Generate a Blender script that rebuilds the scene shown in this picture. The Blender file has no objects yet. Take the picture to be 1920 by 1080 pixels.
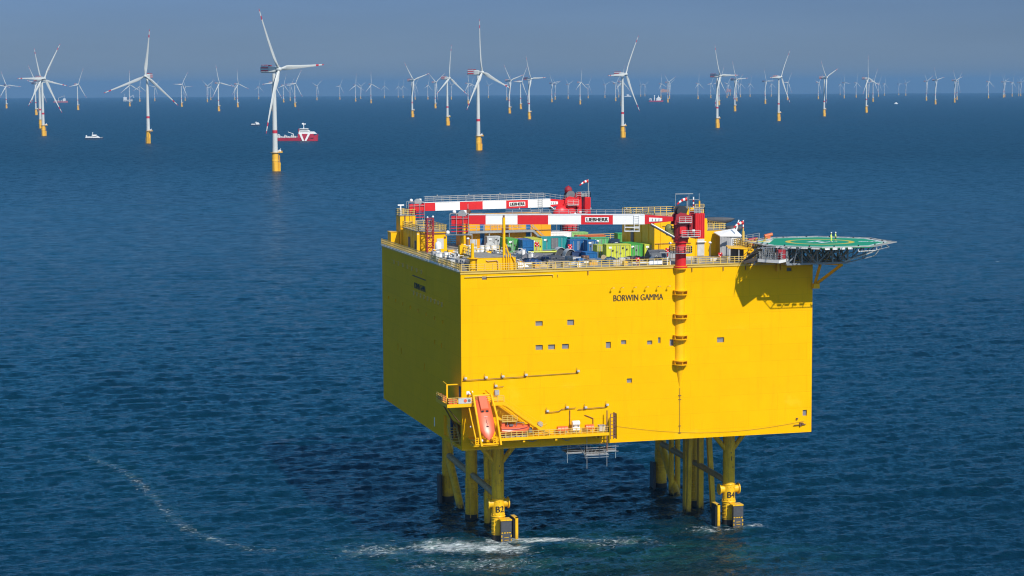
SUN_E, SKY_S, EXPO = 4.9, 0.15, 0.0
SKY_AIR, SKY_DUST, SKY_OZ = 1.0, 0.0, 2.4
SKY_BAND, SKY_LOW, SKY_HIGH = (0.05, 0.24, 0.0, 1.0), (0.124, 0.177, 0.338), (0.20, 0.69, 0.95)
HAZE_D, HAZE_COL, USE_HAZE = 5.0e-5, (0.20, 0.385, 0.60, 1), True
WAVE_A = 0.064
SEA_C1, SEA_C2, SEA_TEAL = (0.0001, 0.014, 0.027), (0.0002, 0.019, 0.034), (0.008, 0.055, 0.054)
SEA_ROUGH, SEA_SPEC, SEA_BUMP = 0.10, 0.5, 1.4
FACET = 1.15
import bpy, bmesh, math, random
import numpy as np
from mathutils import Vector, Matrix, Euler

random.seed(7)
rng = np.random.default_rng(11)
R = math.radians
SC = bpy.context.scene
COL = SC.collection
EARTH = 7.4e6                       # effective earth radius with refraction, the sea curves away by it
CAM = Vector((-90.163, -351.346, 84.587))
YAW, PITCH, ROLL, FPX = R(15.8238), R(5.6172), R(0.3039), 3866.35
HW, HD, ZB, ZT = 67.42, 65.28, 19.8, 51.8    # topside box: width, depth, underside and deck height

# ------------------------------------------------------------------ materials
MATS = {}
def mat(name, col, rough=0.5, metal=0.0, var=0.06, scale=0.6, bump=0.0, seams=None, dirt=0.0, dirtcol=(0.12, 0.07, 0.03), spec=0.5, streak=None, tide=None):
    if name in MATS: return MATS[name]
    m = bpy.data.materials.new(name); m.use_nodes = True
    nt = m.node_tree; N = nt.nodes; L = nt.links
    b = N['Principled BSDF']
    b.inputs['Roughness'].default_value = rough
    b.inputs['Metallic'].default_value = metal
    b.inputs['Specular IOR Level'].default_value = spec
    tc = N.new('ShaderNodeTexCoord')
    nz = N.new('ShaderNodeTexNoise'); nz.inputs['Scale'].default_value = scale; nz.inputs['Detail'].default_value = 6; nz.inputs['Roughness'].default_value = 0.65
    L.new(tc.outputs['Object'], nz.inputs['Vector'])
    mr = N.new('ShaderNodeMapRange'); mr.inputs[1].default_value = 0.3; mr.inputs[2].default_value = 0.7
    mr.inputs[3].default_value = 1 - var; mr.inputs[4].default_value = 1 + var
    L.new(nz.outputs['Fac'], mr.inputs[0])
    mul = N.new('ShaderNodeVectorMath'); mul.operation = 'SCALE'
    mul.inputs[0].default_value = col[:3]
    L.new(mr.outputs[0], mul.inputs['Scale'])
    out = mul.outputs[0]
    if dirt > 0:
        n2 = N.new('ShaderNodeTexNoise'); n2.inputs['Scale'].default_value = scale * 3.1; n2.inputs['Detail'].default_value = 8; n2.inputs['Roughness'].default_value = 0.75
        L.new(tc.outputs['Object'], n2.inputs['Vector'])
        m2 = N.new('ShaderNodeMapRange'); m2.inputs[1].default_value = 0.52; m2.inputs[2].default_value = 0.75
        m2.inputs[3].default_value = 0; m2.inputs[4].default_value = dirt
        L.new(n2.outputs['Fac'], m2.inputs[0])
        mx = N.new('ShaderNodeMix'); mx.data_type = 'RGBA'
        L.new(m2.outputs[0], mx.inputs[0]); L.new(out, mx.inputs[6]); mx.inputs[7].default_value = (*dirtcol, 1)
        out = mx.outputs[2]
    if seams:
        # welded plate seams: thin, slightly darker lines on a running grid of plates
        sp = N.new('ShaderNodeSeparateXYZ'); L.new(tc.outputs['Object'], sp.inputs[0])
        ad = N.new('ShaderNodeMath'); ad.operation = 'ADD'; L.new(sp.outputs[0], ad.inputs[0]); L.new(sp.outputs[1], ad.inputs[1])
        cb = N.new('ShaderNodeCombineXYZ'); L.new(ad.outputs[0], cb.inputs[0]); L.new(sp.outputs[2], cb.inputs[1])
        br = N.new('ShaderNodeTexBrick'); br.inputs['Scale'].default_value = 1.0
        br.inputs['Brick Width'].default_value = seams[0]; br.inputs['Row Height'].default_value = seams[1]
        br.inputs['Mortar Size'].default_value = seams[2]; br.inputs['Mortar Smooth'].default_value = 0.6
        br.inputs['Color1'].default_value = (1, 1, 1, 1); br.inputs['Color2'].default_value = (0.955, 0.955, 0.955, 1); br.inputs['Mortar'].default_value = (seams[3],) * 3 + (1,)
        L.new(cb.outputs[0], br.inputs['Vector'])
        mm = N.new('ShaderNodeMix'); mm.data_type = 'RGBA'; mm.blend_type = 'MULTIPLY'; mm.inputs[0].default_value = 1
        L.new(out, mm.inputs[6]); L.new(br.outputs['Color'], mm.inputs[7]); out = mm.outputs[2]
    def streaks(src, sc, lo, hi, amt, colr):
        mp = N.new('ShaderNodeMapping'); mp.inputs['Scale'].default_value = sc; L.new(tc.outputs['Object'], mp.inputs[0])
        n3 = N.new('ShaderNodeTexNoise'); n3.inputs['Scale'].default_value = 1.0; n3.inputs['Detail'].default_value = 5; n3.inputs['Roughness'].default_value = 0.7; L.new(mp.outputs[0], n3.inputs['Vector'])
        m3 = N.new('ShaderNodeMapRange'); m3.inputs[1].default_value = lo; m3.inputs[2].default_value = hi; m3.inputs[4].default_value = amt; L.new(n3.outputs['Fac'], m3.inputs[0])
        x3 = N.new('ShaderNodeMix'); x3.data_type = 'RGBA'; L.new(m3.outputs[0], x3.inputs[0]); L.new(src, x3.inputs[6]); x3.inputs[7].default_value = (*colr, 1); return x3.outputs[2]
    if streak:        # run-off streaks down the plates and pale repainted patches
        out = streaks(out, (0.9, 0.9, 0.07), 0.56, 0.80, streak, (0.42, 0.20, 0.01))
        out = streaks(out, (0.10, 0.10, 0.16), 0.60, 0.66, 0.22, (0.88, 0.56, 0.03))
    if tide is not None:   # ragged band of weed and rust just above the water
        s4 = N.new('ShaderNodeSeparateXYZ'); L.new(tc.outputs['Object'], s4.inputs[0])
        n4 = N.new('ShaderNodeTexNoise'); n4.inputs['Scale'].default_value = 0.9; n4.inputs['Detail'].default_value = 7; n4.inputs['Roughness'].default_value = 0.7; L.new(tc.outputs['Object'], n4.inputs['Vector'])
        a4 = N.new('ShaderNodeMath'); a4.operation = 'MULTIPLY_ADD'; a4.inputs[1].default_value = 4.5; L.new(n4.outputs['Fac'], a4.inputs[0]); L.new(s4.outputs[2], a4.inputs[2])
        for hi_, lo_, am, cc in ((tide+4.2, tide+2.4, 0.55, (0.26, 0.13, 0.03)), (tide+2.5, tide+1.9, 0.95, (0.03, 0.027, 0.016))):
            m4 = N.new('ShaderNodeMapRange'); m4.inputs[1].default_value = lo_; m4.inputs[2].default_value = hi_; m4.inputs[3].default_value = am; m4.inputs[4].default_value = 0; L.new(a4.outputs[0], m4.inputs[0])
            x4 = N.new('ShaderNodeMix'); x4.data_type = 'RGBA'; L.new(m4.outputs[0], x4.inputs[0]); L.new(out, x4.inputs[6]); x4.inputs[7].default_value = (*cc, 1); out = x4.outputs[2]
        out = streaks(out, (1.6, 1.6, 0.12), 0.50, 0.70, 0.62, (0.28, 0.14, 0.03))
    L.new(out, b.inputs['Base Color'])
    if bump > 0:
        bp = N.new('ShaderNodeBump'); bp.inputs['Strength'].default_value = bump; bp.inputs['Distance'].default_value = 0.05
        L.new(nz.outputs['Fac'], bp.inputs['Height']); L.new(bp.outputs[0], b.inputs['Normal'])
    MATS[name] = m
    return m

YEL = (0.86, 0.452, 0.0006)
M_hull = mat('hull_yellow_paint', YEL, 0.42, var=0.035, scale=0.22, seams=(11.5, 3.05, 0.045, 0.83), streak=0.24, bump=0.15, dirt=0.10, dirtcol=(0.86, 0.53, 0.02), spec=0.02)
M_yel = mat('yellow_paint', YEL, 0.4, var=0.06, scale=0.8, dirt=0.10, dirtcol=(0.35, 0.18, 0.03), spec=0.25)
M_leg = mat('yellow_leg_paint', (0.78, 0.46, 0.012), 0.45, var=0.12, scale=0.5, dirt=0.45, dirtcol=(0.20, 0.12, 0.03), spec=0.3, tide=0.3)
M_legw = mat('yellow_splash_zone', (0.80, 0.46, 0.01), 0.4, var=0.1, scale=0.7, dirt=0.25, dirtcol=(0.33, 0.16, 0.03), spec=0.3, tide=-0.2)
M_rust = mat('rusty_brace', (0.42, 0.30, 0.15), 0.7, var=0.25, scale=1.2, dirt=0.5, dirtcol=(0.16, 0.08, 0.04))
M_growth = mat('marine_growth', (0.02, 0.017, 0.014), 0.7, var=0.4, scale=2.0)
M_ypale = mat('pale_yellow_rail', (0.62, 0.42, 0.09), 0.5)
M_orange = mat('orange_yellow_paint', (0.78, 0.34, 0.012), 0.45, var=0.07, scale=0.5, dirt=0.12, dirtcol=(0.4, 0.2, 0.05), spec=0.25)
M_deck = mat('deck_grey', (0.27, 0.25, 0.21), 0.8, var=0.25, scale=0.9, dirt=0.4, dirtcol=(0.35, 0.30, 0.2))
M_grate = mat('galvanised_steel', (0.33, 0.34, 0.34), 0.5, 0.35, var=0.15, scale=2.0)
M_gsteel = mat('grey_truss_paint', (0.19, 0.205, 0.22), 0.55, var=0.1, scale=1.5)
M_red = mat('crane_red', (0.62, 0.018, 0.022), 0.38, var=0.05, scale=0.8, spec=0.35)
M_dred = mat('dark_red', (0.30, 0.012, 0.02), 0.45, var=0.1)
M_white = mat('white_paint', (0.80, 0.79, 0.76), 0.4, var=0.04, scale=0.9, spec=0.3)
M_offw = mat('turbine_white', (0.53, 0.54, 0.51), 0.42, var=0.03, scale=0.05, spec=0.3)
M_black = mat('black_rubber', (0.018, 0.018, 0.022), 0.6, var=0.2)
M_char = mat('charcoal', (0.055, 0.058, 0.066), 0.65, var=0.2, scale=1.5)
M_ink = mat('lettering_black', (0.02, 0.016, 0.012), 0.6, var=0.05)
M_inkh = mat('lettering_dark_brown', (0.06, 0.035, 0.004), 0.6, var=0.05)
M_pane = mat('window_grey', (0.20, 0.20, 0.215), 0.25, var=0.12, scale=1.1)
M_blue = mat('container_blue', (0.004, 0.105, 0.29), 0.45, var=0.12, dirt=0.2, dirtcol=(0.05, 0.12, 0.2))
M_dblue = mat('dark_blue', (0.015, 0.04, 0.12), 0.5, var=0.15)
M_teal = mat('container_teal', (0.012, 0.26, 0.26), 0.45, var=0.12, dirt=0.2, dirtcol=(0.1, 0.25, 0.22))
M_lime = mat('container_lime', (0.53, 0.56, 0.045), 0.45, var=0.1, dirt=0.25, dirtcol=(0.35, 0.28, 0.08))
M_green = mat('container_green', (0.06, 0.36, 0.055), 0.45, var=0.1, dirt=0.2, dirtcol=(0.12, 0.25, 0.08))
M_lgreen = mat('light_green', (0.25, 0.50, 0.15), 0.5, var=0.12)
M_ored = mat('orange_red', (0.55, 0.12, 0.03), 0.5, var=0.12, dirt=0.3)
M_boat = mat('lifeboat_orange', (0.72, 0.125, 0.045), 0.35, var=0.05, spec=0.45)
M_grey = mat('machine_grey', (0.33, 0.33, 0.33), 0.55, var=0.15, scale=1.4)
M_lgrey = mat('light_grey', (0.50, 0.50, 0.48), 0.55, var=0.1, scale=1.2)
M_dgrey = mat('dark_grey', (0.13, 0.13, 0.14), 0.6, var=0.2, scale=1.4)
M_brown = mat('rust_brown', (0.16, 0.07, 0.04), 0.7, var=0.25)
M_hgreen = mat('helideck_green', (0.008, 0.27, 0.115), 0.6, var=0.1, scale=0.5, dirt=0.18, dirtcol=(0.06, 0.3, 0.17))
M_hyel = mat('helideck_yellow', (0.62, 0.46, 0.04), 0.6, var=0.08)
M_net = mat('net_frame', (0.42, 0.40, 0.37), 0.6, 0.2, var=0.15)
M_vis = mat('hi_vis', (0.62, 0.78, 0.12), 0.6, var=0.08)
M_navy = mat('navy_cloth', (0.03, 0.035, 0.05), 0.8, var=0.1)
M_skin = mat('skin', (0.5, 0.28, 0.2), 0.55, var=0.05)
M_boot = mat('pale_boot', (0.6, 0.58, 0.52), 0.6, var=0.05)
M_tred = mat('turbine_red', (0.50, 0.02, 0.035), 0.45, var=0.05, scale=0.1)
M_ngrey = mat('nacelle_grey', (0.42, 0.46, 0.47), 0.5, var=0.08, scale=0.2)
M_tyel = mat('foundation_yellow', (0.80, 0.42, 0.015), 0.45, var=0.08, scale=0.15, dirt=0.2, dirtcol=(0.4, 0.2, 0.05))
M_shipred = mat('ship_red', (0.42, 0.012, 0.03), 0.4, var=0.08, scale=0.1)
M_shipblue = mat('ship_dark_blue', (0.02, 0.035, 0.07), 0.4, var=0.08, scale=0.1)
M_glass = mat('dark_glass', (0.02, 0.025, 0.03), 0.12, var=0.1)
M_steel = mat('steel_pipe', (0.42, 0.42, 0.41), 0.4, 0.5, var=0.1, scale=2)
M_tarp = mat('tarpaulin_grey', (0.085, 0.095, 0.11), 0.75, var=0.25, scale=1.2, bump=0.6)
M_wood = mat('pale_timber', (0.42, 0.31, 0.18), 0.7, var=0.2, scale=2)

# ------------------------------------------------------------------ mesh builder
class MB:
    def __init__(s): s.v = []; s.f = []; s.m = []; s.mi = 0
    def add(s, vs, fs, mi=None):
        n = len(s.v); s.v += [tuple(p) for p in vs]
        mi = s.mi if mi is None else mi
        for f in fs: s.f.append(tuple(i + n for i in f)); s.m.append(mi)
        return s
    def box(s, x0, y0, z0, x1, y1, z1, mi=None):
        vs = [(x0,y0,z0),(x1,y0,z0),(x1,y1,z0),(x0,y1,z0),(x0,y0,z1),(x1,y0,z1),(x1,y1,z1),(x0,y1,z1)]
        return s.add(vs, [(0,3,2,1),(4,5,6,7),(0,1,5,4),(1,2,6,5),(2,3,7,6),(3,0,4,7)], mi)
    def bar(s, a, b, w, h=None, mi=None, up=(0,0,1)):
        a = Vector(a); b = Vector(b); h = w if h is None else h
        d = (b - a).normalized(); u = Vector(up)
        if abs(d.dot(u)) > 0.98: u = Vector((1,0,0))
        sx = d.cross(u).normalized(); sz = sx.cross(d).normalized()
        vs = []
        for p in (a, b):
            for i, j in ((-1,-1),(1,-1),(1,1),(-1,1)): vs.append(p + sx*(i*w/2) + sz*(j*h/2))
        return s.add(vs, [(0,1,2,3),(7,6,5,4),(0,4,5,1),(1,5,6,2),(2,6,7,3),(3,7,4,0)], mi)
    def cyl(s, a, b, r0, r1=None, n=12, mi=None, caps=True):
        a = Vector(a); b = Vector(b); r1 = r0 if r1 is None else r1
        d = (b - a).normalized(); u = Vector((0,0,1)) if abs(d.z) < 0.95 else Vector((1,0,0))
        sx = d.cross(u).normalized(); sy = d.cross(sx).normalized()
        vs = []
        for p, r in ((a, r0), (b, r1)):
            for k in range(n):
                t = 2*math.pi*k/n; vs.append(p + sx*(r*math.cos(t)) + sy*(r*math.sin(t)))
        fs = [(k, (k+1) % n, n + (k+1) % n, n + k) for k in range(n)]
        if caps: fs += [tuple(range(n))[::-1], tuple(range(n, 2*n))]
        return s.add(vs, fs, mi)
    def tube(s, pts, r, n=6, mi=None):
        for a, b in zip(pts[:-1], pts[1:]): s.cyl(a, b, r, n=n, mi=mi)
        return s
    def lathe(s, c, prof, n=16, mi=None):
        c = Vector(c); vs = []; fs = []
        for r, z in prof:
            for k in range(n):
                t = 2*math.pi*k/n; vs.append(c + Vector((r*math.cos(t), r*math.sin(t), z)))
        for i in range(len(prof) - 1):
            for k in range(n): fs.append((i*n+k, i*n+(k+1) % n, (i+1)*n+(k+1) % n, (i+1)*n+k))
        fs += [tuple(range(n))[::-1], tuple(range((len(prof)-1)*n, len(prof)*n))]
        return s.add(vs, fs, mi)
    def ball(s, c, r, n=12, m=8, mi=None):
        rx, ry, rz = (r, r, r) if not hasattr(r, '__len__') else r
        prof = []; c = Vector(c); vs = []; fs = []
        for i in range(m + 1):
            t = -math.pi/2 + math.pi*i/m
            for k in range(n):
                q = 2*math.pi*k/n; vs.append(c + Vector((rx*math.cos(t)*math.cos(q), ry*math.cos(t)*math.sin(q), rz*math.sin(t))))
        for i in range(m):
            for k in range(n): fs.append((i*n+k, i*n+(k+1) % n, (i+1)*n+(k+1) % n, (i+1)*n+k))
        return s.add(vs, fs, mi)
    def prism(s, poly, z0, z1, mi=None):
        n = len(poly); vs = [(x, y, z0) for x, y in poly] + [(x, y, z1) for x, y in poly]
        fs = [(k, (k+1) % n, n+(k+1) % n, n+k) for k in range(n)] + [tuple(range(n))[::-1], tuple(range(n, 2*n))]
        return s.add(vs, fs, mi)
    def prismY(s, poly, y0, y1, mi=None):       # outline in the X-Z plane pushed along Y
        n = len(poly); vs = [(x, y0, z) for x, z in poly] + [(x, y1, z) for x, z in poly]
        fs = [(k, (k+1) % n, n+(k+1) % n, n+k) for k in range(n)] + [tuple(range(n))[::-1], tuple(range(n, 2*n))]
        return s.add(vs, fs, mi)
    def prismX(s, poly, x0, x1, mi=None):       # outline in the Y-Z plane pushed along X
        n = len(poly); vs = [(x0, y, z) for y, z in poly] + [(x1, y, z) for y, z in poly]
        fs = [(k, (k+1) % n, n+(k+1) % n, n+k) for k in range(n)] + [tuple(range(n))[::-1], tuple(range(n, 2*n))]
        return s.add(vs, fs, mi)
    def rail(s, pts, h=1.15, step=1.6, r=0.05, mids=2, mi=None):
        for a, b in zip(pts[:-1], pts[1:]):
            a = Vector(a); b = Vector(b); n = max(1, round((b - a).length / step))
            for k in range(n + 1):
                p = a.lerp(b, k/n); s.bar(p, p + Vector((0,0,h)), 2*r, mi=mi)
            for j in range(mids + 1):
                z = Vector((0,0,h*(j+1)/(mids+1))); s.bar(a + z, b + z, 1.7*r, mi=mi)
        return s
    def ring(s, c, R0, r, axis='Z', n=16, m=6, mi=None):
        vs = []; fs = []; c = Vector(c)
        for i in range(n):
            t = 2*math.pi*i/n
            for j in range(m):
                q = 2*math.pi*j/m; rr = R0 + r*math.cos(q); z = r*math.sin(q)
                p = (rr*math.cos(t), rr*math.sin(t), z)
                if axis == 'Y': p = (p[0], p[2], p[1])
                if axis == 'X': p = (p[2], p[0], p[1])
                vs.append(c + Vector(p))
        for i in range(n):
            for j in range(m): fs.append((i*m+j, ((i+1) % n)*m+j, ((i+1) % n)*m+(j+1) % m, i*m+(j+1) % m))
        return s.add(vs, fs, mi)

ORIG = {}
def thing(name, label, cat, loc=(0,0,0), rotz=0.0, group=None, kind=None):
    o = bpy.data.objects.new(name, None); COL.objects.link(o)
    o.empty_display_size = 0.5
    o.location = loc; o.rotation_euler = (0, 0, rotz); o['label'] = label; o['category'] = cat
    if group: o['group'] = group
    if kind: o['kind'] = kind
    ORIG[o.name] = Vector(loc)
    return o
def mesh_of(name, mb, mats, smooth=False, off=(0,0,0)):
    me = bpy.data.meshes.new(name)
    ox, oy, oz = off
    me.from_pydata([(x-ox, y-oy, z-oz) for x, y, z in mb.v], [], mb.f)
    if not isinstance(mats, (list, tuple)): mats = [mats]
    for m in mats: me.materials.append(m)
    if len(mats) > 1: me.polygons.foreach_set('material_index', mb.m)
    bm = bmesh.new(); bm.from_mesh(me); bmesh.ops.recalc_face_normals(bm, faces=bm.faces); bm.to_mesh(me); bm.free()
    if smooth:
        me.polygons.foreach_set('use_smooth', [True]*len(me.polygons))
        try: me.set_sharp_from_angle(angle=R(38))
        except Exception: pass
    me.update()
    return me
def part(name, mb, mats, parent, smooth=False, world=True, label=None):
    off = ORIG[parent.name] if world else Vector((0,0,0))
    o = bpy.data.objects.new(name, mesh_of(name, mb, mats, smooth, off)); COL.objects.link(o)
    o.parent = parent; ORIG[o.name] = off
    if label: o['label'] = label
    return o
def solo(name, mb, mats, label=None, cat=None, loc=(0,0,0), rotz=0.0, group=None, kind=None, smooth=False, world=True):
    off = Vector(loc) if world else Vector((0,0,0))
    o = bpy.data.objects.new(name, mesh_of(name, mb, mats, smooth, off)); COL.objects.link(o)
    o.location = loc; o.rotation_euler = (0,0,rotz); ORIG[o.name] = Vector(loc)
    if label: o['label'] = label
    if cat: o['category'] = cat
    if group: o['group'] = group
    if kind: o['kind'] = kind
    return o
def text_part(name, s, width, mtx, m, parent, depth=0.03, bold=0.0, height=None, thick=0.0):
    """lettering as solid mesh; mtx maps text x/y (lower-left origin) and depth to world, scaled so it is `width` wide"""
    cu = bpy.data.curves.new(name, 'FONT'); cu.body = s; cu.size = 1; cu.extrude = 0.02; cu.offset = bold; cu.resolution_u = 4
    t = bpy.data.objects.new(name, cu); COL.objects.link(t)
    dg = bpy.context.evaluated_depsgraph_get(); dg.update()
    me = bpy.data.meshes.new_from_object(t.evaluated_get(dg))
    bpy.data.objects.remove(t); bpy.data.curves.remove(cu)
    xs = [v.co.x for v in me.vertices]; ys = [v.co.y for v in me.vertices]
    k = width / (max(xs) - min(xs)); x0, y0 = min(xs), min(ys)
    ky = k if height is None else height/(max(ys) - min(ys))
    off = ORIG[parent.name]
    for v in me.vertices:
        p = mtx @ Vector(((v.co.x - x0)*k, (v.co.y - y0)*ky, (v.co.z + 0.02)*depth/0.04))
        v.co = p - off
    if thick:      # heavier strokes: the same letters again, a little to the right and proud
        bm = bmesh.new(); bm.from_mesh(me); r = bmesh.ops.duplicate(bm, geom=bm.verts[:] + bm.edges[:] + bm.faces[:])
        d_ = (mtx.to_3x3() @ Vector((thick, thick*0.35, 0.006)))
        bmesh.ops.translate(bm, verts=[g for g in r['geom'] if isinstance(g, bmesh.types.BMVert)], vec=d_); bm.to_mesh(me); bm.free()
    me.materials.clear(); me.materials.append(m); me.update()
    o = bpy.data.objects.new(name, me); COL.objects.link(o); o.parent = parent; ORIG[o.name] = off
    return o
def kids(o): return [c for c in bpy.data.objects if c.parent is o]
def dup(root, loc, rotz=0.0, label=None, tree=None):
    r = root.copy(); COL.objects.link(r); r.location = loc; r.rotation_euler = (0,0,rotz); ORIG[r.name] = Vector(loc)
    if label: r['label'] = label
    mp = {root.name: r}
    for ch, gs in tree:
        c = ch.copy(); COL.objects.link(c); c.parent = r; mp[ch.name] = c
        for g in gs:
            d = g.copy(); COL.objects.link(d); d.parent = c; mp[g.name] = d
    return r, mp
TURB = [
    (-14, 138.5, 7101.7, -3.76, 33.2, -20, 62),
    (12, 262.9, 9171.5, -6.14, 27.9, -25, 46),
    (68, 257.1, 6517.8, -3.2, 42.1, -35, 61),
    (74, 301.2, 7149.3, -3.81, 42.0, 40, 58),
    (76, 146.0, 4148.5, -1.37, 42.0, -20, 89),
    (82, 112.8, 3425.7, -0.97, 41.9, 30, 107),
    (146, 502.1, 8111.7, -4.86, 48.0, 22, 50),
    (278, 236.8, 2829.7, -0.69, -29.9, 9, 125),
    (243, 862.9, 9759.4, -6.97, 29.6, -3, 42),
    (262, 1336.7, 14050.9, -14.15, 29.3, 5, 26),
    (290, 1509.8, 14720.4, -15.52, 33.9, 40, 26),
    (340, 1048.3, 9221.8, -6.28, 43.2, 32, 42),
    (347, 1714.0, 14604.1, -15.33, 43.1, 90, 26),
    (388, 1619.2, 12674.0, -11.66, 42.5, -60, 30),
    (395, 2048.8, 15740.4, -17.81, 42.4, 20, 24),
    (410, 940.7, 7191.6, -3.92, 40.2, -20, 55),
    (440, 2223.1, 15656.3, -17.68, 41.8, 50, 26),
    (446, 1241.9, 8780.6, -5.75, 43.7, -12, 44),
    (485, 2573.6, 16704.3, -20.13, 41.1, 10, 24),
    (516, 247.9, 1712.8, -0.3, 44.7, -34, 189),
    (511, 1113.9, 7042.5, -3.79, 40.8, 25, 57),
    (532, 1969.0, 11885.7, -10.4, 40.4, 15, 31),
    (544, 2345.9, 13847.7, -14.02, 42.3, 35, 27),
    (553, 1486.8, 8717.8, -5.73, 35.1, 28, 46),
    (594, 2639.9, 14427.9, -15.26, 39.5, -70, 26),
    (637, 2953.8, 15170.1, -16.9, 40.9, 25, 25),
    (666, 2494.3, 12320.2, -11.3, 28.5, 0, 30),
    (676, 3351.6, 16314.8, -19.57, 40.3, 60, 24),
    (696, 2241.9, 10664.9, -8.57, 36.0, -8, 34),
    (720, 3811.5, 17510.2, -22.59, 37.7, 0, 22),
    (746, 4177.1, 18577.2, -25.44, 37.3, 5, 20),
    (756, 4113.4, 18095.7, -24.19, 37.2, -3, 22),
    (773, 1215.9, 5265.7, -2.25, 40.9, -46, 71),
    (778, 3235.5, 13864.0, -14.4, 40.8, 35, 28),
    (802, 3418.2, 14238.4, -15.21, 40.5, 10, 26),
    (816, 1857.6, 7623.6, -4.55, 44.3, -62, 52),
    (839, 999.4, 3999.0, -1.36, 42.9, 0, 89),
    (846, 3527.3, 13976.8, -14.76, 40.8, 70, 28),
    (878, 2554.4, 9777.1, -7.4, 40.4, -15, 36),
    (883, 3932.0, 14963.4, -16.94, 40.3, 20, 26),
    (897, 609.9, 2277.6, -0.5, 46.1, -13, 145),
    (916, 4398.2, 16174.0, -19.81, 42.8, -50, 24),
    (950, 3565.4, 12650.6, -12.33, 42.3, 30, 28),
    (955, 1668.6, 5874.0, -2.83, 42.2, -45, 64),
    (976, 2050.2, 7070.8, -4.03, 43.9, 30, 54),
    (992, 1390.7, 4705.9, -1.88, 45.7, -33, 78),
    (1034, 3198.3, 10438.0, -8.6, 43.0, -40, 34),
    (1040, 3930.9, 12768.9, -12.72, 43.0, -50, 28),
    (1065, 4282.3, 13600.5, -14.44, 42.6, -55, 27),
    (1088, 2851.3, 8847.5, -6.3, 42.3, 0, 40),
    (1102, 4730.1, 14525.0, -16.52, 42.0, 30, 26),
    (1134, 5055.9, 15102.5, -17.93, 41.6, -50, 24),
    (1154, 3726.0, 10915.1, -9.56, 41.3, 40, 33),
    (1160, 5318.5, 15536.2, -19.03, 41.2, 0, 24),
    (1167, 998.2, 2826.8, -0.76, 43.1, 28, 118),
    (1165, 2769.1, 8012.3, -5.28, 41.1, 5, 51),
    (1201, 6171.6, 17426.6, -24.0, 40.6, -40, 22),
    (1209, 6496.9, 18228.4, -26.26, 40.5, 50, 21),
    (1239, 4744.9, 12960.6, -13.55, 40.0, -10, 28),
    (1252, 3583.6, 9659.1, -7.68, 41.8, -55, 36),
    (1255, 4880.8, 13161.7, -14.01, 41.8, 60, 28),
    (1308, 4790.7, 12376.6, -12.56, 39.0, 0, 28),
    (1332, 5263.4, 13357.5, -14.63, 38.7, 25, 27),
    (1344, 1411.6, 3459.0, -1.13, 42.5, -31, 99),
    (1348, 3201.4, 7979.5, -5.42, 38.4, 20, 43),
    (1363, 5563.2, 13799.3, -15.69, 40.2, 40, 26),
    (1366, 7248.3, 17976.8, -26.34, 40.2, 10, 22),
    (1378, 2437.4, 5907.5, -3.08, 40.0, -34, 62),
    (1381, 4148.8, 10119.0, -8.62, 40.0, 50, 34),
    (1388, 6048.6, 14735.0, -17.92, 39.9, 0, 24),
    (1406, 6270.6, 15077.9, -18.82, 39.6, 5, 24),
    (1434, 3615.3, 8454.8, -6.17, 41.2, -32, 41),
    (1446, 6580.8, 15375.2, -19.72, 39.0, 0, 26),
    (1460, 1828.9, 4128.9, -1.61, 40.8, 29, 84),
    (1476, 4740.0, 10798.6, -9.98, 38.6, 30, 32),
    (1534, 5210.6, 11409.8, -11.24, 39.7, 40, 30),
    (1545, 2210.9, 4715.6, -2.09, 43.6, -50, 74),
    (1575, 8402.4, 17985.1, -27.59, 39.1, 10, 20),
    (1582, 5742.5, 12179.5, -12.91, 39.0, -25, 29),
    (1605, 6118.1, 12792.1, -14.28, 38.7, 0, 28),
    (1624, 2628.0, 5331.9, -2.68, 40.4, -13, 66),
    (1628, 6444.7, 13279.8, -15.44, 38.4, 60, 26),
    (1636, 4459.0, 9085.7, -7.42, 38.3, 25, 38),
    (1647, 6863.6, 13978.9, -17.14, 38.1, 30, 26),
    (1658, 7881.2, 15962.0, -22.27, 38.0, 5, 22),
    (1685, 8527.7, 16988.5, -25.33, 37.6, -30, 22),
    (1698, 7744.8, 15286.0, -20.67, 37.4, -50, 24),
    (1736, 5026.7, 9621.2, -8.49, 40.8, -55, 36),
    (1754, 4034.9, 7605.1, -5.43, 40.6, -40, 44),
    (1790, 4514.6, 8340.8, -6.54, 40.1, -45, 40),
    (1794, 5481.0, 10137.6, -9.53, 40.0, 40, 34),
    (1853, 6213.9, 11113.7, -11.57, 37.2, 0, 31),
    (1881, 6680.6, 11765.7, -13.02, 38.8, -50, 30),
    (1884, 6988.3, 12298.5, -14.2, 38.8, -35, 28),
    (1898, 7492.8, 13092.4, -16.1, 36.6, 10, 26),
    (1910, 7767.6, 13481.3, -17.1, 36.4, 55, 26),
    (1914, 7776.1, 13468.9, -17.09, 36.4, -50, 26),
]
# ------------------------------------------------------------------ camera
cs = bpy.data.cameras.new('camera'); cam = bpy.data.objects.new('camera', cs); COL.objects.link(cam); SC.camera = cam
right0 = Vector((math.cos(YAW), -math.sin(YAW), 0)); fh = Vector((math.sin(YAW), math.cos(YAW), 0))
fwd = fh*math.cos(PITCH) - Vector((0,0,1))*math.sin(PITCH); up0 = fh*math.sin(PITCH) + Vector((0,0,1))*math.cos(PITCH)
cr, sr = math.cos(ROLL), math.sin(ROLL)
rx = right0*cr - up0*sr; ux = right0*sr + up0*cr
cam.matrix_world = Matrix(((rx.x, ux.x, -fwd.x, CAM.x), (rx.y, ux.y, -fwd.y, CAM.y), (rx.z, ux.z, -fwd.z, CAM.z), (0,0,0,1)))
cs.sensor_width = 36; cs.lens = FPX/1920*36; cs.clip_start = 1; cs.clip_end = 120000

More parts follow.
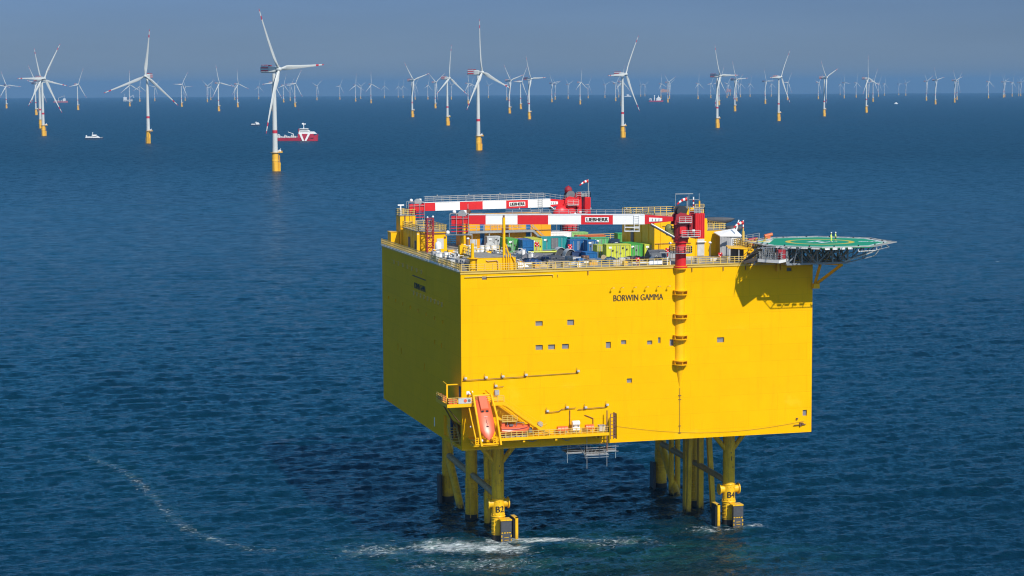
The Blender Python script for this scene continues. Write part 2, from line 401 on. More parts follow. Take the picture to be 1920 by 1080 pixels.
# ------------------------------------------------------------------ light
SUN_AZ, SUN_EL = R(14.8), R(39.6)        # to the right of the front wall's normal, above the horizon
sd = Vector((math.sin(SUN_AZ)*math.cos(SUN_EL), -math.cos(SUN_AZ)*math.cos(SUN_EL), math.sin(SUN_EL)))
sl = bpy.data.lights.new('sun', 'SUN'); sl.energy = SUN_E; sl.angle = R(0.53); sl.color = (1.0, 0.955, 0.88)
so = bpy.data.objects.new('sun', sl); COL.objects.link(so); so.rotation_euler = sd.to_track_quat('Z', 'Y').to_euler()
W = bpy.data.worlds.new('World'); SC.world = W; W.use_nodes = True
wn = W.node_tree; bg = wn.nodes['Background']
sky = wn.nodes.new('ShaderNodeTexSky'); sky.sky_type = 'NISHITA'; sky.sun_disc = False
sky.sun_elevation = SUN_EL; sky.sun_rotation = math.atan2(sd.x, sd.y); sky.altitude = 80
sky.air_density = SKY_AIR; sky.dust_density = SKY_DUST; sky.ozone_density = SKY_OZ
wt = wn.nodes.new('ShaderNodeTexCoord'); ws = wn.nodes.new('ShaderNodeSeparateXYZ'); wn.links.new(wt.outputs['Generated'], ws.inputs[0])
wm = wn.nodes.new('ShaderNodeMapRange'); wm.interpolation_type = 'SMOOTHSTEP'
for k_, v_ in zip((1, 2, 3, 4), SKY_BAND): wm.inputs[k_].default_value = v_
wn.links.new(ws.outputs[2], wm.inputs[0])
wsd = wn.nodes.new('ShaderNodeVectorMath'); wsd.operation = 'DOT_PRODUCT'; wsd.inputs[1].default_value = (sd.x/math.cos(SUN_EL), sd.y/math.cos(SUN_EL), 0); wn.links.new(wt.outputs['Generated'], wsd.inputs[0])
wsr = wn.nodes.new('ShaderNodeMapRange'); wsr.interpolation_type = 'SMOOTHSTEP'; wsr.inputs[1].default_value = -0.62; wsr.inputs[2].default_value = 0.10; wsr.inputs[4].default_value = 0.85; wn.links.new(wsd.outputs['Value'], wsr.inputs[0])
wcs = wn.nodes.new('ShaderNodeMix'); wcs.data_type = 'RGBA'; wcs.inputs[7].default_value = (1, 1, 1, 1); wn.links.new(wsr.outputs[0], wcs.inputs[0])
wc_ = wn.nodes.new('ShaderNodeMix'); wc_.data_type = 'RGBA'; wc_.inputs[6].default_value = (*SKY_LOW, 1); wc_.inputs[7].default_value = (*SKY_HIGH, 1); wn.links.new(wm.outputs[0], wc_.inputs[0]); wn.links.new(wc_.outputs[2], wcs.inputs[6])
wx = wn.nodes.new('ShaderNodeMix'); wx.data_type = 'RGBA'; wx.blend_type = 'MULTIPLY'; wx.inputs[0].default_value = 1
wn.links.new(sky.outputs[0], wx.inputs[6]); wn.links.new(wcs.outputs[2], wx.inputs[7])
# uneven haze: faint wide bands in the sky
wmp = wn.nodes.new('ShaderNodeMapping'); wmp.inputs['Scale'].default_value = (3.0, 3.0, 26.0); wn.links.new(wt.outputs['Generated'], wmp.inputs[0])
wnz = wn.nodes.new('ShaderNodeTexNoise'); wnz.inputs['Scale'].default_value = 1.3; wnz.inputs['Detail'].default_value = 4; wn.links.new(wmp.outputs[0], wnz.inputs['Vector'])
wnr = wn.nodes.new('ShaderNodeMapRange'); wnr.inputs[1].default_value = 0.3; wnr.inputs[2].default_value = 0.7; wnr.inputs[3].default_value = 0.93; wnr.inputs[4].default_value = 1.07; wn.links.new(wnz.outputs['Fac'], wnr.inputs[0])
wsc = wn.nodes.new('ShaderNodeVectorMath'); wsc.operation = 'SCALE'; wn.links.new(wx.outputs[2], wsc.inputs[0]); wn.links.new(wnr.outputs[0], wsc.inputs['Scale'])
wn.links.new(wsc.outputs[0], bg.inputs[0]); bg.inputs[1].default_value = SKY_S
SC.view_settings.view_transform = 'Standard'; SC.view_settings.look = 'None'; SC.view_settings.exposure = EXPO; SC.view_settings.gamma = 1
SC.render.engine = 'CYCLES'
SC.cycles.max_bounces = 6; SC.cycles.diffuse_bounces = 3; SC.cycles.glossy_bounces = 3; SC.cycles.volume_bounces = 1; SC.cycles.transparent_max_bounces = 8
SC.cycles.use_denoising = True; SC.cycles.filter_width = 1.15; SC.cycles.sample_clamp_direct = 1.5; SC.cycles.sample_clamp_indirect = 2.5; SC.cycles.adaptive_threshold = 0.006
try: SC.cycles.denoiser = 'OPENIMAGEDENOISE'; SC.cycles.denoising_prefilter = 'ACCURATE'
except Exception: pass

# ------------------------------------------------------------------ haze: one closed box of pale even air
hb = MB().box(-48000, -48000, -190, 48000, 48000, 200)
hz = bpy.data.materials.new('haze_air'); hz.use_nodes = True
hn = hz.node_tree; hn.nodes.remove(hn.nodes['Principled BSDF'])
pv = hn.nodes.new('ShaderNodeVolumePrincipled'); pv.inputs['Color'].default_value = HAZE_COL; pv.inputs['Density'].default_value = HAZE_D; pv.inputs['Anisotropy'].default_value = 0.0
hn.links.new(pv.outputs[0], hn.nodes['Material Output'].inputs['Volume'])
hz.volume_intersection_method if hasattr(hz, 'volume_intersection_method') else None
if USE_HAZE: solo('haze', hb, hz, 'pale even sea haze over the whole wind farm', 'haze', kind='stuff')
try: hz.cycles.homogeneous_volume = True
except Exception: pass

# ------------------------------------------------------------------ sea: one curved sheet with real waves, finer towards the viewed sector
def build_sea():
    rad = [0, 60, 120, 170, 210, 240, 260, 275]
    dep = 0.305
    while True:
        r = CAM.z/dep
        if r > 4200: break
        rad.append(r); dep -= 0.00030
    while r < 47000: r *= 1.025; rad.append(r)
    rad = np.array(rad, dtype=np.float64)
    fine = np.linspace(-0.30, 0.30, 1100); coarse = np.linspace(0.30, 2*math.pi-0.30, 112)[1:-1]
    th = np.concatenate([fine, coarse]) + YAW
    nr, nt = len(rad), len(th)
    RR, TT = np.meshgrid(rad, th, indexing='ij')
    dx, dy = np.sin(TT), np.cos(TT)
    X = CAM.x + RR*dx; Y = CAM.y + RR*dy
    Z = -RR**2/(2*EARTH)
    dr = np.gradient(rad)[:, None]; dl = np.where(np.arange(nt) < 1100, 0.00055, 0.055)[None, :]*RR
    wind = R(3)                       # heading of the waves
    H = np.zeros_like(X)
    near = rad < 6000; ns = int(near.sum())
    Xn, Yn, dxn, dyn, drn, dln = X[:ns], Y[:ns], dx[:ns], dy[:ns], dr[:ns], dl[:ns]
    for i in range(96):
        lam = 1.05*(20/1.05)**((i + rng.random())/96)
        a = wind + rng.normal(0, 0.42); k = 2*math.pi/lam; kx, ky = k*math.sin(a), k*math.cos(a)
        amp = WAVE_A*lam/(74**0.5)*(1.0 if lam < 4.0 else (4.0/lam)**0.75)
        kr = np.abs(kx*dxn + ky*dyn)*drn + np.abs(kx*dyn - ky*dxn)*dln
        w = np.clip((5.0 - kr)/2.2, 0, 1)
        ph = kx*Xn + ky*Yn + rng.random()*6.283
        sn = np.sin(ph)
        H[:ns] += w*amp*(sn + 0.22*np.cos(2*ph))
    # calmer and rougher patches of wind
    g = 0.82 + 0.22*np.sin(X/173 + 1.3*np.sin(Y/260))*np.sin(Y/211 + 0.8) + 0.12*np.sin(X/61 + Y/83)
    H *= g
    Z = Z + H
    co = np.stack([X, Y, Z], -1).reshape(-1, 3).astype(np.float32)
    i = np.arange(nr-1)[:, None]*nt; j = np.arange(nt)[None, :]; j2 = (j+1) % nt
    q = np.stack([i + j, i + j2, i + nt + j2, i + nt + j], -1).reshape(-1, 4)[:, ::-1]
    me = bpy.data.meshes.new('sea'); me.vertices.add(len(co)); me.vertices.foreach_set('co', co.ravel())
    me.loops.add(q.size); me.loops.foreach_set('vertex_index', q.ravel().astype(np.int32))
    me.polygons.add(len(q)); me.polygons.foreach_set('loop_start', np.arange(0, q.size, 4, dtype=np.int32))
    me.polygons.foreach_set('use_smooth', np.ones(len(q), dtype=bool))
    me.update(calc_edges=True)
    # foam and aerated water: a soft field of where it lies; its lace is made in the material
    P = co.astype(np.float64); px, py = P[:, 0], P[:, 1]
    def seg(ax, ay, bx, by):
        t = np.clip(((px-ax)*(bx-ax) + (py-ay)*(by-ay))/((bx-ax)**2 + (by-ay)**2), 0, 1)
        return np.hypot(px-ax-t*(bx-ax), py-ay-t*(by-ay)), t
    foam = np.zeros(len(P)); teal = np.zeros(len(P))
    def blob(cx, cy, rx, ry, ang, wf, wt):
        c, s = math.cos(ang), math.sin(ang); u = ((px-cx)*c + (py-cy)*s)/rx; v = (-(px-cx)*s + (py-cy)*c)/ry
        e = np.exp(-(u*u + v*v))
        np.maximum(foam, wf*e, out=foam); np.maximum(teal, wt*e, out=teal)
    blob(1, 11, 11, 7.5, -0.25, 0.93, 1.0); blob(10.6, 12.5, 4, 3.5, 0, 1.0, 1.0)       # churned water by the near leg
    blob(8, 7.5, 8, 4.5, -0.3, 1.0, 1.0)
    blob(19, 11.5, 11, 4.2, -0.28, 0.95, 0.95)
    blob(30, 6, 16, 8, -0.3, 0.55, 1.0); blob(2, -4, 22, 9, -0.25, 0.55, 1.0)
    blob(-13, 12, 11, 9, -0.2, 0.62, 0.8)
    blob(52, 11, 9, 4.5, -0.2, 0.62, 0.75); blob(60.5, 11.5, 4, 2, 0, 0.85, 0.5); blob(55.5, 30, 4, 2, 0, 0.6, 0.3)
    blob(40, -6, 24, 12, -0.25, 0.25, 0.9)
    for lx, ly in ((10.6, 34), (10.6, 53), (56.8, 34), (56.8, 53)): blob(lx, ly-2, 3, 2, 0, 0.45, 0.3)
    line = [(-56, 126), (-49, 100), (-47.5, 84.7), (-46.5, 62), (-45, 44.7), (-41, 31), (-35, 20), (-24, 15)]
    for (a, b), wgt in zip(zip(line[:-1], line[1:]), (0.46, 0.50, 0.46, 0.47, 0.52, 0.50, 0.45)):
        d, t = seg(*a, *b); e = np.exp(-(d/2.6)**2); np.maximum(foam, wgt*e, out=foam); np.maximum(teal, 0.3*np.exp(-(d/3)**2), out=teal)
    d, t = seg(270, 2905, 440, 2832); np.maximum(foam, 0.75*np.exp(-(d/16)**2)*t, out=foam)      # supply ship's wake
    for o in TURB:
        if o[6] > 70:
            d = np.hypot(px-o[1], py-o[2]); np.maximum(foam, 0.55*np.exp(-(d/7)**2), out=foam)
    rr_ = np.hypot(px - CAM.x, py - CAM.y); chop = np.clip(0.10 + 0.28*(rr_ - 350)/1900, 0.10, 0.42)     # ripples too small for the sheet out there
    for nm, val in (('foam', foam), ('aerated', teal), ('chop', chop)):
        at = me.attributes.new(nm, 'FLOAT', 'POINT'); at.data.foreach_set('value', val.astype(np.float32))
    m = bpy.data.materials.new('sea_water'); m.use_nodes = True; nt_ = m.node_tree; N = nt_.nodes; L = nt_.links
    b = N['Principled BSDF']; b.inputs['IOR'].default_value = 1.333; b.inputs['Specular IOR Level'].default_value = SEA_SPEC; b.inputs['Specular Tint'].default_value = (0.12, 0.8, 1.0, 1)
    tc = N.new('ShaderNodeTexCoord')
    def noise(sc, det, rg, stretch=(1, 1, 1), dist=0.0):
        mp = N.new('ShaderNodeMapping'); mp.inputs['Scale'].default_value = stretch; mp.inputs['Rotation'].default_value = (0, 0, 0.36)
        L.new(tc.outputs['Object'], mp.inputs[0]); n = N.new('ShaderNodeTexNoise'); n.inputs['Scale'].default_value = sc; n.inputs['Detail'].default_value = det
        n.inputs['Roughness'].default_value = rg; n.inputs['Distortion'].default_value = dist; L.new(mp.outputs[0], n.inputs['Vector']); return n
    def ramp(src, a, b_, c, d, smooth=True):
        r = N.new('ShaderNodeMapRange'); r.interpolation_type = 'SMOOTHSTEP' if smooth else 'LINEAR'
        for k, v in zip((1, 2, 3, 4), (a, b_, c, d)): r.inputs[k].default_value = v
        L.new(src, r.inputs[0]); return r.outputs[0]
    def math_(op, x, y):
        n = N.new('ShaderNodeMath'); n.operation = op
        for k, v in enumerate((x, y)):
            if isinstance(v, (int, float)): n.inputs[k].default_value = v
            else: L.new(v, n.inputs[k])
        return n.outputs[0]
    def mixc(f, a, b_):
        n = N.new('ShaderNodeMix'); n.data_type = 'RGBA'
        if isinstance(f, (int, float)): n.inputs[0].default_value = f
        else: L.new(f, n.inputs[0])
        for k, v in ((6, a), (7, b_)):
            if isinstance(v, tuple): n.inputs[k].default_value = (*v, 1)
            else: L.new(v, n.inputs[k])
        return n.outputs[2]
    big = noise(0.006, 3, 0.5, (1, 0.6, 1))
    body = mixc(ramp(big.outputs['Fac'], 0.35, 0.65, 0, 1), SEA_C1, SEA_C2)
    af = N.new('ShaderNodeAttribute'); af.attribute_name = 'foam'; at = N.new('ShaderNodeAttribute'); at.attribute_name = 'aerated'
    tn = noise(0.16, 5, 0.6, (1, 1.5, 1), 0.6)
    tealf = math_('MULTIPLY', at.outputs['Fac'], ramp(tn.outputs['Fac'], 0.38, 0.66, 0.12, 1.0))
    body = mixc(tealf, body, SEA_TEAL)
    body = mixc(math_('MULTIPLY', ramp(af.outputs['Fac'], 0.35, 1.0, 0, 0.7), ramp(tn.outputs['Fac'], 0.36, 0.62, 0, 1)), body, (0.20, 0.29, 0.29))
    lace = noise(0.62, 10, 0.72, (0.75, 1.5, 1), 1.6)
    thr = math_('ADD', lace.outputs['Fac'], math_('MULTIPLY', af.outputs['Fac'], 0.36))
    fo = math_('MULTIPLY', ramp(thr, 0.68, 0.93, 0, 0.88), ramp(af.outputs['Fac'], 0.05, 0.3, 0, 1))
    wc = noise(0.115, 7, 0.62, (0.55, 1.6, 1), 0.5); wc2 = noise(0.021, 2, 0.5)
    cap = math_('MULTIPLY', ramp(wc.outputs['Fac'], 0.722, 0.76, 0, 0.85), ramp(wc2.outputs['Fac'], 0.45, 0.55, 0, 1))
    fo = math_('MAXIMUM', fo, cap)
    L.new(mixc(fo, body, (0.62, 0.66, 0.66)), b.inputs['Base Color'])
    ac = N.new('ShaderNodeAttribute'); ac.attribute_name = 'chop'
    L.new(math_('MAXIMUM', ramp(fo, 0, 1, SEA_ROUGH, 0.7, False), ac.outputs['Fac']), b.inputs['Roughness'])
    w1 = noise(0.55, 4, 0.6, (0.6, 1.25, 1), 0.3); w2 = noise(2.2, 3, 0.55, (0.7, 1.2, 1))
    hsum = math_('ADD', math_('MULTIPLY', w1.outputs['Fac'], 0.62), math_('MULTIPLY', w2.outputs['Fac'], 0.06))
    bp = N.new('ShaderNodeBump'); bp.inputs['Strength'].default_value = 1.0; bp.inputs['Distance'].default_value = SEA_BUMP
    L.new(hsum, bp.inputs['Height'])
    # wave facets of the distant water: tilted patches of the surface a few metres across
    f1 = noise(0.13, 2, 0.5, (1.0, 0.7, 1)); f2 = noise(0.42, 2, 0.5, (0.8, 1.1, 1))
    def vec(op, x, y):
        n = N.new('ShaderNodeVectorMath'); n.operation = op
        for k, v in enumerate((x, y)):
            if isinstance(v, tuple): n.inputs[k].default_value = v
            elif v is not None: L.new(v, n.inputs[k])
        return n
    far = N.new('ShaderNodeMapRange'); far.inputs[1].default_value = 0.11; far.inputs[2].default_value = 0.34; far.inputs[3].default_value = 0.25; far.inputs[4].default_value = 1.0; L.new(ac.outputs['Fac'], far.inputs[0])
    t1 = vec('MULTIPLY', vec('SUBTRACT', f1.outputs['Color'], (0.5, 0.5, 0.5)).outputs[0], (FACET, FACET, 0)); t2 = vec('MULTIPLY', vec('SUBTRACT', f2.outputs['Color'], (0.5, 0.5, 0.5)).outputs[0], (FACET, FACET, 0))
    sm_ = vec('ADD', t1.outputs[0], t2.outputs[0]); sc_ = vec('SCALE', sm_.outputs[0], None); L.new(far.outputs[0], sc_.inputs['Scale'])
    L.new(vec('NORMALIZE', vec('ADD', bp.outputs[0], sc_.outputs[0]).outputs[0], None).outputs[0], b.inputs['Normal'])
    me.materials.append(m)
    o = bpy.data.objects.new('sea', me); COL.objects.link(o); o['kind'] = 'structure'; o['label'] = 'dark blue rippled open sea reaching the hazy horizon'; o['category'] = 'sea'
# ------------------------------------------------------------------ platform: hull, legs, face details
def face_with_holes(mb, u0, u1, v0, v1, holes, put):
    us = sorted({u0, u1, *[h[0] for h in holes], *[h[1] for h in holes]}); vs = sorted({v0, v1, *[h[2] for h in holes], *[h[3] for h in holes]})
    for a, b in zip(us[:-1], us[1:]):
        for c, d in zip(vs[:-1], vs[1:]):
            m, n = (a+b)/2, (c+d)/2
            if any(h[0] < m < h[1] and h[2] < n < h[3] for h in holes): continue
            mb.add([put(a, c), put(b, c), put(b, d), put(a, d)], [(0, 1, 2, 3)])
plat = thing('offshore_platform', 'huge yellow box-shaped converter platform standing on yellow legs in the sea', 'platform', (HW/2, HD/2, 0))
WIN = [(13.75,15.1,41.7,42.55),(19.7,21.0,41.6,42.6),(13.75,15.1,37.35,38.25),(16.1,17.4,37.35,38.25),(18.7,20.0,37.35,38.25),(27.0,27.95,37.15,38.3),
       (29.9,30.9,37.75,38.5),(34.9,35.9,37.5,38.25),(37.0,37.5,37.7,38.75),(39.25,40.05,37.1,38.3),(31.0,32.0,30.65,31.45),(48.5,49.9,37.35,38.3),(65.65,66.5,22.9,24.0),(3.9,4.8,50.3,51.0),(62.2,63.2,50.1,50.75)]
LWIN = [(13.0+ i*6.6, 13.8 + i*6.6, 41.1, 41.8) for i in range(8)] + [(19.5,20.2,36.5,37.4),(14.2,14.9,36.5,37.4),(50.8,51.5,31.6,33.0),(47.9,48.6,31.2,32.4),(27.9,28.6,30.5,31.9)]
NOTCH = (0.8, 13.4, 20.5, 24.3)
hb = MB()
face_with_holes(hb, 0, HW, ZB, ZT, WIN, lambda u, v: (u, 0, v))
face_with_holes(hb, 0, HD, ZB, ZT, LWIN + [NOTCH], lambda u, v: (0, u, v))
hb.add([(HW,0,ZB),(HW,HD,ZB),(HW,HD,ZT),(HW,0,ZT)], [(0,1,2,3)]); hb.add([(0,HD,ZB),(HW,HD,ZB),(HW,HD,ZT),(0,HD,ZT)], [(3,2,1,0)])
hb.add([(0,0,ZB),(HW,0,ZB),(HW,HD,ZB),(0,HD,ZB)], [(0,1,2,3)])
hull = part('hull', hb, M_hull, plat)
part('deck_plate', MB().add([(0,0,ZT),(HW,0,ZT),(HW,HD,ZT),(0,HD,ZT)], [(0,1,2,3)]), M_deck, plat)
for i, (a, b, c, d) in enumerate(WIN):
    w = MB(); e = 0.32
    w.mi = 0
    w.add([(a,0,c),(b,0,c),(b,e,c),(a,e,c)], [(0,1,2,3)]); w.add([(a,0,d),(b,0,d),(b,e,d),(a,e,d)], [(3,2,1,0)])
    w.add([(a,0,c),(a,e,c),(a,e,d),(a,0,d)], [(0,1,2,3)]); w.add([(b,0,c),(b,e,c),(b,e,d),(b,0,d)], [(3,2,1,0)])
    f = part('window', w, M_yel, plat)
    part('pane', MB().add([(a,e-0.01,c),(b,e-0.01,c),(b,e-0.01,d),(a,e-0.01,d)], [(0,1,2,3)]), M_dgrey if i == 14 else M_pane, f)
for i, (a, b, c, d) in enumerate(LWIN):
    w = MB(); e = 0.32
    w.add([(0,a,c),(0,b,c),(e,b,c),(e,a,c)], [(0,1,2,3)]); w.add([(0,a,d),(0,b,d),(e,b,d),(e,a,d)], [(3,2,1,0)])
    w.add([(0,a,c),(e,a,c),(e,a,d),(0,a,d)], [(0,1,2,3)]); w.add([(0,b,c),(e,b,c),(e,b,d),(0,b,d)], [(3,2,1,0)])
    f = part('window', w, M_yel, plat)
    part('pane', MB().add([(e-0.01,a,c),(e-0.01,b,c),(e-0.01,b,d),(e-0.01,a,d)], [(0,1,2,3)]), M_yel if i < 10 else M_pane, f)
# rows of small yellow lamp brackets on the shaded side wall
for z, y0, y1, n in ((49.3, 29.5, 53.2, 7), (44.7, 13.4, 36, 9)):
    for k in range(n):
        y = y0 + (y1-y0)*k/(n-1); b = MB().box(-0.22, y-0.22, z-0.4, 0, y+0.22, z+0.4); b.bar((-0.22,y,z+0.3),(-0.7,y,z+0.45),0.1)
        part('lamp_bracket', b, M_ypale, plat)
part('cable_tray', MB().box(-0.12, 26.5, 47.9, 0, 37.2, 48.08), M_brown, plat)
# recess in the lower corner of the side wall, with a stair in it
y0, y1, z0, z1 = NOTCH
nb = MB(); d = 4.2
nb.add([(0,y0,z0),(0,y1,z0),(d,y1,z0),(d,y0,z0)], [(0,1,2,3)]); nb.add([(0,y0,z1),(0,y1,z1),(d,y1,z1),(d,y0,z1)], [(3,2,1,0)])
nb.add([(0,y0,z0),(d,y0,z0),(d,y0,z1),(0,y0,z1)], [(0,1,2,3)]); nb.add([(0,y1,z0),(d,y1,z0),(d,y1,z1),(0,y1,z1)], [(3,2,1,0)]); nb.add([(d,y0,z0),(d,y1,z0),(d,y1,z1),(d,y0,z1)], [(0,1,2,3)])
rec = part('corner_recess', nb, M_yel, plat)
st = MB()
for k in range(8): st.box(-0.9, 3.0+0.45*k, 20.0+0.42*k, 0.5, 3.42+0.45*k, 20.08+0.42*k)
for x in (-0.95, 0.55): st.bar((x,2.8,19.7),(x,6.6,23.4),0.12,0.3); st.bar((x,2.8,20.8),(x,6.6,24.4),0.07)
part('recess_stair', st, M_ypale, rec)
part('recess_post', MB().box(-0.05, 7.6, 20.5, 0.35, 8.2, 24.28), M_dblue, rec)
part('recess_panel', MB().box(0.5, 9.4, 20.5, 1.2, 13.3, 24.2), M_yel, rec)
part('white_strip', MB().box(-0.06, 20.3, 21.0, 0, 20.7, 22.7), M_white, plat)
# toe plates, white standing for sunlight on them, and railings round the deck edge
k = 0.4
while k < HD - 0.6: part('sunlit_toe_plate', MB().box(-0.28, k, ZT-0.02, -0.03, k+0.85, ZT+0.30), M_white, plat); k += 1.45
part('deck_edge_beam', MB().box(-0.10, -0.16, ZT-0.42, HW+0.1, -0.003, ZT-0.12).box(-0.10, -0.26, ZT+0.02, HW+0.1, -0.003, ZT+0.16).box(-0.12, 0.0, ZT-0.3, -0.003, HD, ZT-0.1), M_ypale, plat)
part('edge_pipe', MB().tube([(0.7,-0.2,ZT-0.95),(17.0,-0.2,ZT-0.95)], 0.07).tube([(17.0,-0.2,ZT-0.95),(17,-0.2,ZT-1.4)], 0.07).tube([(17.9,-0.2,ZT-0.9),(17.9,-0.2,ZT-1.4)],0.07), M_ypale, plat)
part('deck_railing', MB().rail([(0.1,-0.05,ZT+0.16),(39.2,-0.05,ZT+0.16)], 1.15, 1.45, 0.055).rail([(43.4,-0.05,ZT+0.16),(57.5,-0.05,ZT+0.16)], 1.15, 1.45, 0.055), M_ypale, plat)
part('deck_railing', MB().rail([(-0.1,0.1,ZT+0.1),(-0.1,HD,ZT+0.1)], 1.25, 0.95, 0.06), M_ypale, plat)
part('deck_railing', MB().rail([(0.1,HD,ZT),(HW,HD,ZT),(HW,8,ZT)], 1.15, 1.6, 0.05), M_ypale, plat)
for x in (23.6, 43.5, 49.6, 54.0): part('drain_spout', MB().bar((x,-0.12,ZT-0.45),(x,-0.12,ZT-1.25),0.12), M_brown, plat)
# lettering
part_m = Matrix(((1,0,0,28.4),(0,0,-1,-0.004),(0,1,0,45.62),(0,0,0,1)))
text_part('name_lettering', 'BORWIN GAMMA', 9.5, part_m, M_inkh, plat, 0.03, 0.0, 1.12, 0.085)
text_part('name_lettering', 'BORWIN GAMMA', 9.3, Matrix(((0,0,-1,-0.004),(-1,0,0,36.1),(0,1,0,45.6),(0,0,0,1))), M_ink, plat, 0.03, 0.0, 1.12, 0.085)
for x in (28.0, 29.8, 32.25, 34.55, 36.8, 38.75):
    l = MB().tube([(x,0,47.95),(x+0.05,-0.7,48.2),(x+0.1,-1.0,48.2)], 0.045).box(x-0.05,-1.15,48.1,x+0.28,-0.9,48.25)
    part('sign_lamp', l, M_ypale, plat)
# yellow crane column on the front wall with its collars and pointed foot
cc = MB().cyl((41.2,0.3,34.0),(41.2,0.3,51.3),0.98, n=28).cyl((41.2,0.3,34.0),(41.2,-0.02,29.6),0.98,0.05,n=28).cyl((41.2,-0.35,51.2),(41.2,-0.35,51.75),1.22,n=28)
col = part('crane_column', cc, M_yel, plat, smooth=True)
for z in (46.9, 42.55, 38.7, 34.05):
    c = MB()
    for dz, w in ((0.36, 1.36), (-0.36, 1.42)):
        pl = [(41.2-w, -0.002), (41.2-w*0.97, -0.5)] + [(41.2 + 1.3*math.sin(R(a)), -0.5 - 1.3*math.cos(R(a))) for a in range(-60, 61, 15)] + [(41.2+w*0.97, -0.5), (41.2+w, -0.002)]
        c.prism(pl, z+dz-0.06, z+dz+0.06)
    [c.box(41.2+q-0.04,-1.6 if q == 0 else -0.9,z-0.30,41.2+q+0.04,-0.05 if q else -1.2,z+0.30) for q in (-1.15, 0, 1.15)]
    part('collar', c, M_yel, col)
part('drain_pipe', MB().bar((41.22,-0.06,29.3),(41.22,-0.06,20.8),0.07).box(40.95,-0.12,27.8,41.5,-0.003,27.95).box(40.95,-0.12,27.1,41.5,-0.003,27.2).box(40.98,-0.12,22.2,41.46,-0.003,22.3).box(40.95,-0.12,20.9,41.5,-0.003,21.0), M_brown, plat)
# floodlight rails
def lightrail(pts, lamps, r=0.06):
    m = MB().tube(pts, r)
    for x, y, z in lamps: m.box(x-0.05, -0.4, z-0.02, x+0.05, 0, z+0.06); m.tube([(x,y,z),(x,y,z+0.9)], 0.045)
    f = part('light_rail', m, M_brown, plat)
    for x, y, z in lamps: part('floodlight', MB().box(x+0.02, y-0.2, z+0.10, x+0.48, y+0.1, z+0.45).box(x+0.06, y-0.24, z+0.14, x+0.44, y-0.2, z+0.41), M_lgrey, f)
lightrail([(0.15,-0.3,32.5),(4,-0.3,32.55),(12.0,-0.3,32.7)], [(0.4,-0.35,32.6),(4.2,-0.35,32.6),(7.3,-0.35,32.65),(11.6,-0.35,32.75)])
lightrail([(12.2,-0.22,32.75),(21.6,-0.22,32.95)], [(21.4,-0.3,33.0)], 0.05)
lightrail([(6.0,-0.3,31.0),(7.7,-0.3,31.1)], [(6.0,-0.3,31.0)], 0.05)
lightrail([(15.6,-0.3,26.0),(18.0,-0.3,26.1),(18.6,-0.3,26.5),(21.2,-0.3,26.6)], [(15.6,-0.3,26.0),(19.3,-0.3,26.5)])
lightrail([(21.6,-0.3,26.3),(27.0,-0.3,26.5)], [(22.8,-0.3,26.3),(26.9,-0.3,26.6)])
part('wall_unit', MB().box(6.0,-0.5,29.6,6.8,-0.003,30.5).box(6.1,-0.55,29.7,6.5,-0.5,30.2), M_grey, plat)
part('wall_notice', MB().box(0.9,-0.06,29.9,2.1,-0.003,30.5), M_white, plat)
wp = [(28.2 + (66-28.2)*t, -0.12, 23.0 - 2.0*math.sin(math.pi*min(1, t*0.94))**0.9 - 0.6*t) for t in [i/18 for i in range(19)]]
part('mooring_wire', MB().tube(wp, 0.02, 5), M_brown, plat)
wn_ = MB().box(65.0,-0.35,21.0,65.25,-0.003,21.7).bar((63.8,-0.25,21.25),(66.2,-0.25,21.35),0.12).cyl((65.5,-0.5,21.5),(65.5,-0.003,21.5),0.2).box(64.3,-0.3,22.3,64.6,-0.003,22.6)
part('wall_winch', wn_, M_brown, plat)

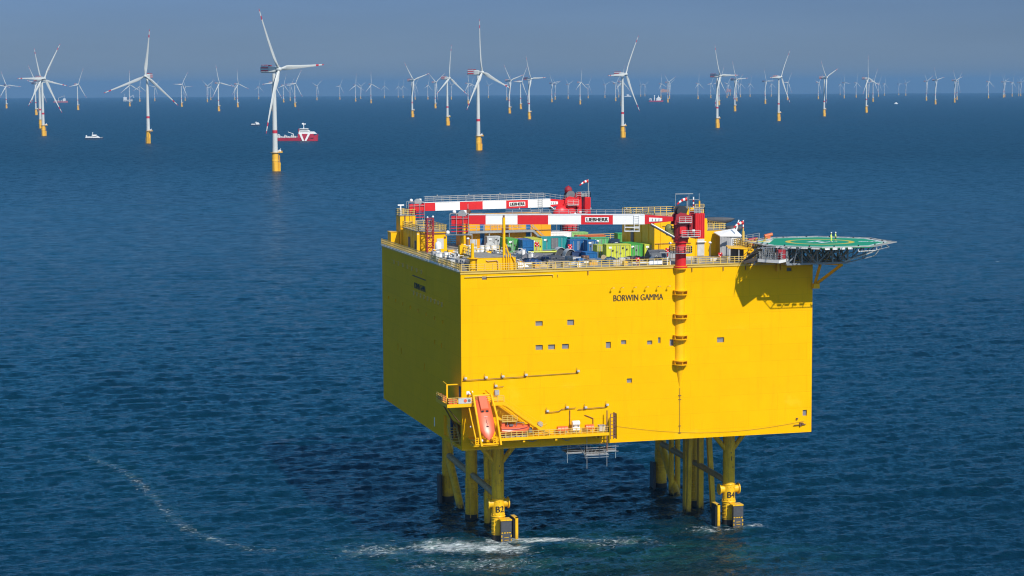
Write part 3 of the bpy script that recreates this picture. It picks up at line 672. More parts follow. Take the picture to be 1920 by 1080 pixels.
# ------------------------------------------------------------------ legs
LX = (10.6, 56.8); LY = (14.6, 34.0, 53.0)
def leg(x, y, front, tag=None, side=1, gside=1):
    m = MB()
    m.cyl((x,y,7.9),(x,y,ZB+0.1), 1.15, n=28); m.ring((x,y,13.2),1.15,0.06,n=28); m.ring((x,y,16.4),1.15,0.06,n=28); m.ring((x,y,10.4),1.15,0.06,n=28)
    lg = part('leg', m, M_leg, plat, smooth=True)
    lw = MB().cyl((x,y,4.4),(x,y,8.0),1.22,n=28).ring((x,y,7.9),1.22,0.1,n=28).ring((x,y,4.5),1.28,0.13,n=28)
    if front:
        for a in range(0, 360, 30):
            for z in (4.9, 7.4): lw.box(x+1.24*math.cos(R(a))-0.07, y+1.24*math.sin(R(a))-0.07, z-0.07, x+1.24*math.cos(R(a))+0.07, y+1.24*math.sin(R(a))+0.07, z+0.07)
        for s in (-1, 1): lw.cyl((x+s*1.0,y,6.9),(x+s*1.85,y,6.9),0.8,n=20).cyl((x+s*1.85,y,6.9),(x+s*2.05,y,6.9),1.1,n=20)
    part('leg_sleeve', lw, M_legw if front else M_leg, lg, smooth=True)
    fb = MB().cyl((x,y,0.9),(x,y,4.5),1.26,n=28)
    for z in (1.4, 2.1, 2.8, 3.5, 4.1): fb.ring((x,y,z),1.26,0.08,n=28)
    for z in ((5.2,6.2,7.2) if not front else ()): fb.ring((x,y,z),1.26,0.08,n=28)
    part('leg_foot', fb, M_leg, lg, smooth=True)
    part('waterline_growth', MB().cyl((x,y,-3),(x,y,1.0),1.31,n=28), M_growth, lg, smooth=True)
    if front:
        ln = text_part('leg_number', tag, 1.5, Matrix(((1,0,0,x-0.72),(0,0,-1,y-1.32),(0,1,0,5.35),(0,0,0,1))), M_ink, lg, 0.05, 0.0, 1.15, 0.07)
        for v in ln.data.vertices:          # painted round the sleeve
            w_ = v.co + ORIG[plat.name]; an_ = (w_.x - x)/1.23; rr_ = 1.30 + 0.2*((y - 1.32) - w_.y)
            v.co = Vector((x + rr_*math.sin(an_), y - rr_*math.cos(an_), w_.z)) - ORIG[plat.name]
        fx = x + 0.75*side; fr = MB().box(fx-1.1, y-3.1, 4.08, fx+1.1, y-1.0, 4.3)
        fr.bar((fx+1.1, y-2.0, 2.3),(fx+1.1, y-2.0, 4.2),0.14)
        fr.bar((x-1.2, y-1.75, 2.0),(x-1.2, y-1.75, 4.2), 0.13).bar((x-1.2,y-1.75,4.15),(fx-0.9,y-1.75,4.15),0.13)
        part('fender_frame', fr, M_legw, lg)
        part('fender', MB().box(fx-1.0, y-3.15, 2.0, fx+1.0, y-2.5, 4.0), M_char, lg)
        pn = MB()
        pn.box(fx-1.0, y-3.1, -1.2, fx+1.0, y-2.5, 1.95, 0)
        for k in range(4):
            if k in (0, 3): [pn.box(fx-0.95+0.5*q, y-3.16, 1.75-k*0.72, fx-0.65+0.5*q, y-3.1, 1.92-k*0.72, 1) for q in range(4)]
        for s in (-1, 1): [pn.box(fx+s*0.9-0.09, y-3.155, zq, fx+s*0.9+0.09, y-3.1, zq+0.42, 1) for zq in (-0.5, 0.25, 1.0)]
        for k in range(4): pn.box(fx-0.4+0.02*k, y-3.15, 0.9-0.5*k, fx+0.42, y-3.1, 1.0-0.5*k, 1)
        part('fender_panel', pn, [M_char, M_legw], lg)
        gx = x + (3.1 if gside > 0 else -2.7); gp = MB().box(gx-0.38, y-1.0, -1.5, gx+0.38, y+1.2, 4.1, 0).box(gx-0.1, y-1.35, -0.6, gx+0.42, y-1.0, 4.25, 1).box(gx-0.36, y-1.35, 4.1, gx+0.42, y+1.2, 4.25, 1)
        part('conductor_guard', gp, [M_black, M_legw], lg)
        lb_ = MB()
        for s in (-1, 1): lb_.cyl((x+s*0.7,y-0.1,14.6),(x+s*5.0,y-0.1,ZB+0.1),0.48,n=14)
        part('knee_brace', lb_, M_leg, lg, smooth=True)
        part('drain_hole', MB().box(x-0.06,y-1.2,14.0,x+0.1,y-1.05,14.2).box(x+0.02,y-1.2,12.6,x+0.18,y-1.05,13.4).box(x+0.3,y-1.2,11.2,x+0.46,y-1.0,11.4), M_brown, lg)
    return lg
leg(LX[0], LY[0], True, 'B2', 1); leg(LX[1], LY[0], True, 'B4', 1, -1)
for x in LX:
    leg(x, LY[1], False); leg(x, LY[2], False)
for x in LX:
    br = MB().cyl((x,LY[0]+1.0,8.2),(x,LY[1]-1.0,8.8),0.6,n=16).cyl((x,LY[1]+1.2,8.8),(x,LY[2]-1.2,9.4),0.62,n=16)
    part('cross_brace', br, M_rust, plat, smooth=True)
    part('cross_brace', MB().cyl((x,LY[2]-0.8,9.2),(x+0.6,LY[2]-10.5,-2.5),0.78,n=18).ring((x+0.36,LY[2]-6.2,2.7),0.8,0.08,n=18), M_leg, plat, smooth=True)
    for dx_, dy_ in (((1.7, -5.5), (3.2, -3.0)) if x < 20 else ()):
        part('conductor_pipe', MB().cyl((x+dx_,LY[1]+dy_,-3),(x+dx_-0.1,LY[1]+dy_,6.2),0.62,n=16).cyl((x+dx_-0.1,LY[1]+dy_,6.2),(x+dx_-0.4,LY[1]+dy_,ZB),0.46,n=16).ring((x+dx_-0.2,LY[1]+dy_,8.6),0.5,0.16,n=16), M_leg, plat, smooth=True)
    part('cable_guard', MB().box(x-2.2,LY[2]-1.5,-2,x-1.6,LY[2]+0.5,5.6).box(x-2.25,LY[2]-1.8,-1,x-1.9,LY[2]-1.5,5.8), M_char, plat)
for dx_ in (-2.9, 0.1): part('cable_guide', MB().prism([(56.8+dx_-0.5,29.5),(56.8+dx_+0.5,29.5),(56.8+dx_+0.5,30.7),(56.8+dx_-0.5,30.7)], -2, ZB), M_leg, plat)
for dx_ in (-4.6, -3.2): part('conductor_pipe', MB().cyl((56.8+dx_+4.4,46,-3),(56.8+dx_+4.4,46,ZB),0.55,n=14).ring((56.8+dx_+4.4,46,10),0.58,0.08,n=14), M_leg, plat, smooth=True)
part('cable_guide', MB().bar((59.2,28.6,-2),(58.2,29.6,ZB),0.9), M_leg, plat)
part('cable_guide', MB().bar((53.2,27.0,-2),(54.4,29.0,ZB),0.8), M_leg, plat)
part('ladder', MB().bar((11.3,32.2,0.5),(11.3,32.2,9),0.08).bar((9.9,32.2,0.5),(9.9,32.2,9),0.12), M_legw, plat)

# ------------------------------------------------------------------ lifeboat balcony and stairs on the front wall
bal = part('balcony_floor', MB().box(1.0,-3.0,21.95,26.6,-0.003,22.2).box(1.0,-3.05,21.75,26.6,-2.85,22.28), M_yel, plat)
part('balcony_beam', MB().box(0.0,-0.14,19.82,26.9,-0.003,20.1).box(4.5,-2.8,21.3,4.9,-0.003,21.95).box(10.5,-2.8,21.3,10.9,-0.003,21.95).box(16.5,-2.8,21.3,16.9,-0.003,21.95).box(24.3,-2.2,21.2,24.6,-0.003,21.95).box(25.3,-1.2,20.9,25.6,-0.003,21.95), M_yel, bal)
part('balcony_railing', MB().rail([(6.3,-2.9,22.2),(26.5,-2.9,22.2),(26.5,-0.1,22.2)], 1.1, 1.0, 0.06), M_ypale, bal)
part('fascia_pipe', MB().tube([(7,-0.25,21.3),(12,-0.25,21.2),(13,-0.25,20.8),(14,-0.25,21.2)],0.06).tube([(18.5,-0.25,21.3),(19.3,-0.25,20.7),(20,-0.25,20.8),(20.4,-0.25,21.3),(25,-0.25,21.4)],0.06), M_grate, bal)
ub = part('corner_walkway', MB().box(-3.4,-3.0,28.15,7.0,-0.003,28.75).box(-3.4,0.0,28.15,-0.003,5.2,28.75), M_yel, plat)
part('walkway_railing', MB().rail([(-3.3,5.1,28.75),(-3.3,-2.9,28.75),(7.0,-2.9,28.75)], 1.1, 1.2, 0.055), M_ypale, ub)
part('walkway_brace', MB().bar((-3.2,0.3,28.1),(-0.05,4.4,23.5),0.16).bar((-3.2,-2.6,28.1),(-0.05,0.8,24.6),0.12), M_brown, ub)
part('door_portal', MB().bar((-2.3,1.5,28.75),(-2.3,1.5,31.6),0.28).bar((-2.3,1.5,31.6),(-0.05,1.5,31.6),0.2).bar((-2.3,1.5,31.6),(-2.3,4.2,31.8),0.15), M_yel, ub)
part('dark_door', MB().box(-0.1,0.4,28.75,-0.003,1.6,31.3), M_dblue, ub)
sm = MB()
for k in range(18): sm.box(7.2+0.46*k, -2.6, 28.35-0.34*k, 7.66+0.46*k, -1.5, 28.42-0.34*k)
for y in (-2.65, -1.45): sm.bar((7.0,y,28.5),(15.6,y,22.2),0.1,0.45); sm.bar((7.0,y,29.6),(15.6,y,23.3),0.08); sm.bar((7.0,y,29.05),(15.6,y,22.75),0.05)
part('balcony_stair', sm, M_yel, plat)
part('stair_landing', MB().box(6.8,-2.4,25.0,9.6,-0.2,25.15).rail([(6.9,-2.3,25.15),(9.6,-2.3,25.15)],1.0,0.9,0.05), M_ypale, plat)
part('cable_conduit', MB().tube([(20.1,-0.15,26.2),(20.1,-0.15,23.0)],0.07).tube([(22.9,-0.15,25.2),(24.5,-0.15,24.5),(24.5,-0.15,22.4)],0.07), M_brown, plat)
part('wall_louvre', MB().box(6.2,-0.1,25.0,9.4,-0.003,27.4).box(6.1,-0.14,23.6,12.6,-0.003,23.75), M_yel, plat)
ld = MB().rail([(26.9,-2.9,21.0),(28.0,-2.9,21.0)],4.6,0.5,0.06,6).rail([(28.0,-2.9,21.0),(28.0,-1.4,21.0)],4.6,0.5,0.06,6).bar((26.8,-1.2,18.5),(26.8,-1.2,26),0.16).bar((26.2,-2.9,19),(26.2,-2.9,25.2),0.14)
part('ladder_cage', ld, M_brown, plat)
# ------------------------------------------------------------------ wind turbines: one built in full, the rest copied with their parts
HUB = 102.0
def make_turbine():
    t = thing('wind_turbine', 'x', 'wind turbine', (0,0,0), 0, 'wind turbines of the offshore wind farm')
    fd = MB().cyl((0,0,-4),(0,0,18.6),3.35,n=24).cyl((0,0,10),(0,0,12),3.6,3.35,n=24)
    fo = part('foundation', fd, M_tyel, t, smooth=True, world=False)
    bl = MB()
    for x in (1.6, 3.4): bl.cyl((x,-3.4,-3),(x,-3.6,8.5),0.5,n=8)
    bl.box(1.2,-3.8,7.8,3.9,-2.4,8.6).bar((2.5,-3.6,0),(2.5,-3.6,16),0.7,0.25).box(-3.6,-1.6,-3,-2.9,-0.6,9)
    part('boat_landing', bl, M_tyel, fo, world=False)
    pf = MB().lathe((0,0,18.3), [(0.5,0),(4.6,0),(4.9,0.5),(0.5,0.5)], 20)
    pf.box(1.0,-4.2,18.35,7.2,0.8,18.85).rail([(7.1,-4.1,18.8),(7.1,0.7,18.8)],1.3,1.4,0.12,1).rail([(1,-4.1,18.8),(7.1,-4.1,18.8)],1.3,1.4,0.12,1)
    part('work_platform', pf, M_tyel, t, world=False)
    part('platform_crane', MB().box(3.6,-3.0,18.8,6.2,-0.6,21.2).bar((5.4,-1.6,21),(6.6,-2.4,22.6),0.35), M_white, t, world=False)
    N = 9; pr = [(2.75 - 1.0*k/N, 18.7 + (HUB-4.2-18.7)*k/N) for k in range(N+1)]
    tw = part('tower', MB().lathe((0,0,0), pr, 28), M_offw, t, smooth=True, world=False)
    part('red_band', MB().lathe((0,0,0), [(2.555,38.0),(2.53,38.0),(2.53,41.2),(2.545,41.2)][:0] + [(2.56,38.0),(2.525,41.2)], 28), M_tred, tw, smooth=True, world=False)
    na = MB()
    def ngon(y, w, z0, z1): return [(-w, y, z0+0.8), (-w+0.8, y, z0), (w-0.8, y, z0), (w, y, z0+0.8), (w, y, z1-0.7), (w-0.7, y, z1), (-w+0.7, y, z1), (-w, y, z1-0.7)]
    secs = [(-3.4, 2.0, -2.2, 2.2), (-1.5, 2.6, -3.3, 2.7), (4, 3.2, -3.6, 3.2), (13.5, 3.2, -3.4, 3.2), (14.6, 2.7, -2.9, 2.8)]
    vs = []; fs = []
    for y, w, a, b in secs: vs += [(p[0], p[1], p[2]+HUB) for p in ngon(y, w, a, b)]
    for i in range(len(secs)-1):
        for k in range(8): fs.append((i*8+k, i*8+(k+1) % 8, i*8+8+(k+1) % 8, i*8+8+k))
    fs += [tuple(range(8)), tuple(range(len(vs)-8, len(vs)))]
    na.add(vs, fs); na.mi = 0
    nc = part('nacelle', na, M_ngrey, t, world=False)
    nr_ = MB()
    for z0, z1 in ((-2.0, -0.7), (0.9, 2.1)):
        for s in (-1, 1): nr_.box(s*3.19, 4.6, HUB+z0, s*3.26, 13.4, HUB+z1)
        nr_.box(-2.6, 14.55, HUB+z0, 2.6, 14.66, HUB+z1)
    part('red_stripe', nr_, M_tred, nc, world=False)
    nw = MB(); vs = []
    for y, w, a, b in secs[:3]: vs += [(p[0]*1.012, p[1], p[2]*1.012+HUB) for p in ngon(y - (0.6 if y == 4 else 0), w, a, b)]
    nw.add(vs, [(i*8+k, i*8+(k+1) % 8, i*8+8+(k+1) % 8, i*8+8+k) for i in range(2) for k in range(8)])
    part('nacelle_collar', nw, M_offw, nc, world=False)
    part('helihoist_deck', MB().box(-2.6,8.6,HUB+3.2,2.6,13.4,HUB+3.45).rail([(-2.5,13.3,HUB+3.4),(2.5,13.3,HUB+3.4),(2.5,8.7,HUB+3.4),(-2.5,8.7,HUB+3.4)],1.2,2.5,0.1,1).box(-1.4,3.4,HUB+3.1,1.4,6.0,HUB+4.3), M_dred, nc, world=False)
    HY = -6.4
    hbm = MB().lathe((0,0,0), [(0.01,-2.9),(1.2,-2.6),(2.0,-1.7),(2.45,-0.4),(2.45,1.2),(2.1,2.9),(0.3,2.9)], 20)
    hbm.v = [(x, HY + z, HUB + y) for x, y, z in hbm.v]
    hu = part('rotor_hub', hbm, M_offw, t, smooth=True, world=False)
    # blade along +Z from the hub centre, thick root, widest at a fifth, slightly bent into the wind, red marks by the tip
    bm_ = MB(); n = 12; L_ = 71.0
    st_ = [(0,1.25,1.25,0,0),(2.4,1.25,1.25,0,0),(6,1.7,1.1,0.35,18),(11,2.45,0.8,0.7,15),(16,2.5,0.6,0.7,11),(24,2.1,0.45,0.5,7),(34,1.7,0.34,0.35,4),(46,1.25,0.25,0.2,2),(56,0.98,0.18,0.12,1),(58.6,0.92,0.17,0.1,1),(62.8,0.8,0.14,0.08,0),(68,0.6,0.1,0.05,0),(70.2,0.34,0.06,0,0),(71,0.08,0.03,0,0)]
    for z, c, th_, off, tw_ in st_:
        pb = -3.6*(z/71)**2 - 0.03*z
        ca, sa = math.cos(R(tw_)), math.sin(R(tw_))
        for k in range(n):
            q = 2*math.pi*k/n; x, y = c*math.cos(q) - off, th_*math.sin(q)*(1 - 0.35*math.cos(q))
            bm_.v.append((x*ca - y*sa, x*sa + y*ca + pb, z))
    for i in range(len(st_)-1):
        zc = (st_[i][0] + st_[i+1][0])/2
        for k in range(n):
            bm_.f.append((i*n+k, i*n+(k+1) % n, (i+1)*n+(k+1) % n, (i+1)*n+k)); bm_.m.append(1 if 58.0 < zc < 62.8 or zc > 68.5 else 0)
    bm_.f.append(tuple(range(len(bm_.v)-n, len(bm_.v)))); bm_.m.append(1)
    bme = mesh_of('blade', bm_, [M_offw, M_tred], True)
    blades = []
    for k in range(3):
        b = bpy.data.objects.new('blade', bme); COL.objects.link(b); b.parent = t; b.location = (0, HY, HUB); b.rotation_euler = (0, R(120*k), 0); blades.append(b)
    return t, blades
turb, blades = make_turbine()
bnames = [b.name for b in blades]
tree = [(c, kids(c)) for c in kids(turb)]
# labels: the big ones by their look, the small ones by their place beside a big one
BIG = {516: 'the largest wind turbine', 897: 'the second largest turbine', 278: 'the big face-on turbine', 1167: 'the turbine above the crane pedestal', 1344: 'the turbine above the right deckhouse', 82: 'the front turbine of the left cluster',
       839: 'the turbine above the front crane tip', 1460: 'the turbine above the helideck', 1545: 'the turbine above the two people', 1624: 'the right-hand mid-sized turbine', 992: 'the taller turbine above the rear boom', 773: 'the turbine above the boom basket'}
BIGLAB = {516: 'largest wind turbine, in front of the red supply ship, one blade horizontal',
  897: 'second largest wind turbine, above the middle of the yellow platform, one blade pointing up',
  278: 'big wind turbine facing the viewer with wide level blades, right of the white catamaran',
  1167: 'large wind turbine with a blade pointing left, above the front crane machine house',
  1344: 'large wind turbine with a horizontal right blade and grey nacelle, above the white tent',
  82: 'front and largest turbine of the overlapping cluster near the left edge',
  839: 'mid-sized turbine with one blade straight up, left neighbour of the second largest turbine',
  1460: 'mid-sized turbine with a blade pointing left, above the left part of the helideck',
  1545: 'mid-sized Y-shaped turbine with two raised blades, above the people on the helideck',
  1624: 'mid-sized turbine above the right end of the helideck, upright blade',
  992: 'mid-sized turbine with a horizontal right blade, right of the second largest turbine',
  773: 'mid-sized Y-shaped turbine above the tip basket of the rear crane boom'}
order = sorted(TURB, key=lambda o: o[0]); xs_big = sorted(BIG)
ORD = ['first', 'second', 'third', 'fourth', 'fifth', 'sixth', 'seventh', 'eighth', 'ninth', 'tenth', 'eleventh', 'twelfth', 'thirteenth', 'fourteenth', 'fifteenth', 'sixteenth', 'seventeenth', 'eighteenth', 'nineteenth', 'twentieth', 'twenty-first', 'twenty-second']
def near_big(o): 
    return next((b for b in xs_big if abs(o[0]-b) <= 1 and o[6] > 60), None)
cnt = {}; labs = {}
for o in order:
    if o[0] < 0: labs[o] = 'wind turbine mostly outside the left edge of the picture, only a blade tip showing'; continue
    b = near_big(o)
    if b is not None: labs[o] = BIGLAB[b]; continue
    left = [x for x in xs_big if x < o[0]]
    size = 'mid-sized' if o[6] > 45 else 'small hazy' if o[6] > 28 else 'tiny faint'
    if not left:
        cnt['L'] = cnt.get('L', 0) + 1
        labs[o] = '%s turbine, %s tower from the left edge of the picture' % (size, ORD[cnt['L']-1]); continue
    k = left[-1]; cnt[k] = cnt.get(k, 0) + 1
    labs[o] = '%s turbine, %s tower to the right of %s' % (size, ORD[cnt[k]-1], BIG[k])
first = True
for o in TURB:
    px_, X_, Y_, Z_, rz, phi, hh = o
    if first: tt, mp = turb, {n: bpy.data.objects[n] for n in bnames}; turb.location = (X_, Y_, Z_); turb.rotation_euler = (0, 0, R(rz)); turb['label'] = labs[o]; first = False
    else: tt, mp = dup(turb, (X_, Y_, Z_), R(rz), labs[o], tree)
    for k, n in enumerate(bnames): mp[n].rotation_euler = (0, R(phi + 120*k), 0)
# ------------------------------------------------------------------ the two deck cranes
def crane(name, label, P, tip, z, rear):
    px, py = P; root = Vector((px, py, z)); tp = Vector(tip); 
    d = (tp - root); d.normalize()          # from the root out to the tip
    n = Vector((d.y, -d.x, 0)).normalized()     # towards the viewer side
    if n.y > 0: n = -n
    u = d.cross(n).normalized()
    if u.z < 0: u = -u
    L_ = (tp - root).length
    t = thing(name, label, 'crane', (px, py, ZT), 0, 'red and white pedestal cranes')
    def at(s, a, b): return root + d*s + n*a + u*b         # s along the boom, a towards viewer, b up
    def girder(mb, s0, s1, h0, h1, w, mi=0, b0=0, b1=0):
        vs = []
        for s, h, b in ((s0, h0, b0), (s1, h1, b1)):
            for a, c in ((-w/2, -h/2), (w/2, -h/2), (w/2, h/2), (-w/2, h/2)): vs.append(at(s, a, b+c))
        mb.add(vs, [(0,1,2,3),(7,6,5,4),(0,4,5,1),(1,5,6,2),(2,6,7,3),(3,7,4,0)], mi)
    # pedestal
    pd = MB().cyl((px,py,ZT-0.4),(px,py,z-3.6),1.0,n=28).cyl((px,py,ZT-0.4),(px,py,ZT-0.1),1.25,n=28).cyl((px,py,z-4.2),(px,py,z-3.5),1.35,n=28).cyl((px,py,z-5.6),(px,py,z-5.4),1.12,n=28)
    if rear: pd = MB().cyl((px,py,ZT-0.4),(px,py,z-3.6),1.45,1.7,n=28).cyl((px,py,z-4.2),(px,py,z-3.4),1.9,n=28)
    ped = part('pedestal', pd, M_red, t, smooth=True)
    zz = z - 6.1
    wk = MB().lathe((px,py,zz), [(1.0,0),(2.1,0),(2.1,0.12),(1.0,0.12)], 24)
    ringp = [(px+2.05*math.cos(R(a)), py+2.05*math.sin(R(a)), zz+0.12) for a in range(0, 361, 30)]
    wk.rail(ringp, 1.1, 1.1, 0.05); wk.bar((px-4.0,py+0.4,zz+0.1),(px-1.4,py+0.4,zz+0.1),0.9,0.12)
    part('pedestal_walkway', wk, M_grate, ped)
    # slewing house
    hs = MB()
    hs.cyl((px,py,z-3.6),(px,py,z-0.9),1.3,n=28); hs.cyl((px,py,z-3.6),(px,py,z-3.3),1.5,n=28); hs.box(px-0.8,py+0.5,z-3.2,px+2.6,py+1.2,z-0.9)
    hs.prismY([(px-1.6,z-0.9),(px+1.9,z-0.9),(px+1.6,z+0.9),(px-0.4,z+1.3),(px-1.2,z+0.9)], py-1.1, py-0.55); hs.prismY([(px-1.6,z-0.9),(px+1.9,z-0.9),(px+1.6,z+0.9),(px-0.4,z+1.3),(px-1.2,z+0.9)], py+0.55, py+1.1)
    hs.box(px+1.5,py-0.5,z-3.0,px+2.5,py+0.5,z+1.6)
    house = part('machine_house', hs, M_dred if not rear else M_red, t)  # front house in darker red: shade below boom and walkway put into the colour
    part('lit_house_patch', MB().box(px-0.7,py-1.40,z-2.6,px+0.5,py-1.2,z-1.3), M_red, house)  # added slab: lit middle of the house front, given as brighter red
    pl = MB().box(px-0.6,py-2.3,z-3.1,px+2.9,py-1.36,z-3.0).rail([(px-0.6,py-2.25,z-3.0),(px+2.9,py-2.25,z-3.0)],1.1,1.2,0.035).box(px-1.0,py-2.0,z-0.55,px+1.4,py-1.12,z-0.42).rail([(px-1.0,py-1.95,z-0.42),(px+1.4,py-1.95,z-0.42)],1.0,1.2,0.03)
    part('house_walkway', pl, M_lgrey, house)
    part('house_floodlight', MB().box(px+1.6,py-1.75,z-2.1,px+2.1,py-1.4,z-1.8), M_white, house)
    if not rear:
        part('drive_unit', MB().ball((px-2.1,py+0.6,z-1.7),(0.75,0.6,0.9),10,7).box(px-2.5,py+0.1,z-2.9,px-1.2,py+0.9,z-1.6), mat('olive_machine', (0.14,0.15,0.04), 0.6, var=0.5, scale=3), house)
    else:
        part('house_shroud', MB().ball((px-2.0,py-0.6,z-2.4),(2.0,1.2,1.9),18,10), M_red, house, smooth=True)
    # winch on top and counterweight
    wi = MB().cyl((px+0.0,py-0.75,z+1.5),(px+0.0,py+0.75,z+1.5),0.75,n=20)
    for y in (-0.85, 0.75): wi.cyl((px+0.0,py+y,z+1.5),(px+0.0,py+y+0.1,z+1.5),1.0,n=20)
    part('winch_drum', wi, M_black if not rear else M_dgrey, house, smooth=True)
    part('winch_motor', MB().bar((px+0.9,py-0.9,z+0.9),(px+1.3,py-0.9,z+2.0),0.45).box(px+1.8,py-0.3,z+1.4,px+2.4,py+0.5,z+2.1), M_yel if not rear else M_dred, house)
    cw = MB(); c0, c1 = (px+2.35, px+4.1) if not rear else (px+3.0, px+4.2)
    cw.box(c0,py-1.3,z-3.5,c1,py+1.3,z+1.1)
    for k in range(5): x_ = c0 + 0.15 + (c1-c0-0.3)*k/4; cw.box(x_-0.05,py-1.38,z-3.4,x_+0.05,py-1.3,z+1.0)
    for k in range(5): y_ = py-1.1+0.55*k; cw.box(c1,y_-0.05,z-3.4,c1+0.08,y_+0.05,z+1.0)
    part('counterweight', cw, M_red, t)
    tp_ = MB().rail([(px+1.2,py-1.2,z+1.1),(c1,py-1.2,z+1.1),(c1,py+1.2,z+1.1)],1.1,0.9,0.05).box(px+2.5,py-0.8,z+1.1,px+3.6,py+0.6,z+1.9)
    part('house_railing', tp_, M_grate, t)
    if not rear:
        fr = MB()
        for a in ((px-0.2,py+2.2),(px+4.4,py+2.2),(px+2.4,py+2.2)): fr.bar((a[0],a[1],z+1),(a[0],a[1],z+4.6),0.06)
        fr.bar((px-0.2,py+2.2,z+4.5),(px+3.2,py+2.2,z+4.5),0.14).bar((px+2.4,py+2.2,z+3.4),(px+4.4,py+2.2,z+3.4),0.08).bar((px-0.2,py+2.2,z+2.6),(px+0.3,py+2.2,z+1.8),0.06)
        part('aerial_frame', fr, M_grate, t)
        part('striped_pole', MB().cyl((px+2.6,py+0.4,z+1.8),(px+2.6,py+0.4,z+4.0),0.13,n=8,mi=0).cyl((px+2.6,py+0.4,z+2.3),(px+2.6,py+0.4,z+2.7),0.15,n=8,mi=1).cyl((px+2.6,py+0.4,z+3.1),(px+2.6,py+0.4,z+3.5),0.15,n=8,mi=1).box(px+2.3,py,z+1.1,px+3.1,py+0.8,z+1.9,1), [M_white, M_dred], t)
        part('yellow_post', MB().cyl((px+3.6,py,z+1.1),(px+3.6,py,z+3.3),0.16,n=8), M_yel, t)
    else:
        part('mast_lamp', MB().ball((px-0.3,py,z+2.6),0.85,12,8).bar((px-0.3,py,z+1.4),(px-0.3,py,z+3.6),0.12), M_dred, t)
    # boom: tapered red root, then white and red box sections out to the tip
    F_ = 0.925 if not rear else 0.935
    if not rear: cuts = [(0.035,0.165,1),(0.165,0.31,0),(0.31,0.455,1),(0.455,0.605,0),(0.605,0.745,1),(0.745,0.89,0),(0.89,0.965,1)]
    else: cuts = [(0.015,0.135,1),(0.135,0.285,0),(0.285,0.43,1),(0.43,0.585,0),(0.585,0.735,1),(0.735,0.895,0),(0.895,0.975,1)]
    bm_ = MB()
    girder(bm_, L_*cuts[0][0], L_*cuts[0][1], 0.75, 1.72, 1.2, 1, 0.1, 0.0)
    for a, b, mi in cuts[1:]: girder(bm_, L_*a, L_*b, 1.72, 1.72 if a < 0.8 else 1.55, 1.2, mi, 0.0, 0 if a < 0.8 else -0.04)
    for a, b, mi in cuts[1:]: girder(bm_, L_*a+0.02, L_*b-0.02, 0.08, 0.08, 1.34, 0, 0.88, 0.88)
    boom = part('boom', bm_, [M_white, M_red], t)
    sg = cuts[2+2]; s0, s1 = L_*sg[0], L_*sg[1]       # the red section that carries the name plate
    sg = cuts[2] if False else cuts[2]
    s0, s1 = L_*cuts[2][0], L_*cuts[2][1]
    pm = (s0+s1)/2; hw_ = (s1-s0)*0.37
    pb = MB(); vs = []
    for a in (0.6, 0.66):
        for s, b in ((pm-hw_, -0.45), (pm+hw_, -0.45), (pm+hw_, 0.45), (pm-hw_, 0.45)): vs.append(at(s, a, b))
    pb.add(vs, [(0,1,2,3),(7,6,5,4),(0,4,5,1),(1,5,6,2),(2,6,7,3),(3,7,4,0)])
    pl_ = part('name_plate', pb, M_white, boom)
    xd = -d                                          # text reads from tip side (left) to root side (right)
    o = at(pm + hw_*0.9, 0.665, -0.31)
    mtx = Matrix(((xd.x, u.x, n.x, o.x), (xd.y, u.y, n.y, o.y), (xd.z, u.z, n.z, o.z), (0,0,0,1)))
    text_part('name_lettering', 'LIEBHERR', hw_*1.8, mtx, M_ink, boom, 0.03, 0.0, 0.62, 0.10)
    wpl = MB(); vs = []; sa, sb = L_*0.085, L_*0.145
    for a in (0.6, 0.65):
        for s, b in ((sa, -0.28), (sb, -0.38), (sb, 0.38), (sa, 0.28)): vs.append(at(s, a, b))
    wpl.add(vs, [(0,1,2,3),(7,6,5,4),(0,4,5,1),(1,5,6,2),(2,6,7,3),(3,7,4,0)])
    for k in range(3): s_ = sa + (sb-sa)*(0.25+0.25*k); wpl.bar(at(s_,0.66,-0.2), at(s_,0.66,0.2), 0.5, 0.03, mi=1)
    part('white_panel', wpl, [M_white, M_lgrey], boom)
    # walkway rails: on top for the rear boom, behind for the front boom
    wr = MB()
    b0 = 0.95 if rear else 0.55; a0 = 0.55 if rear else -1.6
    sA, sB = L_*0.17, L_*(0.96 if rear else 0.8)
    for b in ((0.4, 0.8, 1.15) if rear else (0.35, 0.75, 1.1)):
        for a in ((a0, -0.55) if rear else (a0,)): wr.bar(at(sA, a, b0+b), at(sB, a, b0+b), 0.075)
    k = 0
    while sA + k*1.7 < sB:
        for a in ((a0, -0.55) if rear else (a0,)): wr.bar(at(sA+k*1.7, a, b0-0.1), at(sA+k*1.7, a, b0+1.15), 0.07)
        k += 1
    if not rear: wr.bar(at(sA, -1.1, 0.5), at(sB, -1.1, 0.5), 1.0, 0.06)
    else:
        wr.bar(at(sA, 0.5, b0+1.15), at(L_*0.03, 0.5, b0+0.4), 0.075); wr.bar(at(sA, 0.5, b0+0.7), at(L_*0.03, 0.5, b0-0.1), 0.075)
        for k in range(5): wr.bar(at(sA*(1-k/5), 0.5, b0-0.1-0.1*k), at(sA*(1-k/5), 0.5, b0+1.15-0.13*k), 0.06)
    for k in range(4): wr.box(*(at(sA+(sB-sA)*(0.12+0.26*k), a0, b0+1.2) - Vector((.1,.1,0))), *(at(sA+(sB-sA)*(0.12+0.26*k), a0, b0+1.5) + Vector((.1,.1,.0))))
    part('boom_walkway', wr, M_grate, boom)
    # hanging maintenance cradle under the inner boom, ladder hoop and luffing ram
    s_ = L_*0.19; hk = MB()
    for sx_ in (0, 0.9, 2.6):
        for a in (-0.8, 0.85): hk.bar(at(s_+sx_, a, 0.9 if sx_ < 1 else -0.7), at(s_+sx_, a, -2.1), 0.06)
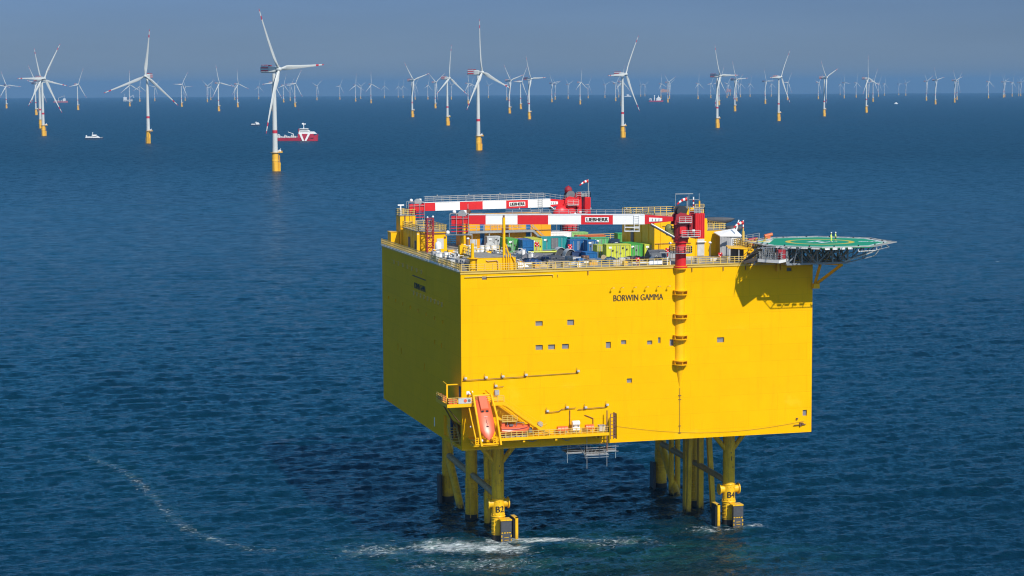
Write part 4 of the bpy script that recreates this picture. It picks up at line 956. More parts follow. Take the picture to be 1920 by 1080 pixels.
    for b in (-2.1, -1.4):
        for a in (-0.8, 0.85): hk.bar(at(s_, a, b), at(s_+2.6, a, b), 0.1)
    hk.bar(at(s_-0.1, 0, -2.15), at(s_+2.7, 0, -2.15), 1.6, 0.08)
    for k in range(7): hk.bar(at(s_, 0.86, 0.8-0.4*k), at(s_+0.9, 0.86, 0.8-0.4*k), 0.05)
    part('boom_cradle', hk, M_white if not rear else M_grate, boom)
    rm = MB().cyl(at(L_*0.135, 0.75, -0.95), at(1.2, 0.75, -3.3), 0.2, n=10, mi=1).cyl(at(L_*0.135, 0.8, -0.75), at(1.2, 0.8, -3.1), 0.10, n=10, mi=0).cyl(at(L_*0.135, -0.55, -0.95), at(1.2, -0.55, -3.3), 0.2, n=10, mi=1)
    part('luffing_ram', rm, [M_white, M_char], boom)
    # tip: red basket and sheaves
    tb_ = MB()
    girder(tb_, L_*0.965, L_*1.01, 1.5, 1.0, 1.5, 0, 0.0, -0.2)
    sA = L_*0.968
    for b in (-1.0, -1.5, -2.1): girder(tb_, sA, sA+3.2, 0.12, 0.12, 1.7, 0, b, b-0.05)
    girder(tb_, sA+1.1, sA+3.1, 1.5, 1.5, 1.4, 0, -0.1, -0.1)
    bk = part('tip_basket', tb_, M_red, boom)
    sv = MB()
    for a in (-0.3, 0.3): sv.cyl(at(sA+1.2, a-0.1, 0.95), at(sA+1.2, a+0.1, 0.95), 0.75, n=18)
    part('tip_sheave', sv, M_grate, boom, smooth=True)
    fr = MB()
    for s__ in (sA, sA+1.0, sA+2.2, sA+3.4):
        for a in (-0.9, 0.95): fr.bar(at(s__, a, -2.7), at(s__, a, 1.1), 0.07)
    for b in (-2.7, 1.1, 0.3):
        for a in (-0.9, 0.95): fr.bar(at(sA, a, b), at(sA+3.4, a, b), 0.08)
    fr.bar(at(sA-0.2, 0, -2.75), at(sA+4.2, 0, -2.75), 1.9, 0.1)
    part('tip_frame', fr, M_grate, boom)
    wl = MB().ball(at(sA+2.6, 0.2, 1.4), 0.35, 8, 6).box(*(at(sA+0.7,0,0.9)-Vector((.25,.25,0))), *(at(sA+0.7,0,1.7)+Vector((.25,.25,0))))
    part('tip_light', wl, M_white, boom)
    return t
crane('pedestal_crane', 'front red crane with striped boom, on the front edge of the platform', (41.2, -0.35), (3.1, 11.0, 60.35), 60.2, False)
crane('pedestal_crane', 'rear red crane with a railed striped boom, at the far deck edge', (40.4, 64.3), (7.6, 64.3, 59.6), 59.9, True)
def windsock(x, y, z0, h, label, pole_m, dirx=-1, s=1.0):
    t = thing('windsock', label, 'windsock', (x, y, z0), 0, 'red and white windsocks')
    pm = MB()
    for k in range(10): pm.cyl((x,y,z0+h*k/10),(x,y,z0+h*(k+1)/10),0.13,n=8,mi=k % 2 if pole_m else 0)
    pm.ring((x,y,z0+h-0.45),0.3,0.04,'X',10,4,0)
    part('pole', pm, [M_red if pole_m else M_grate, M_white], t)
    sk = MB()
    for k in range(5):
        r0, r1 = 0.33-0.04*k, 0.29-0.04*k
        sk.cyl((x+dirx*(0.1+0.36*k)*s, y, z0+h-0.45-0.06*k*k*0.6), (x+dirx*(0.46+0.36*k)*s, y, z0+h-0.45-0.06*(k+1)**2*0.6), r0, r1, n=12, mi=k % 2, caps=(k == 4))
    part('sock', sk, [M_red, M_white], t, smooth=True)
windsock(44.2, 63.2, 61.0, 3.8, 'windsock on a thin pole on top of the rear crane', False)
windsock(43.0, 1.2, 61.3, 2.9, 'windsock on the front crane house, left of the red counterweight', False)
windsock(57.2, 9.0, 55.0, 4.1, 'windsock on a red and white banded pole left of the helideck', True)
# ------------------------------------------------------------------ deckhouses
def house(name, label, x0, x1, y0, y1, h, m=None, rail=True, z=ZT, seam=True, cat='deckhouse'):
    m = m or M_yel
    t = thing(name, label, cat, ((x0+x1)/2, (y0+y1)/2, z))
    b = MB().box(x0, y0, z+0.003, x1, y1, z+h)
    for k in range(1, int((x1-x0)/2.6)+1): xx = x0+2.6*k; b.box(xx-0.04, y0-0.05, z+0.1, xx+0.04, y0, z+h-0.12) if xx < x1-0.3 else None
    for k in range(1, int((y1-y0)/2.6)+1): yy = y0+2.6*k; b.box(x0-0.05, yy-0.04, z+0.1, x0, yy+0.04, z+h-0.12) if yy < y1-0.3 else None
    w = part('wall', b, m, t)
    part('roof', MB().box(x0-0.12, y0-0.12, z+h+0.003, x1+0.12, y1+0.12, z+h+0.12), M_deck if rail else m, t)
    if rail: part('roof_railing', MB().rail([(x0,y1,z+h+.12),(x0,y0,z+h+.12),(x1,y0,z+h+.12),(x1,y1,z+h+.12),(x0,y1,z+h+.12)], 1.15, 1.3, 0.055), M_ypale, t)
    return t, w
t, w = house('deckhouse', 'low yellow deckhouse with grey door, behind the red lattice mast', 3.3, 9.1, 46.2, 60, 3.9)
part('door', MB().box(7.0,46.1,ZT+0.1,8.4,46.195,ZT+2.5), M_lgrey, w); part('dark_door', MB().box(3.2,53.5,ZT+0.1,3.295,55.0,ZT+2.4).box(3.2,48.4,ZT+0.1,3.295,49.4,ZT+2.0), M_dblue, w)
part('eaves_beam', MB().box(3.2,46.0,ZT+3.45,9.2,46.195,ZT+3.65).box(5.2,46.0,ZT+2.6,5.6,46.195,ZT+2.9).box(8.5,46.0,ZT+2.6,8.9,46.195,ZT+2.9), M_brown, w)
part('corner_post', MB().box(2.9,45.8,ZT,3.5,46.19,ZT+3.8), M_yel, t)
part('side_light', MB().ball((3.1,46.0,ZT+3.5),0.25,8,6).ball((9.2,45.9,ZT+3.7),0.4,8,6), M_white, t)
t, w = house('stair_tower', 'tall yellow tower block at the far left corner of the deck, railing on top', 3.0, 6.2, 61.2, 65.0, 6.2, cat='tower block')
part('ladder', MB().bar((5.0,61.1,ZT+3.6),(5.0,61.1,ZT+7.2),0.07).bar((5.5,61.1,ZT+3.6),(5.5,61.1,ZT+7.2),0.07).box(4.85,61.0,ZT+4.9,5.65,61.12,ZT+5.0).box(3.9,61.02,ZT+3.6,4.1,61.19,ZT+6.4), M_brown, t)
part('stair_support', MB().prismY([(3.0,ZT+3.4),(4.3,ZT+3.4),(3.4,ZT+0.5),(3.0,ZT+0.2)], 60.6, 61.19), M_yel, t)
t = thing('radar_antenna', 'small white radar antenna on top of the tall yellow tower block', 'antenna', (3.6, 63.4, ZT+6.33))
part('scanner', MB().box(3.0,63.2,ZT+8.2,4.3,63.5,ZT+8.45), M_white, t); part('pedestal', MB().cyl((3.6,63.4,ZT+6.33),(3.6,63.4,ZT+8.2),0.16,n=10), M_white, t)
house('utility_block', 'shaded yellow block left of the tall tower block, far deck corner', 1.2, 2.9, 62.0, 65.0, 2.8, rail=False, cat='deckhouse')
t, w = house('switchgear_building', 'large orange-yellow building with blue panels behind the front boom', 14.6, 32.2, 51.0, 60.4, 6.3, M_orange, rail=False, cat='building')
bp = MB()
for x in (17.2, 26.9): bp.box(x,50.9,ZT+0.2,x+0.95,50.995,ZT+3.0).box(x,50.9,ZT+3.6,x+0.95,50.995,ZT+5.6)
part('blue_panel', bp, M_blue, w)
part('wall_post', MB().box(22.6,50.85,ZT+2.6,23.2,50.995,ZT+5.6), M_brown, w)
lv = MB()
for k in range(7):
    x = 19.3+1.0*k
    if abs(x-22.9) > 0.5: lv.box(x,50.92,ZT+4.0,x+0.7,50.995,ZT+4.8).box(x,50.92,ZT+1.2,x+0.6,50.995,ZT+2.2)
part('louvre', lv, mat('louvre_orange', (0.62,0.29,0.03), 0.6), w)
part('floor_line', MB().box(14.5,50.88,ZT+3.28,32.3,50.995,ZT+3.42), M_brown, w)
part('sign_disc', MB().cyl((21.0,50.9,ZT+1.9),(21.0,50.99,ZT+1.9),0.6,n=20,mi=0).bar((20.7,50.88,ZT+1.6),(21.3,50.88,ZT+2.2),0.22,0.03,mi=1), [M_lgrey, M_dgrey], w)
wk = MB().box(14.6,49.6,ZT+3.3,28.0,50.87,ZT+3.55).box(14.6,49.55,ZT+3.1,28.0,49.75,ZT+3.55)
for x in (15.2, 18.8, 23.0, 27.6): wk.bar((x,49.8,ZT),(x,49.8,ZT+3.3),0.16)
part('walkway', wk, M_grate, t)
part('walkway_railing', MB().rail([(14.6,49.65,ZT+3.55),(28.0,49.65,ZT+3.55)],1.1,1.5,0.045,1), M_grate, t)
sm = MB()
for y in (49.65, 50.6): sm.bar((28.0,y,ZT+3.4),(31.4,y,ZT+0.1),0.12,0.4); sm.bar((28.0,y,ZT+4.5),(31.4,y,ZT+1.2),0.07)
for k in range(12): sm.box(28.1+0.27*k,49.7,ZT+3.2-0.27*k,28.37+0.27*k,50.55,ZT+3.26-0.27*k)
part('stair', sm, M_grate, t)
part('side_vent', MB().box(14.45,52.0,ZT+2.4,14.595,53.5,ZT+5.2).box(14.4,55.3,ZT+2.6,14.595,57.0,ZT+4.6).cyl((14.3,54.2,ZT+3.6),(14.59,54.2,ZT+3.6),0.7,n=18), M_dgrey, w)
part('roof_ledge', MB().box(18,50.8,ZT+6.46,32.3,52.5,ZT+6.8).box(14.6,51,ZT+6.43,20,60,ZT+6.55), M_wood, t)
part('roof_aerial', MB().bar((14.8,51.3,ZT+6.3),(14.8,51.3,ZT+9.0),0.1), M_grate, t)
t = thing('deckhouse', 'big right yellow deckhouse with railed roof, behind the front crane', 'deckhouse', (49, 27, ZT))
b = MB().box(42.6,17.6,ZT+0.003,53.3,36.5,ZT+7.2).box(53.303,17.6,ZT+0.003,57.2,30,ZT+4.9).box(51.2,18.5,ZT+7.2,53.0,24,ZT+8.9)
for x in (43.9, 47.5, 51.0): b.box(x-0.05,17.52,ZT+0.1,x+0.05,17.6,ZT+7.0)
b.box(55.0,17.52,ZT+0.1,55.08,17.6,ZT+4.8)
for y in (21, 25, 29, 33): b.box(42.52,y-0.05,ZT+0.1,42.6,y+0.05,ZT+7.0)
w = part('wall', b, M_yel, t)
part('pipe_line', MB().bar((42.7,17.5,ZT+2.6),(50,17.5,ZT+2.6),0.1).bar((43.5,17.5,ZT+0.3),(43.5,17.5,ZT+2.6),0.1).bar((44.2,17.5,ZT+5.9),(46.6,17.5,ZT+5.9),0.08).bar((46.2,17.4,ZT+3.6),(46.6,17.4,ZT+4.1),0.25), M_brown, w)
part('door', MB().box(51.3,17.5,ZT+0.1,52.7,17.595,ZT+3.3), M_lgrey, w); part('door_hood', MB().box(51.1,17.0,ZT+2.7,52.9,17.49,ZT+2.85), M_white, w)
part('roof', MB().box(42.5,17.5,ZT+7.203,51.19,36.6,ZT+7.3).box(53.31,17.5,ZT+4.903,57.3,30.1,ZT+5.0), M_deck, t)
part('roof_railing', MB().rail([(42.6,36.4,ZT+7.3),(42.6,17.7,ZT+7.3),(51.1,17.7,ZT+7.3)],1.15,1.3,0.055).rail([(43,36.4,ZT+7.3),(53.2,36.4,ZT+7.3),(53.2,25,ZT+8.0)],1.15,1.3,0.055).rail([(53.4,17.7,ZT+5),(57.2,17.7,ZT+5),(57.2,29.9,ZT+5)],1.15,1.2,0.055).rail([(51.2,18.5,ZT+8.9),(53.0,18.5,ZT+8.9)],1.0,0.9,0.05), M_ypale, t)
rm = MB()
for k in range(9): rm.box(43.4+0.8*k, 19+1.3*(k % 3), ZT+7.3, 44.0+0.8*k, 20.2+1.3*(k % 3), ZT+7.75+0.15*(k % 2))
part('roof_ducting', rm, M_wood, t)
part('side_door', MB().box(42.45,29.5,ZT+0.1,42.595,31.0,ZT+4.6), M_dgrey, w)
# yellow block at the front left corner
t = thing('deckhouse', 'low flat-topped yellow block at the front left corner of the deck', 'deckhouse', (7.5, 6, ZT))
w = part('wall', MB().box(3.4,1.7,ZT+0.003,8.0,12.5,ZT+2.25).box(8.003,1.7,ZT+0.003,10.6,9.5,ZT+2.25), M_yel, t)
part('roof', MB().box(3.3,1.6,ZT+2.253,8.0,12.6,ZT+2.36).box(8.003,1.6,ZT+2.253,10.7,9.6,ZT+2.36), M_deck, t)
part('handrail_pipe', MB().tube([(5.1,1.6,ZT+1.8),(5.4,1.5,ZT+1.65),(6.4,1.5,ZT+1.7),(7.0,1.5,ZT+1.75),(7.25,1.5,ZT+1.55),(7.3,1.5,ZT+0.2)],0.09), mat('tan_pipe', (0.55,0.32,0.12), 0.5), w)
pp = MB()
for x in (8.3, 8.8, 9.2, 9.6): pp.cyl((x,1.55,ZT+0.2),(x,1.55,ZT+2.9),0.10,n=8)
pp.tube([(9.9,1.5,ZT+2.4),(10.4,1.4,ZT+1.4),(10.4,1.4,ZT+0.2)],0.12)
part('riser_pipe', pp, M_yel, w)
part('roof_railing', MB().rail([(3.5,6,ZT+2.36),(3.5,12.4,ZT+2.36),(10.6,12.4,ZT+2.36)],1.1,1.3,0.05,1), M_ypale, t)
t = thing('yellow_column', 'short yellow column with flared base on the front left deck corner', 'column', (2.6, 1.6, ZT))
part('shaft', MB().cyl((2.6,1.6,ZT+2.3),(2.6,1.6,ZT+4.9),0.3,n=16).cyl((2.6,1.6,ZT),(2.6,1.6,ZT+2.1),0.55,n=18), M_yel, t, smooth=True); part('cap', MB().lathe((2.6,1.6,ZT+2.0),[(0.55,0),(1.05,0.2),(1.05,0.32),(0.3,0.32)],18), M_yel, t)
t = thing('yellow_mast', 'tall thin yellow mast rising from the front left yellow block', 'mast', (9.5, 5.5, ZT+2.36))
part('tube', MB().cyl((9.5,5.5,ZT+2.36),(9.5,5.5,ZT+9.1),0.27,n=14), M_yel, t, smooth=True); part('mast_head', MB().box(9.35,5.35,ZT+9.1,9.65,5.65,ZT+9.5).box(9.1,5.2,ZT+6.2,9.35,5.5,ZT+7.2), M_brown, t); part('stay', MB().bar((9.7,5.3,ZT+4.4),(10.3,4.9,ZT+2.4),0.2), M_yel, t)
# boom rest of the front crane
t = thing('boom_rest', 'yellow boom rest post under the tip basket of the front crane', 'boom rest', (3.4, 12.0, ZT))
part('post', MB().cyl((3.4,12.0,ZT),(3.4,12.0,ZT+5.6),0.3,n=14).box(2.8,11.4,ZT+2.2,4.0,12.6,ZT+3.8).box(3.0,11.6,ZT+1.5,3.8,12.4,ZT+2.2), M_yel, t); part('saddle', MB().box(1.8,11.2,ZT+5.6,5.0,12.8,ZT+5.85), M_grate, t); part('base_pipe', MB().cyl((2.9,11.8,ZT),(2.9,11.8,ZT+1.5),0.2,n=10).cyl((3.9,11.8,ZT),(3.9,11.8,ZT+1.5),0.2,n=10), M_brown, t)
t = thing('boom_rest', 'yellow post with a bent top under the rear crane boom', 'boom rest', (13.2, 48.5, ZT))
part('post', MB().cyl((13.2,48.5,ZT),(13.2,48.5,ZT+7.0),0.35,n=14), M_yel, t); part('saddle', MB().cyl((13.2,48.5,ZT+6.6),(14.4,48.5,ZT+7.9),0.4,0.5,n=14), M_brown, t)
# lattice mast and radome
t = thing('lattice_mast', 'dark red lattice mast in front of the left deckhouse', 'lattice mast', (4.9, 43.5, ZT))
lm = MB(); c4 = [(4.3,42.9),(5.6,42.9),(5.6,44.1),(4.3,44.1)]; hz_ = 6.8
for x, y in c4: lm.bar((x,y,ZT),(x,y,ZT+hz_),0.16)
for k in range(7):
    za, zb = ZT+hz_*k/7, ZT+hz_*(k+1)/7
    for i in range(4):
        a, b = c4[i], c4[(i+1) % 4]; lm.bar((*a,za),(*b,zb),0.09) if k % 2 else lm.bar((*b,za),(*a,zb),0.09); lm.bar((*a,zb),(*b,zb),0.09)
part('lattice', lm, M_dred, t); part('mast_lamp', MB().ball((5.5,43,ZT+hz_+0.3),0.22,8,6).ball((4.4,43,ZT+hz_+0.2),0.18,8,6), M_white, t)
t = thing('radome', 'white satellite radome beside the red lattice mast', 'radome', (5.9, 40.5, ZT))
part('dome', MB().lathe((5.9,40.5,ZT+0.9),[(0.62,0),(0.64,0.2),(0.66,0.7),(0.6,1.05),(0.42,1.33),(0.2,1.46),(0.02,1.5)],20), M_white, t, smooth=True); part('pedestal', MB().cyl((5.9,40.5,ZT),(5.9,40.5,ZT+0.9),0.35,n=12).box(6.3,40.2,ZT,7.0,41,ZT+0.9), M_yel, t)

# ------------------------------------------------------------------ containers
def container(label, x, y, w, d, h, m, rotz=0.0, z=ZT, door=True, name='container', marks=3, open_top=False, group='shipping containers on the deck', roofm=None):
    t = thing(name, label, 'container', (x, y, z), rotz, group)
    b = MB(); e = 0.07
    n = max(4, int(w/0.32))
    # corrugated sides: alternating shallow ribs standing proud of the box
    b.box(0, 0, 0.12, w, d, h-0.05)
    for k in range(n):
        if k % 2 == 0: x0 = w*k/n; b.box(x0+0.03, -e+0.02, 0.2, x0+w/n-0.03, 0, h-0.2)
    m_ = max(4, int(d/0.4))
    for k in range(m_):
        if k % 2 == 0: y0 = d*k/m_; b.box(-e+0.02, y0+0.03, 0.2, 0, y0+d/m_-0.03, h-0.2); b.box(w, y0+0.03, 0.2, w+e-0.02, y0+d/m_-0.03, h-0.2)
    body = part('body', b, m, t, world=False)
    f = MB()
    for px in (0, w):
        for py in (0, d): f.box(px-0.1, py-0.1, 0, px+0.1, py+0.1, h)
    for zz in (0.06, h-0.06):
        for py in (0, d): f.box(0.1, py-0.09, zz-0.07, w-0.1, py+0.09, zz+0.07)
        for px in (0, w): f.box(px-0.09, 0.1, zz-0.07, px+0.09, d-0.1, zz+0.07)
    part('frame', f, m, t, world=False)
    if not open_top: part('roof', MB().box(0.1, 0.1, h-0.05, w-0.1, d-0.1, h-0.005), roofm or m, t, world=False)
    if door:
        r_ = MB()
        for q in (0.2, 0.42, 0.58, 0.8): r_.cyl((w*q,-0.11,0.2),(w*q,-0.11,h-0.2),0.035,n=6)
        r_.box(w*0.5-0.02,-0.1,0.2,w*0.5+0.02,-0.05,h-0.2)
        part('door_bar', r_, M_lgrey, t, world=False)
    if marks:
        k_ = MB()
        for i in range(marks): a = w*(0.15+0.7*((i*0.381+0.27*len(label)) % 1)); c = h*(0.3+0.45*((i*0.617+0.13*len(label)) % 1)); k_.box(a,-0.13,c,a+0.28,-0.115,c+0.3)
        part('placard', k_, M_ink, t, world=False)
        k2 = MB(); k2.box(w*0.08,-0.13,h*0.72,w*0.08+0.55,-0.115,h*0.86); part('label_plate', k2, M_white, t, world=False)
    return t
rz = R(-4)
container('green container half hidden behind the tall yellow mast', 19.6, 38.6, 2.0, 5.5, 2.6, M_green, 0)
container('lower of two stacked blue boxes left of the yellow-green container', 21.7, 35.3, 2.1, 5.5, 1.28, M_blue, 0, marks=0, door=False)
container('upper of two stacked blue boxes left of the yellow-green container', 21.7, 35.3, 2.1, 5.5, 1.28, M_blue, 0, z=ZT+1.3, marks=0, door=False)
container('yellow-green container between the stacked blue boxes and the teal one', 24.3, 38.4, 2.15, 5.5, 2.55, M_lime, 0)
t = container('long teal container with a dark opening in its front', 27.7, 42.6, 5.2, 3.0, 2.5, M_teal, R(-2), marks=1)
part('dark_opening', MB().box(1.95,-0.14,0.2,3.4,-0.1,2.3), M_dgrey, t, world=False)
container('wide blue container right of the teal one, white label on it', 32.0, 37.2, 3.3, 2.4, 2.2, M_blue, R(-3), marks=0)
container('small blue container behind the blue skip', 34.6, 34.0, 1.9, 2.2, 2.3, M_blue, 0, marks=1)
container('low blue skip in front of the blue containers', 29.6, 19.6, 2.1, 3.4, 1.15, M_blue, R(-3), door=False, marks=0, open_top=True)
container('dark blue low skip behind the front blue skip', 28.2, 23.6, 2.6, 2.4, 1.0, M_dblue, 0, door=False, marks=0, open_top=True)
container('large yellow-green container nearest the front railing', 33.2, 18.0, 4.6, 2.5, 2.65, M_lime, R(-3), marks=5)
container('bright green container between two yellow-green ones', 38.6, 20.0, 2.35, 5.6, 2.5, M_green, 0, marks=2)
container('yellow-green container at the right end of the row, beside the dark tarpaulin', 41.3, 19.3, 2.2, 5.2, 2.45, M_lime, 0, marks=3)
container('narrow yellow-green box behind the large front yellow-green container', 32.8, 22.5, 1.2, 2.4, 2.3, M_lime, 0, marks=0)
container('teal container top behind the wide blue one', 33.2, 40.6, 3.4, 2.5, 2.4, M_teal, R(-2), marks=0)
container('pale green container behind the large front yellow-green one', 37.0, 38.9, 3.5, 2.4, 2.4, mat('container_mid_green', (0.10,0.38,0.14), 0.5, var=0.12), R(-2), marks=1)
container('flat orange-red container at the back of the deck', 37.6, 49.8, 5.8, 2.4, 2.1, M_ored, R(-2), marks=0, door=False)
container('low light green box at the back, left of the orange-red container', 37.9, 54.6, 3.3, 2.4, 2.4, M_lgreen, R(-2), marks=0, door=False)
container('white container at the back behind the teal container', 33.2, 54.8, 4.4, 2.4, 2.5, M_white, R(-2), marks=0, door=False)
container('green container at the back left of the right deckhouse', 45.0, 46.0, 2.9, 2.4, 2.6, M_green, R(-2), marks=0)
container('grey-white container with vents behind the front left block', 18.0, 48.0, 2.5, 2.4, 2.5, M_lgrey, 0, marks=3)
container('small teal box right of the grey-white container', 20.9, 46.3, 1.0, 2.0, 2.3, M_teal, 0, marks=0, door=False)

# ------------------------------------------------------------------ other deck gear
def half_pipe(label, x, y, w, d, h, m):
    t = thing('cable_cover', label, 'cable cover', (x, y, ZT), R(-4), 'grey half-round covers on the deck')
    o = MB(); n = 12; vs = []
    for yy, rr in ((0, 1.0), (d, 1.0)):
        for k in range(n+1): q = math.pi*k/n; vs.append((w/2 - w/2*math.cos(q)*rr, yy, h*math.sin(q)*rr))
    o.add(vs, [(k, k+1, n+2+k, n+1+k) for k in range(n)] + [tuple(range(n+1, 2*n+2))])
    part('shell', o, m, t, smooth=True, world=False)
    part('shell_rim', MB().tube([(w/2 - w/2*math.cos(math.pi*k/n), -0.02, h*math.sin(math.pi*k/n)) for k in range(n+1)], 0.06), M_grate, t, world=False)
    part('front_panel', MB().prismY([(w/2 - w/2*math.cos(math.pi*k/n)*0.97, h*0.97*math.sin(math.pi*k/n)) for k in range(n+1)], 0.25, 0.3), M_char, t, world=False)
half_pipe('left grey half-round cover beside the black raft', 26.0, 27.6, 2.3, 2.6, 1.55, M_lgrey)
half_pipe('right grey half-round cover in front of the blue container', 26.9, 24.2, 2.2, 2.6, 1.45, M_lgrey)
t = thing('tarpaulin_tent', 'dark grey tarpaulin tent behind the front railing, left of the front crane', 'tarpaulin', (42, 14.5, ZT))
part('sheet', MB().prismX([(13.0,ZT+0.05),(16.5,ZT+0.05),(16.2,ZT+0.8),(14.9,ZT+1.75),(13.6,ZT+1.2)], 40.2, 43.6), M_tarp, t); part('vent_flap', MB().bar((40.9,12.95,ZT+0.2),(41.3,12.95,ZT+0.9),0.12,0.06).bar((41.7,12.95,ZT+0.2),(41.3,12.95,ZT+0.9),0.12,0.06).box(40.9,12.9,ZT+0.15,41.7,12.98,ZT+0.25), M_lgrey, t)
t = thing('black_raft', 'flat black raft with a yellow rim in front of the stacked blue boxes', 'raft', (23.6, 28.8, ZT))
part('floor', MB().prism([(20.6,28.0),(25.9,27.2),(26.6,28.4),(26,29.8),(21.2,30.6)], ZT+0.55, ZT+0.85), M_char, t); part('rim', MB().tube([(20.6,28.0,ZT+0.85),(25.9,27.2,ZT+0.85),(26.6,28.4,ZT+1.0),(26,29.8,ZT+0.9)], 0.14), M_lime, t)
t = thing('white_shelter', 'white fabric shelter with grey corrugated side, left of the helideck', 'shelter', (56.5, 15.4, ZT))
part('roof', MB().add([(54.5,14.0,ZT+4.1),(58.9,13.6,ZT+4.0),(58.9,17.4,ZT+5.2),(54.5,17.2,ZT+4.6),(54.5,14.0,ZT+3.95),(58.9,13.6,ZT+3.85),(58.9,17.4,ZT+5.05),(54.5,17.2,ZT+4.45)], [(0,1,2,3),(7,6,5,4),(0,4,5,1),(1,5,6,2),(2,6,7,3),(3,7,4,0)]), M_white, t)
part('white_end', MB().prismX([(14.2,ZT+0.1),(17.3,ZT+0.1),(17.3,ZT+5.0),(14.2,ZT+3.9)], 58.55, 58.75).box(56.9,14.1,ZT+0.1,58.5,14.2,ZT+3.9), M_white, t)
cs_ = MB()
for k in range(7): cs_.box(54.6+0.32*k, 14.1-(0.06 if k % 2 else 0), ZT+0.1, 54.92+0.32*k, 14.3, ZT+3.9)
part('corrugated_side', cs_, M_grey, t); part('white_spar', MB().bar((57.9,14.6,ZT+4.2),(58.5,14.4,ZT+7.0),0.22), M_white, t)
t = thing('canopy_house', 'small yellow hut with a flat canopy by the front railing, left of the helideck stairs', 'hut', (54.5, 2.2, ZT))
part('roof', MB().add([(51.0,1.1,ZT+2.9),(55.6,0.3,ZT+2.6),(56.4,3.6,ZT+2.75),(52.0,4.6,ZT+3.05),(51.0,1.1,ZT+2.75),(55.6,0.3,ZT+2.4),(56.4,3.6,ZT+2.55),(52.0,4.6,ZT+2.9)], [(0,1,2,3),(7,6,5,4),(0,4,5,1),(1,5,6,2),(2,6,7,3),(3,7,4,0)]), M_yel, t)
part('wall', MB().box(53.9,0.55,ZT+0.05,55.9,0.75,ZT+0.7).box(53.9,0.55,ZT+0.7,54.5,0.75,ZT+2.45).box(55.2,0.55,ZT+0.7,55.9,0.75,ZT+2.4).box(54.5,0.55,ZT+1.9,55.2,0.75,ZT+2.45).box(55.7,0.75,ZT+0.05,55.9,3.5,ZT+2.5), M_yel, t)
part('back_wall', MB().box(52.6,3.6,ZT+0.05,55.6,3.8,ZT+2.7), M_dgrey, t); part('post', MB().bar((53.1,1.0,ZT),(53.1,1.0,ZT+2.75),0.12).bar((51.3,1.3,ZT),(51.3,1.3,ZT+2.8),0.12), M_lgrey, t); part('hut_control', MB().box(54.3,0.4,ZT+0.1,54.9,0.54,ZT+0.6).box(54.6,1.2,ZT+0.8,55.1,1.5,ZT+1.6), M_lgrey, t)
# lifebuoys in red and white holders
def buoy(x, y, z, label, pole=True):
    t = thing('lifebuoy', label, 'lifebuoy', (x, y, z), 0, 'red and white lifebuoys along the railing')
    b = MB().ring((x,y-0.1,z+1.15),0.3,0.12,'Y',18,8,0)
    for a in (0, 90, 180, 270): b.ball((x+0.3*math.cos(R(a)),y-0.1,z+1.15+0.3*math.sin(R(a))),0.135,8,6,1)
    part('ring', b, [M_red, M_white], t); part('holder', MB().box(x-0.4,y,z+0.7,x+0.4,y+0.12,z+1.6).bar((x,y+0.05,z),(x,y+0.05,z+0.6),0.1), M_red, t)
buoy(33.2, 0.25, ZT, 'lifebuoy on the front railing below the large yellow-green container'); buoy(43.3, 12.2, ZT+0.6, 'lifebuoy beside the dark tarpaulin tent'); buoy(23.9, 33.2, ZT+0.7, 'lifebuoy in front of the left yellow-green container')
buoy(28.6, 26.6, ZT+0.6, 'lifebuoy right of the grey half-round covers'); buoy(50.4, 3.4, ZT+0.2, 'lifebuoy on the open deck right of the front crane')
t = thing('rail_banner', 'white banner hung on the front railing left of the front crane', 'banner', (36.5, -0.2, ZT+0.3))
part('cloth', MB().box(35.2,-0.28,ZT+0.35,37.7,-0.22,ZT+1.0), M_white, t); part('banner_tie', MB().box(35.95,-0.32,ZT+0.3,36.02,-0.2,ZT+1.05).box(36.8,-0.32,ZT+0.3,36.87,-0.2,ZT+1.05), M_grate, t)
t = thing('rail_hoop', 'white hoop standing on the front railing left of the front crane', 'hoop', (39.0, -0.1, ZT))
part('hoop', MB().tube([(38.7,-0.1,ZT)]+[(39.0-0.3*math.cos(R(a)),-0.1,ZT+1.3+0.3*math.sin(R(a))) for a in range(0,181,30)]+[(39.3,-0.1,ZT)],0.07), M_white, t); part('hoop_plate', MB().box(38.8,-0.02,ZT+0.2,39.2,0.02,ZT+0.7), M_ypale, t)
def lamp_post(x, y, z, h, label):
    t = thing('deck_lamp', label, 'lamp post', (x, y, z), 0, 'deck lamp posts'); part('post', MB().cyl((x,y,z),(x,y,z+h),0.06,n=8), M_grate, t); part('lamp_head', MB().ball((x,y,z+h+0.15),(0.3,0.3,0.22),10,6), M_white, t, smooth=True)
lamp_post(48.2, 3.0, ZT, 3.6, 'lamp post on the open deck right of the front crane'); lamp_post(30.7, 15.8, ZT, 3.4, 'lamp post left of the large front yellow-green container')
lamp_post(36.2, 60.0, ZT, 5.6, 'tall lamp post under the front boom name plate'); lamp_post(31.3, 60.6, ZT, 4.9, 'lamp post left of the rear crane pedestal'); lamp_post(42.6, 9.0, ZT, 3.2, 'lamp post right of the dark tarpaulin tent'); lamp_post(39.6, 58.0, ZT, 5.9, 'lamp post under the white part of the front boom'); lamp_post(6.6, 20.0, ZT, 4.2, 'lamp post on the left deck edge, right of the radome')
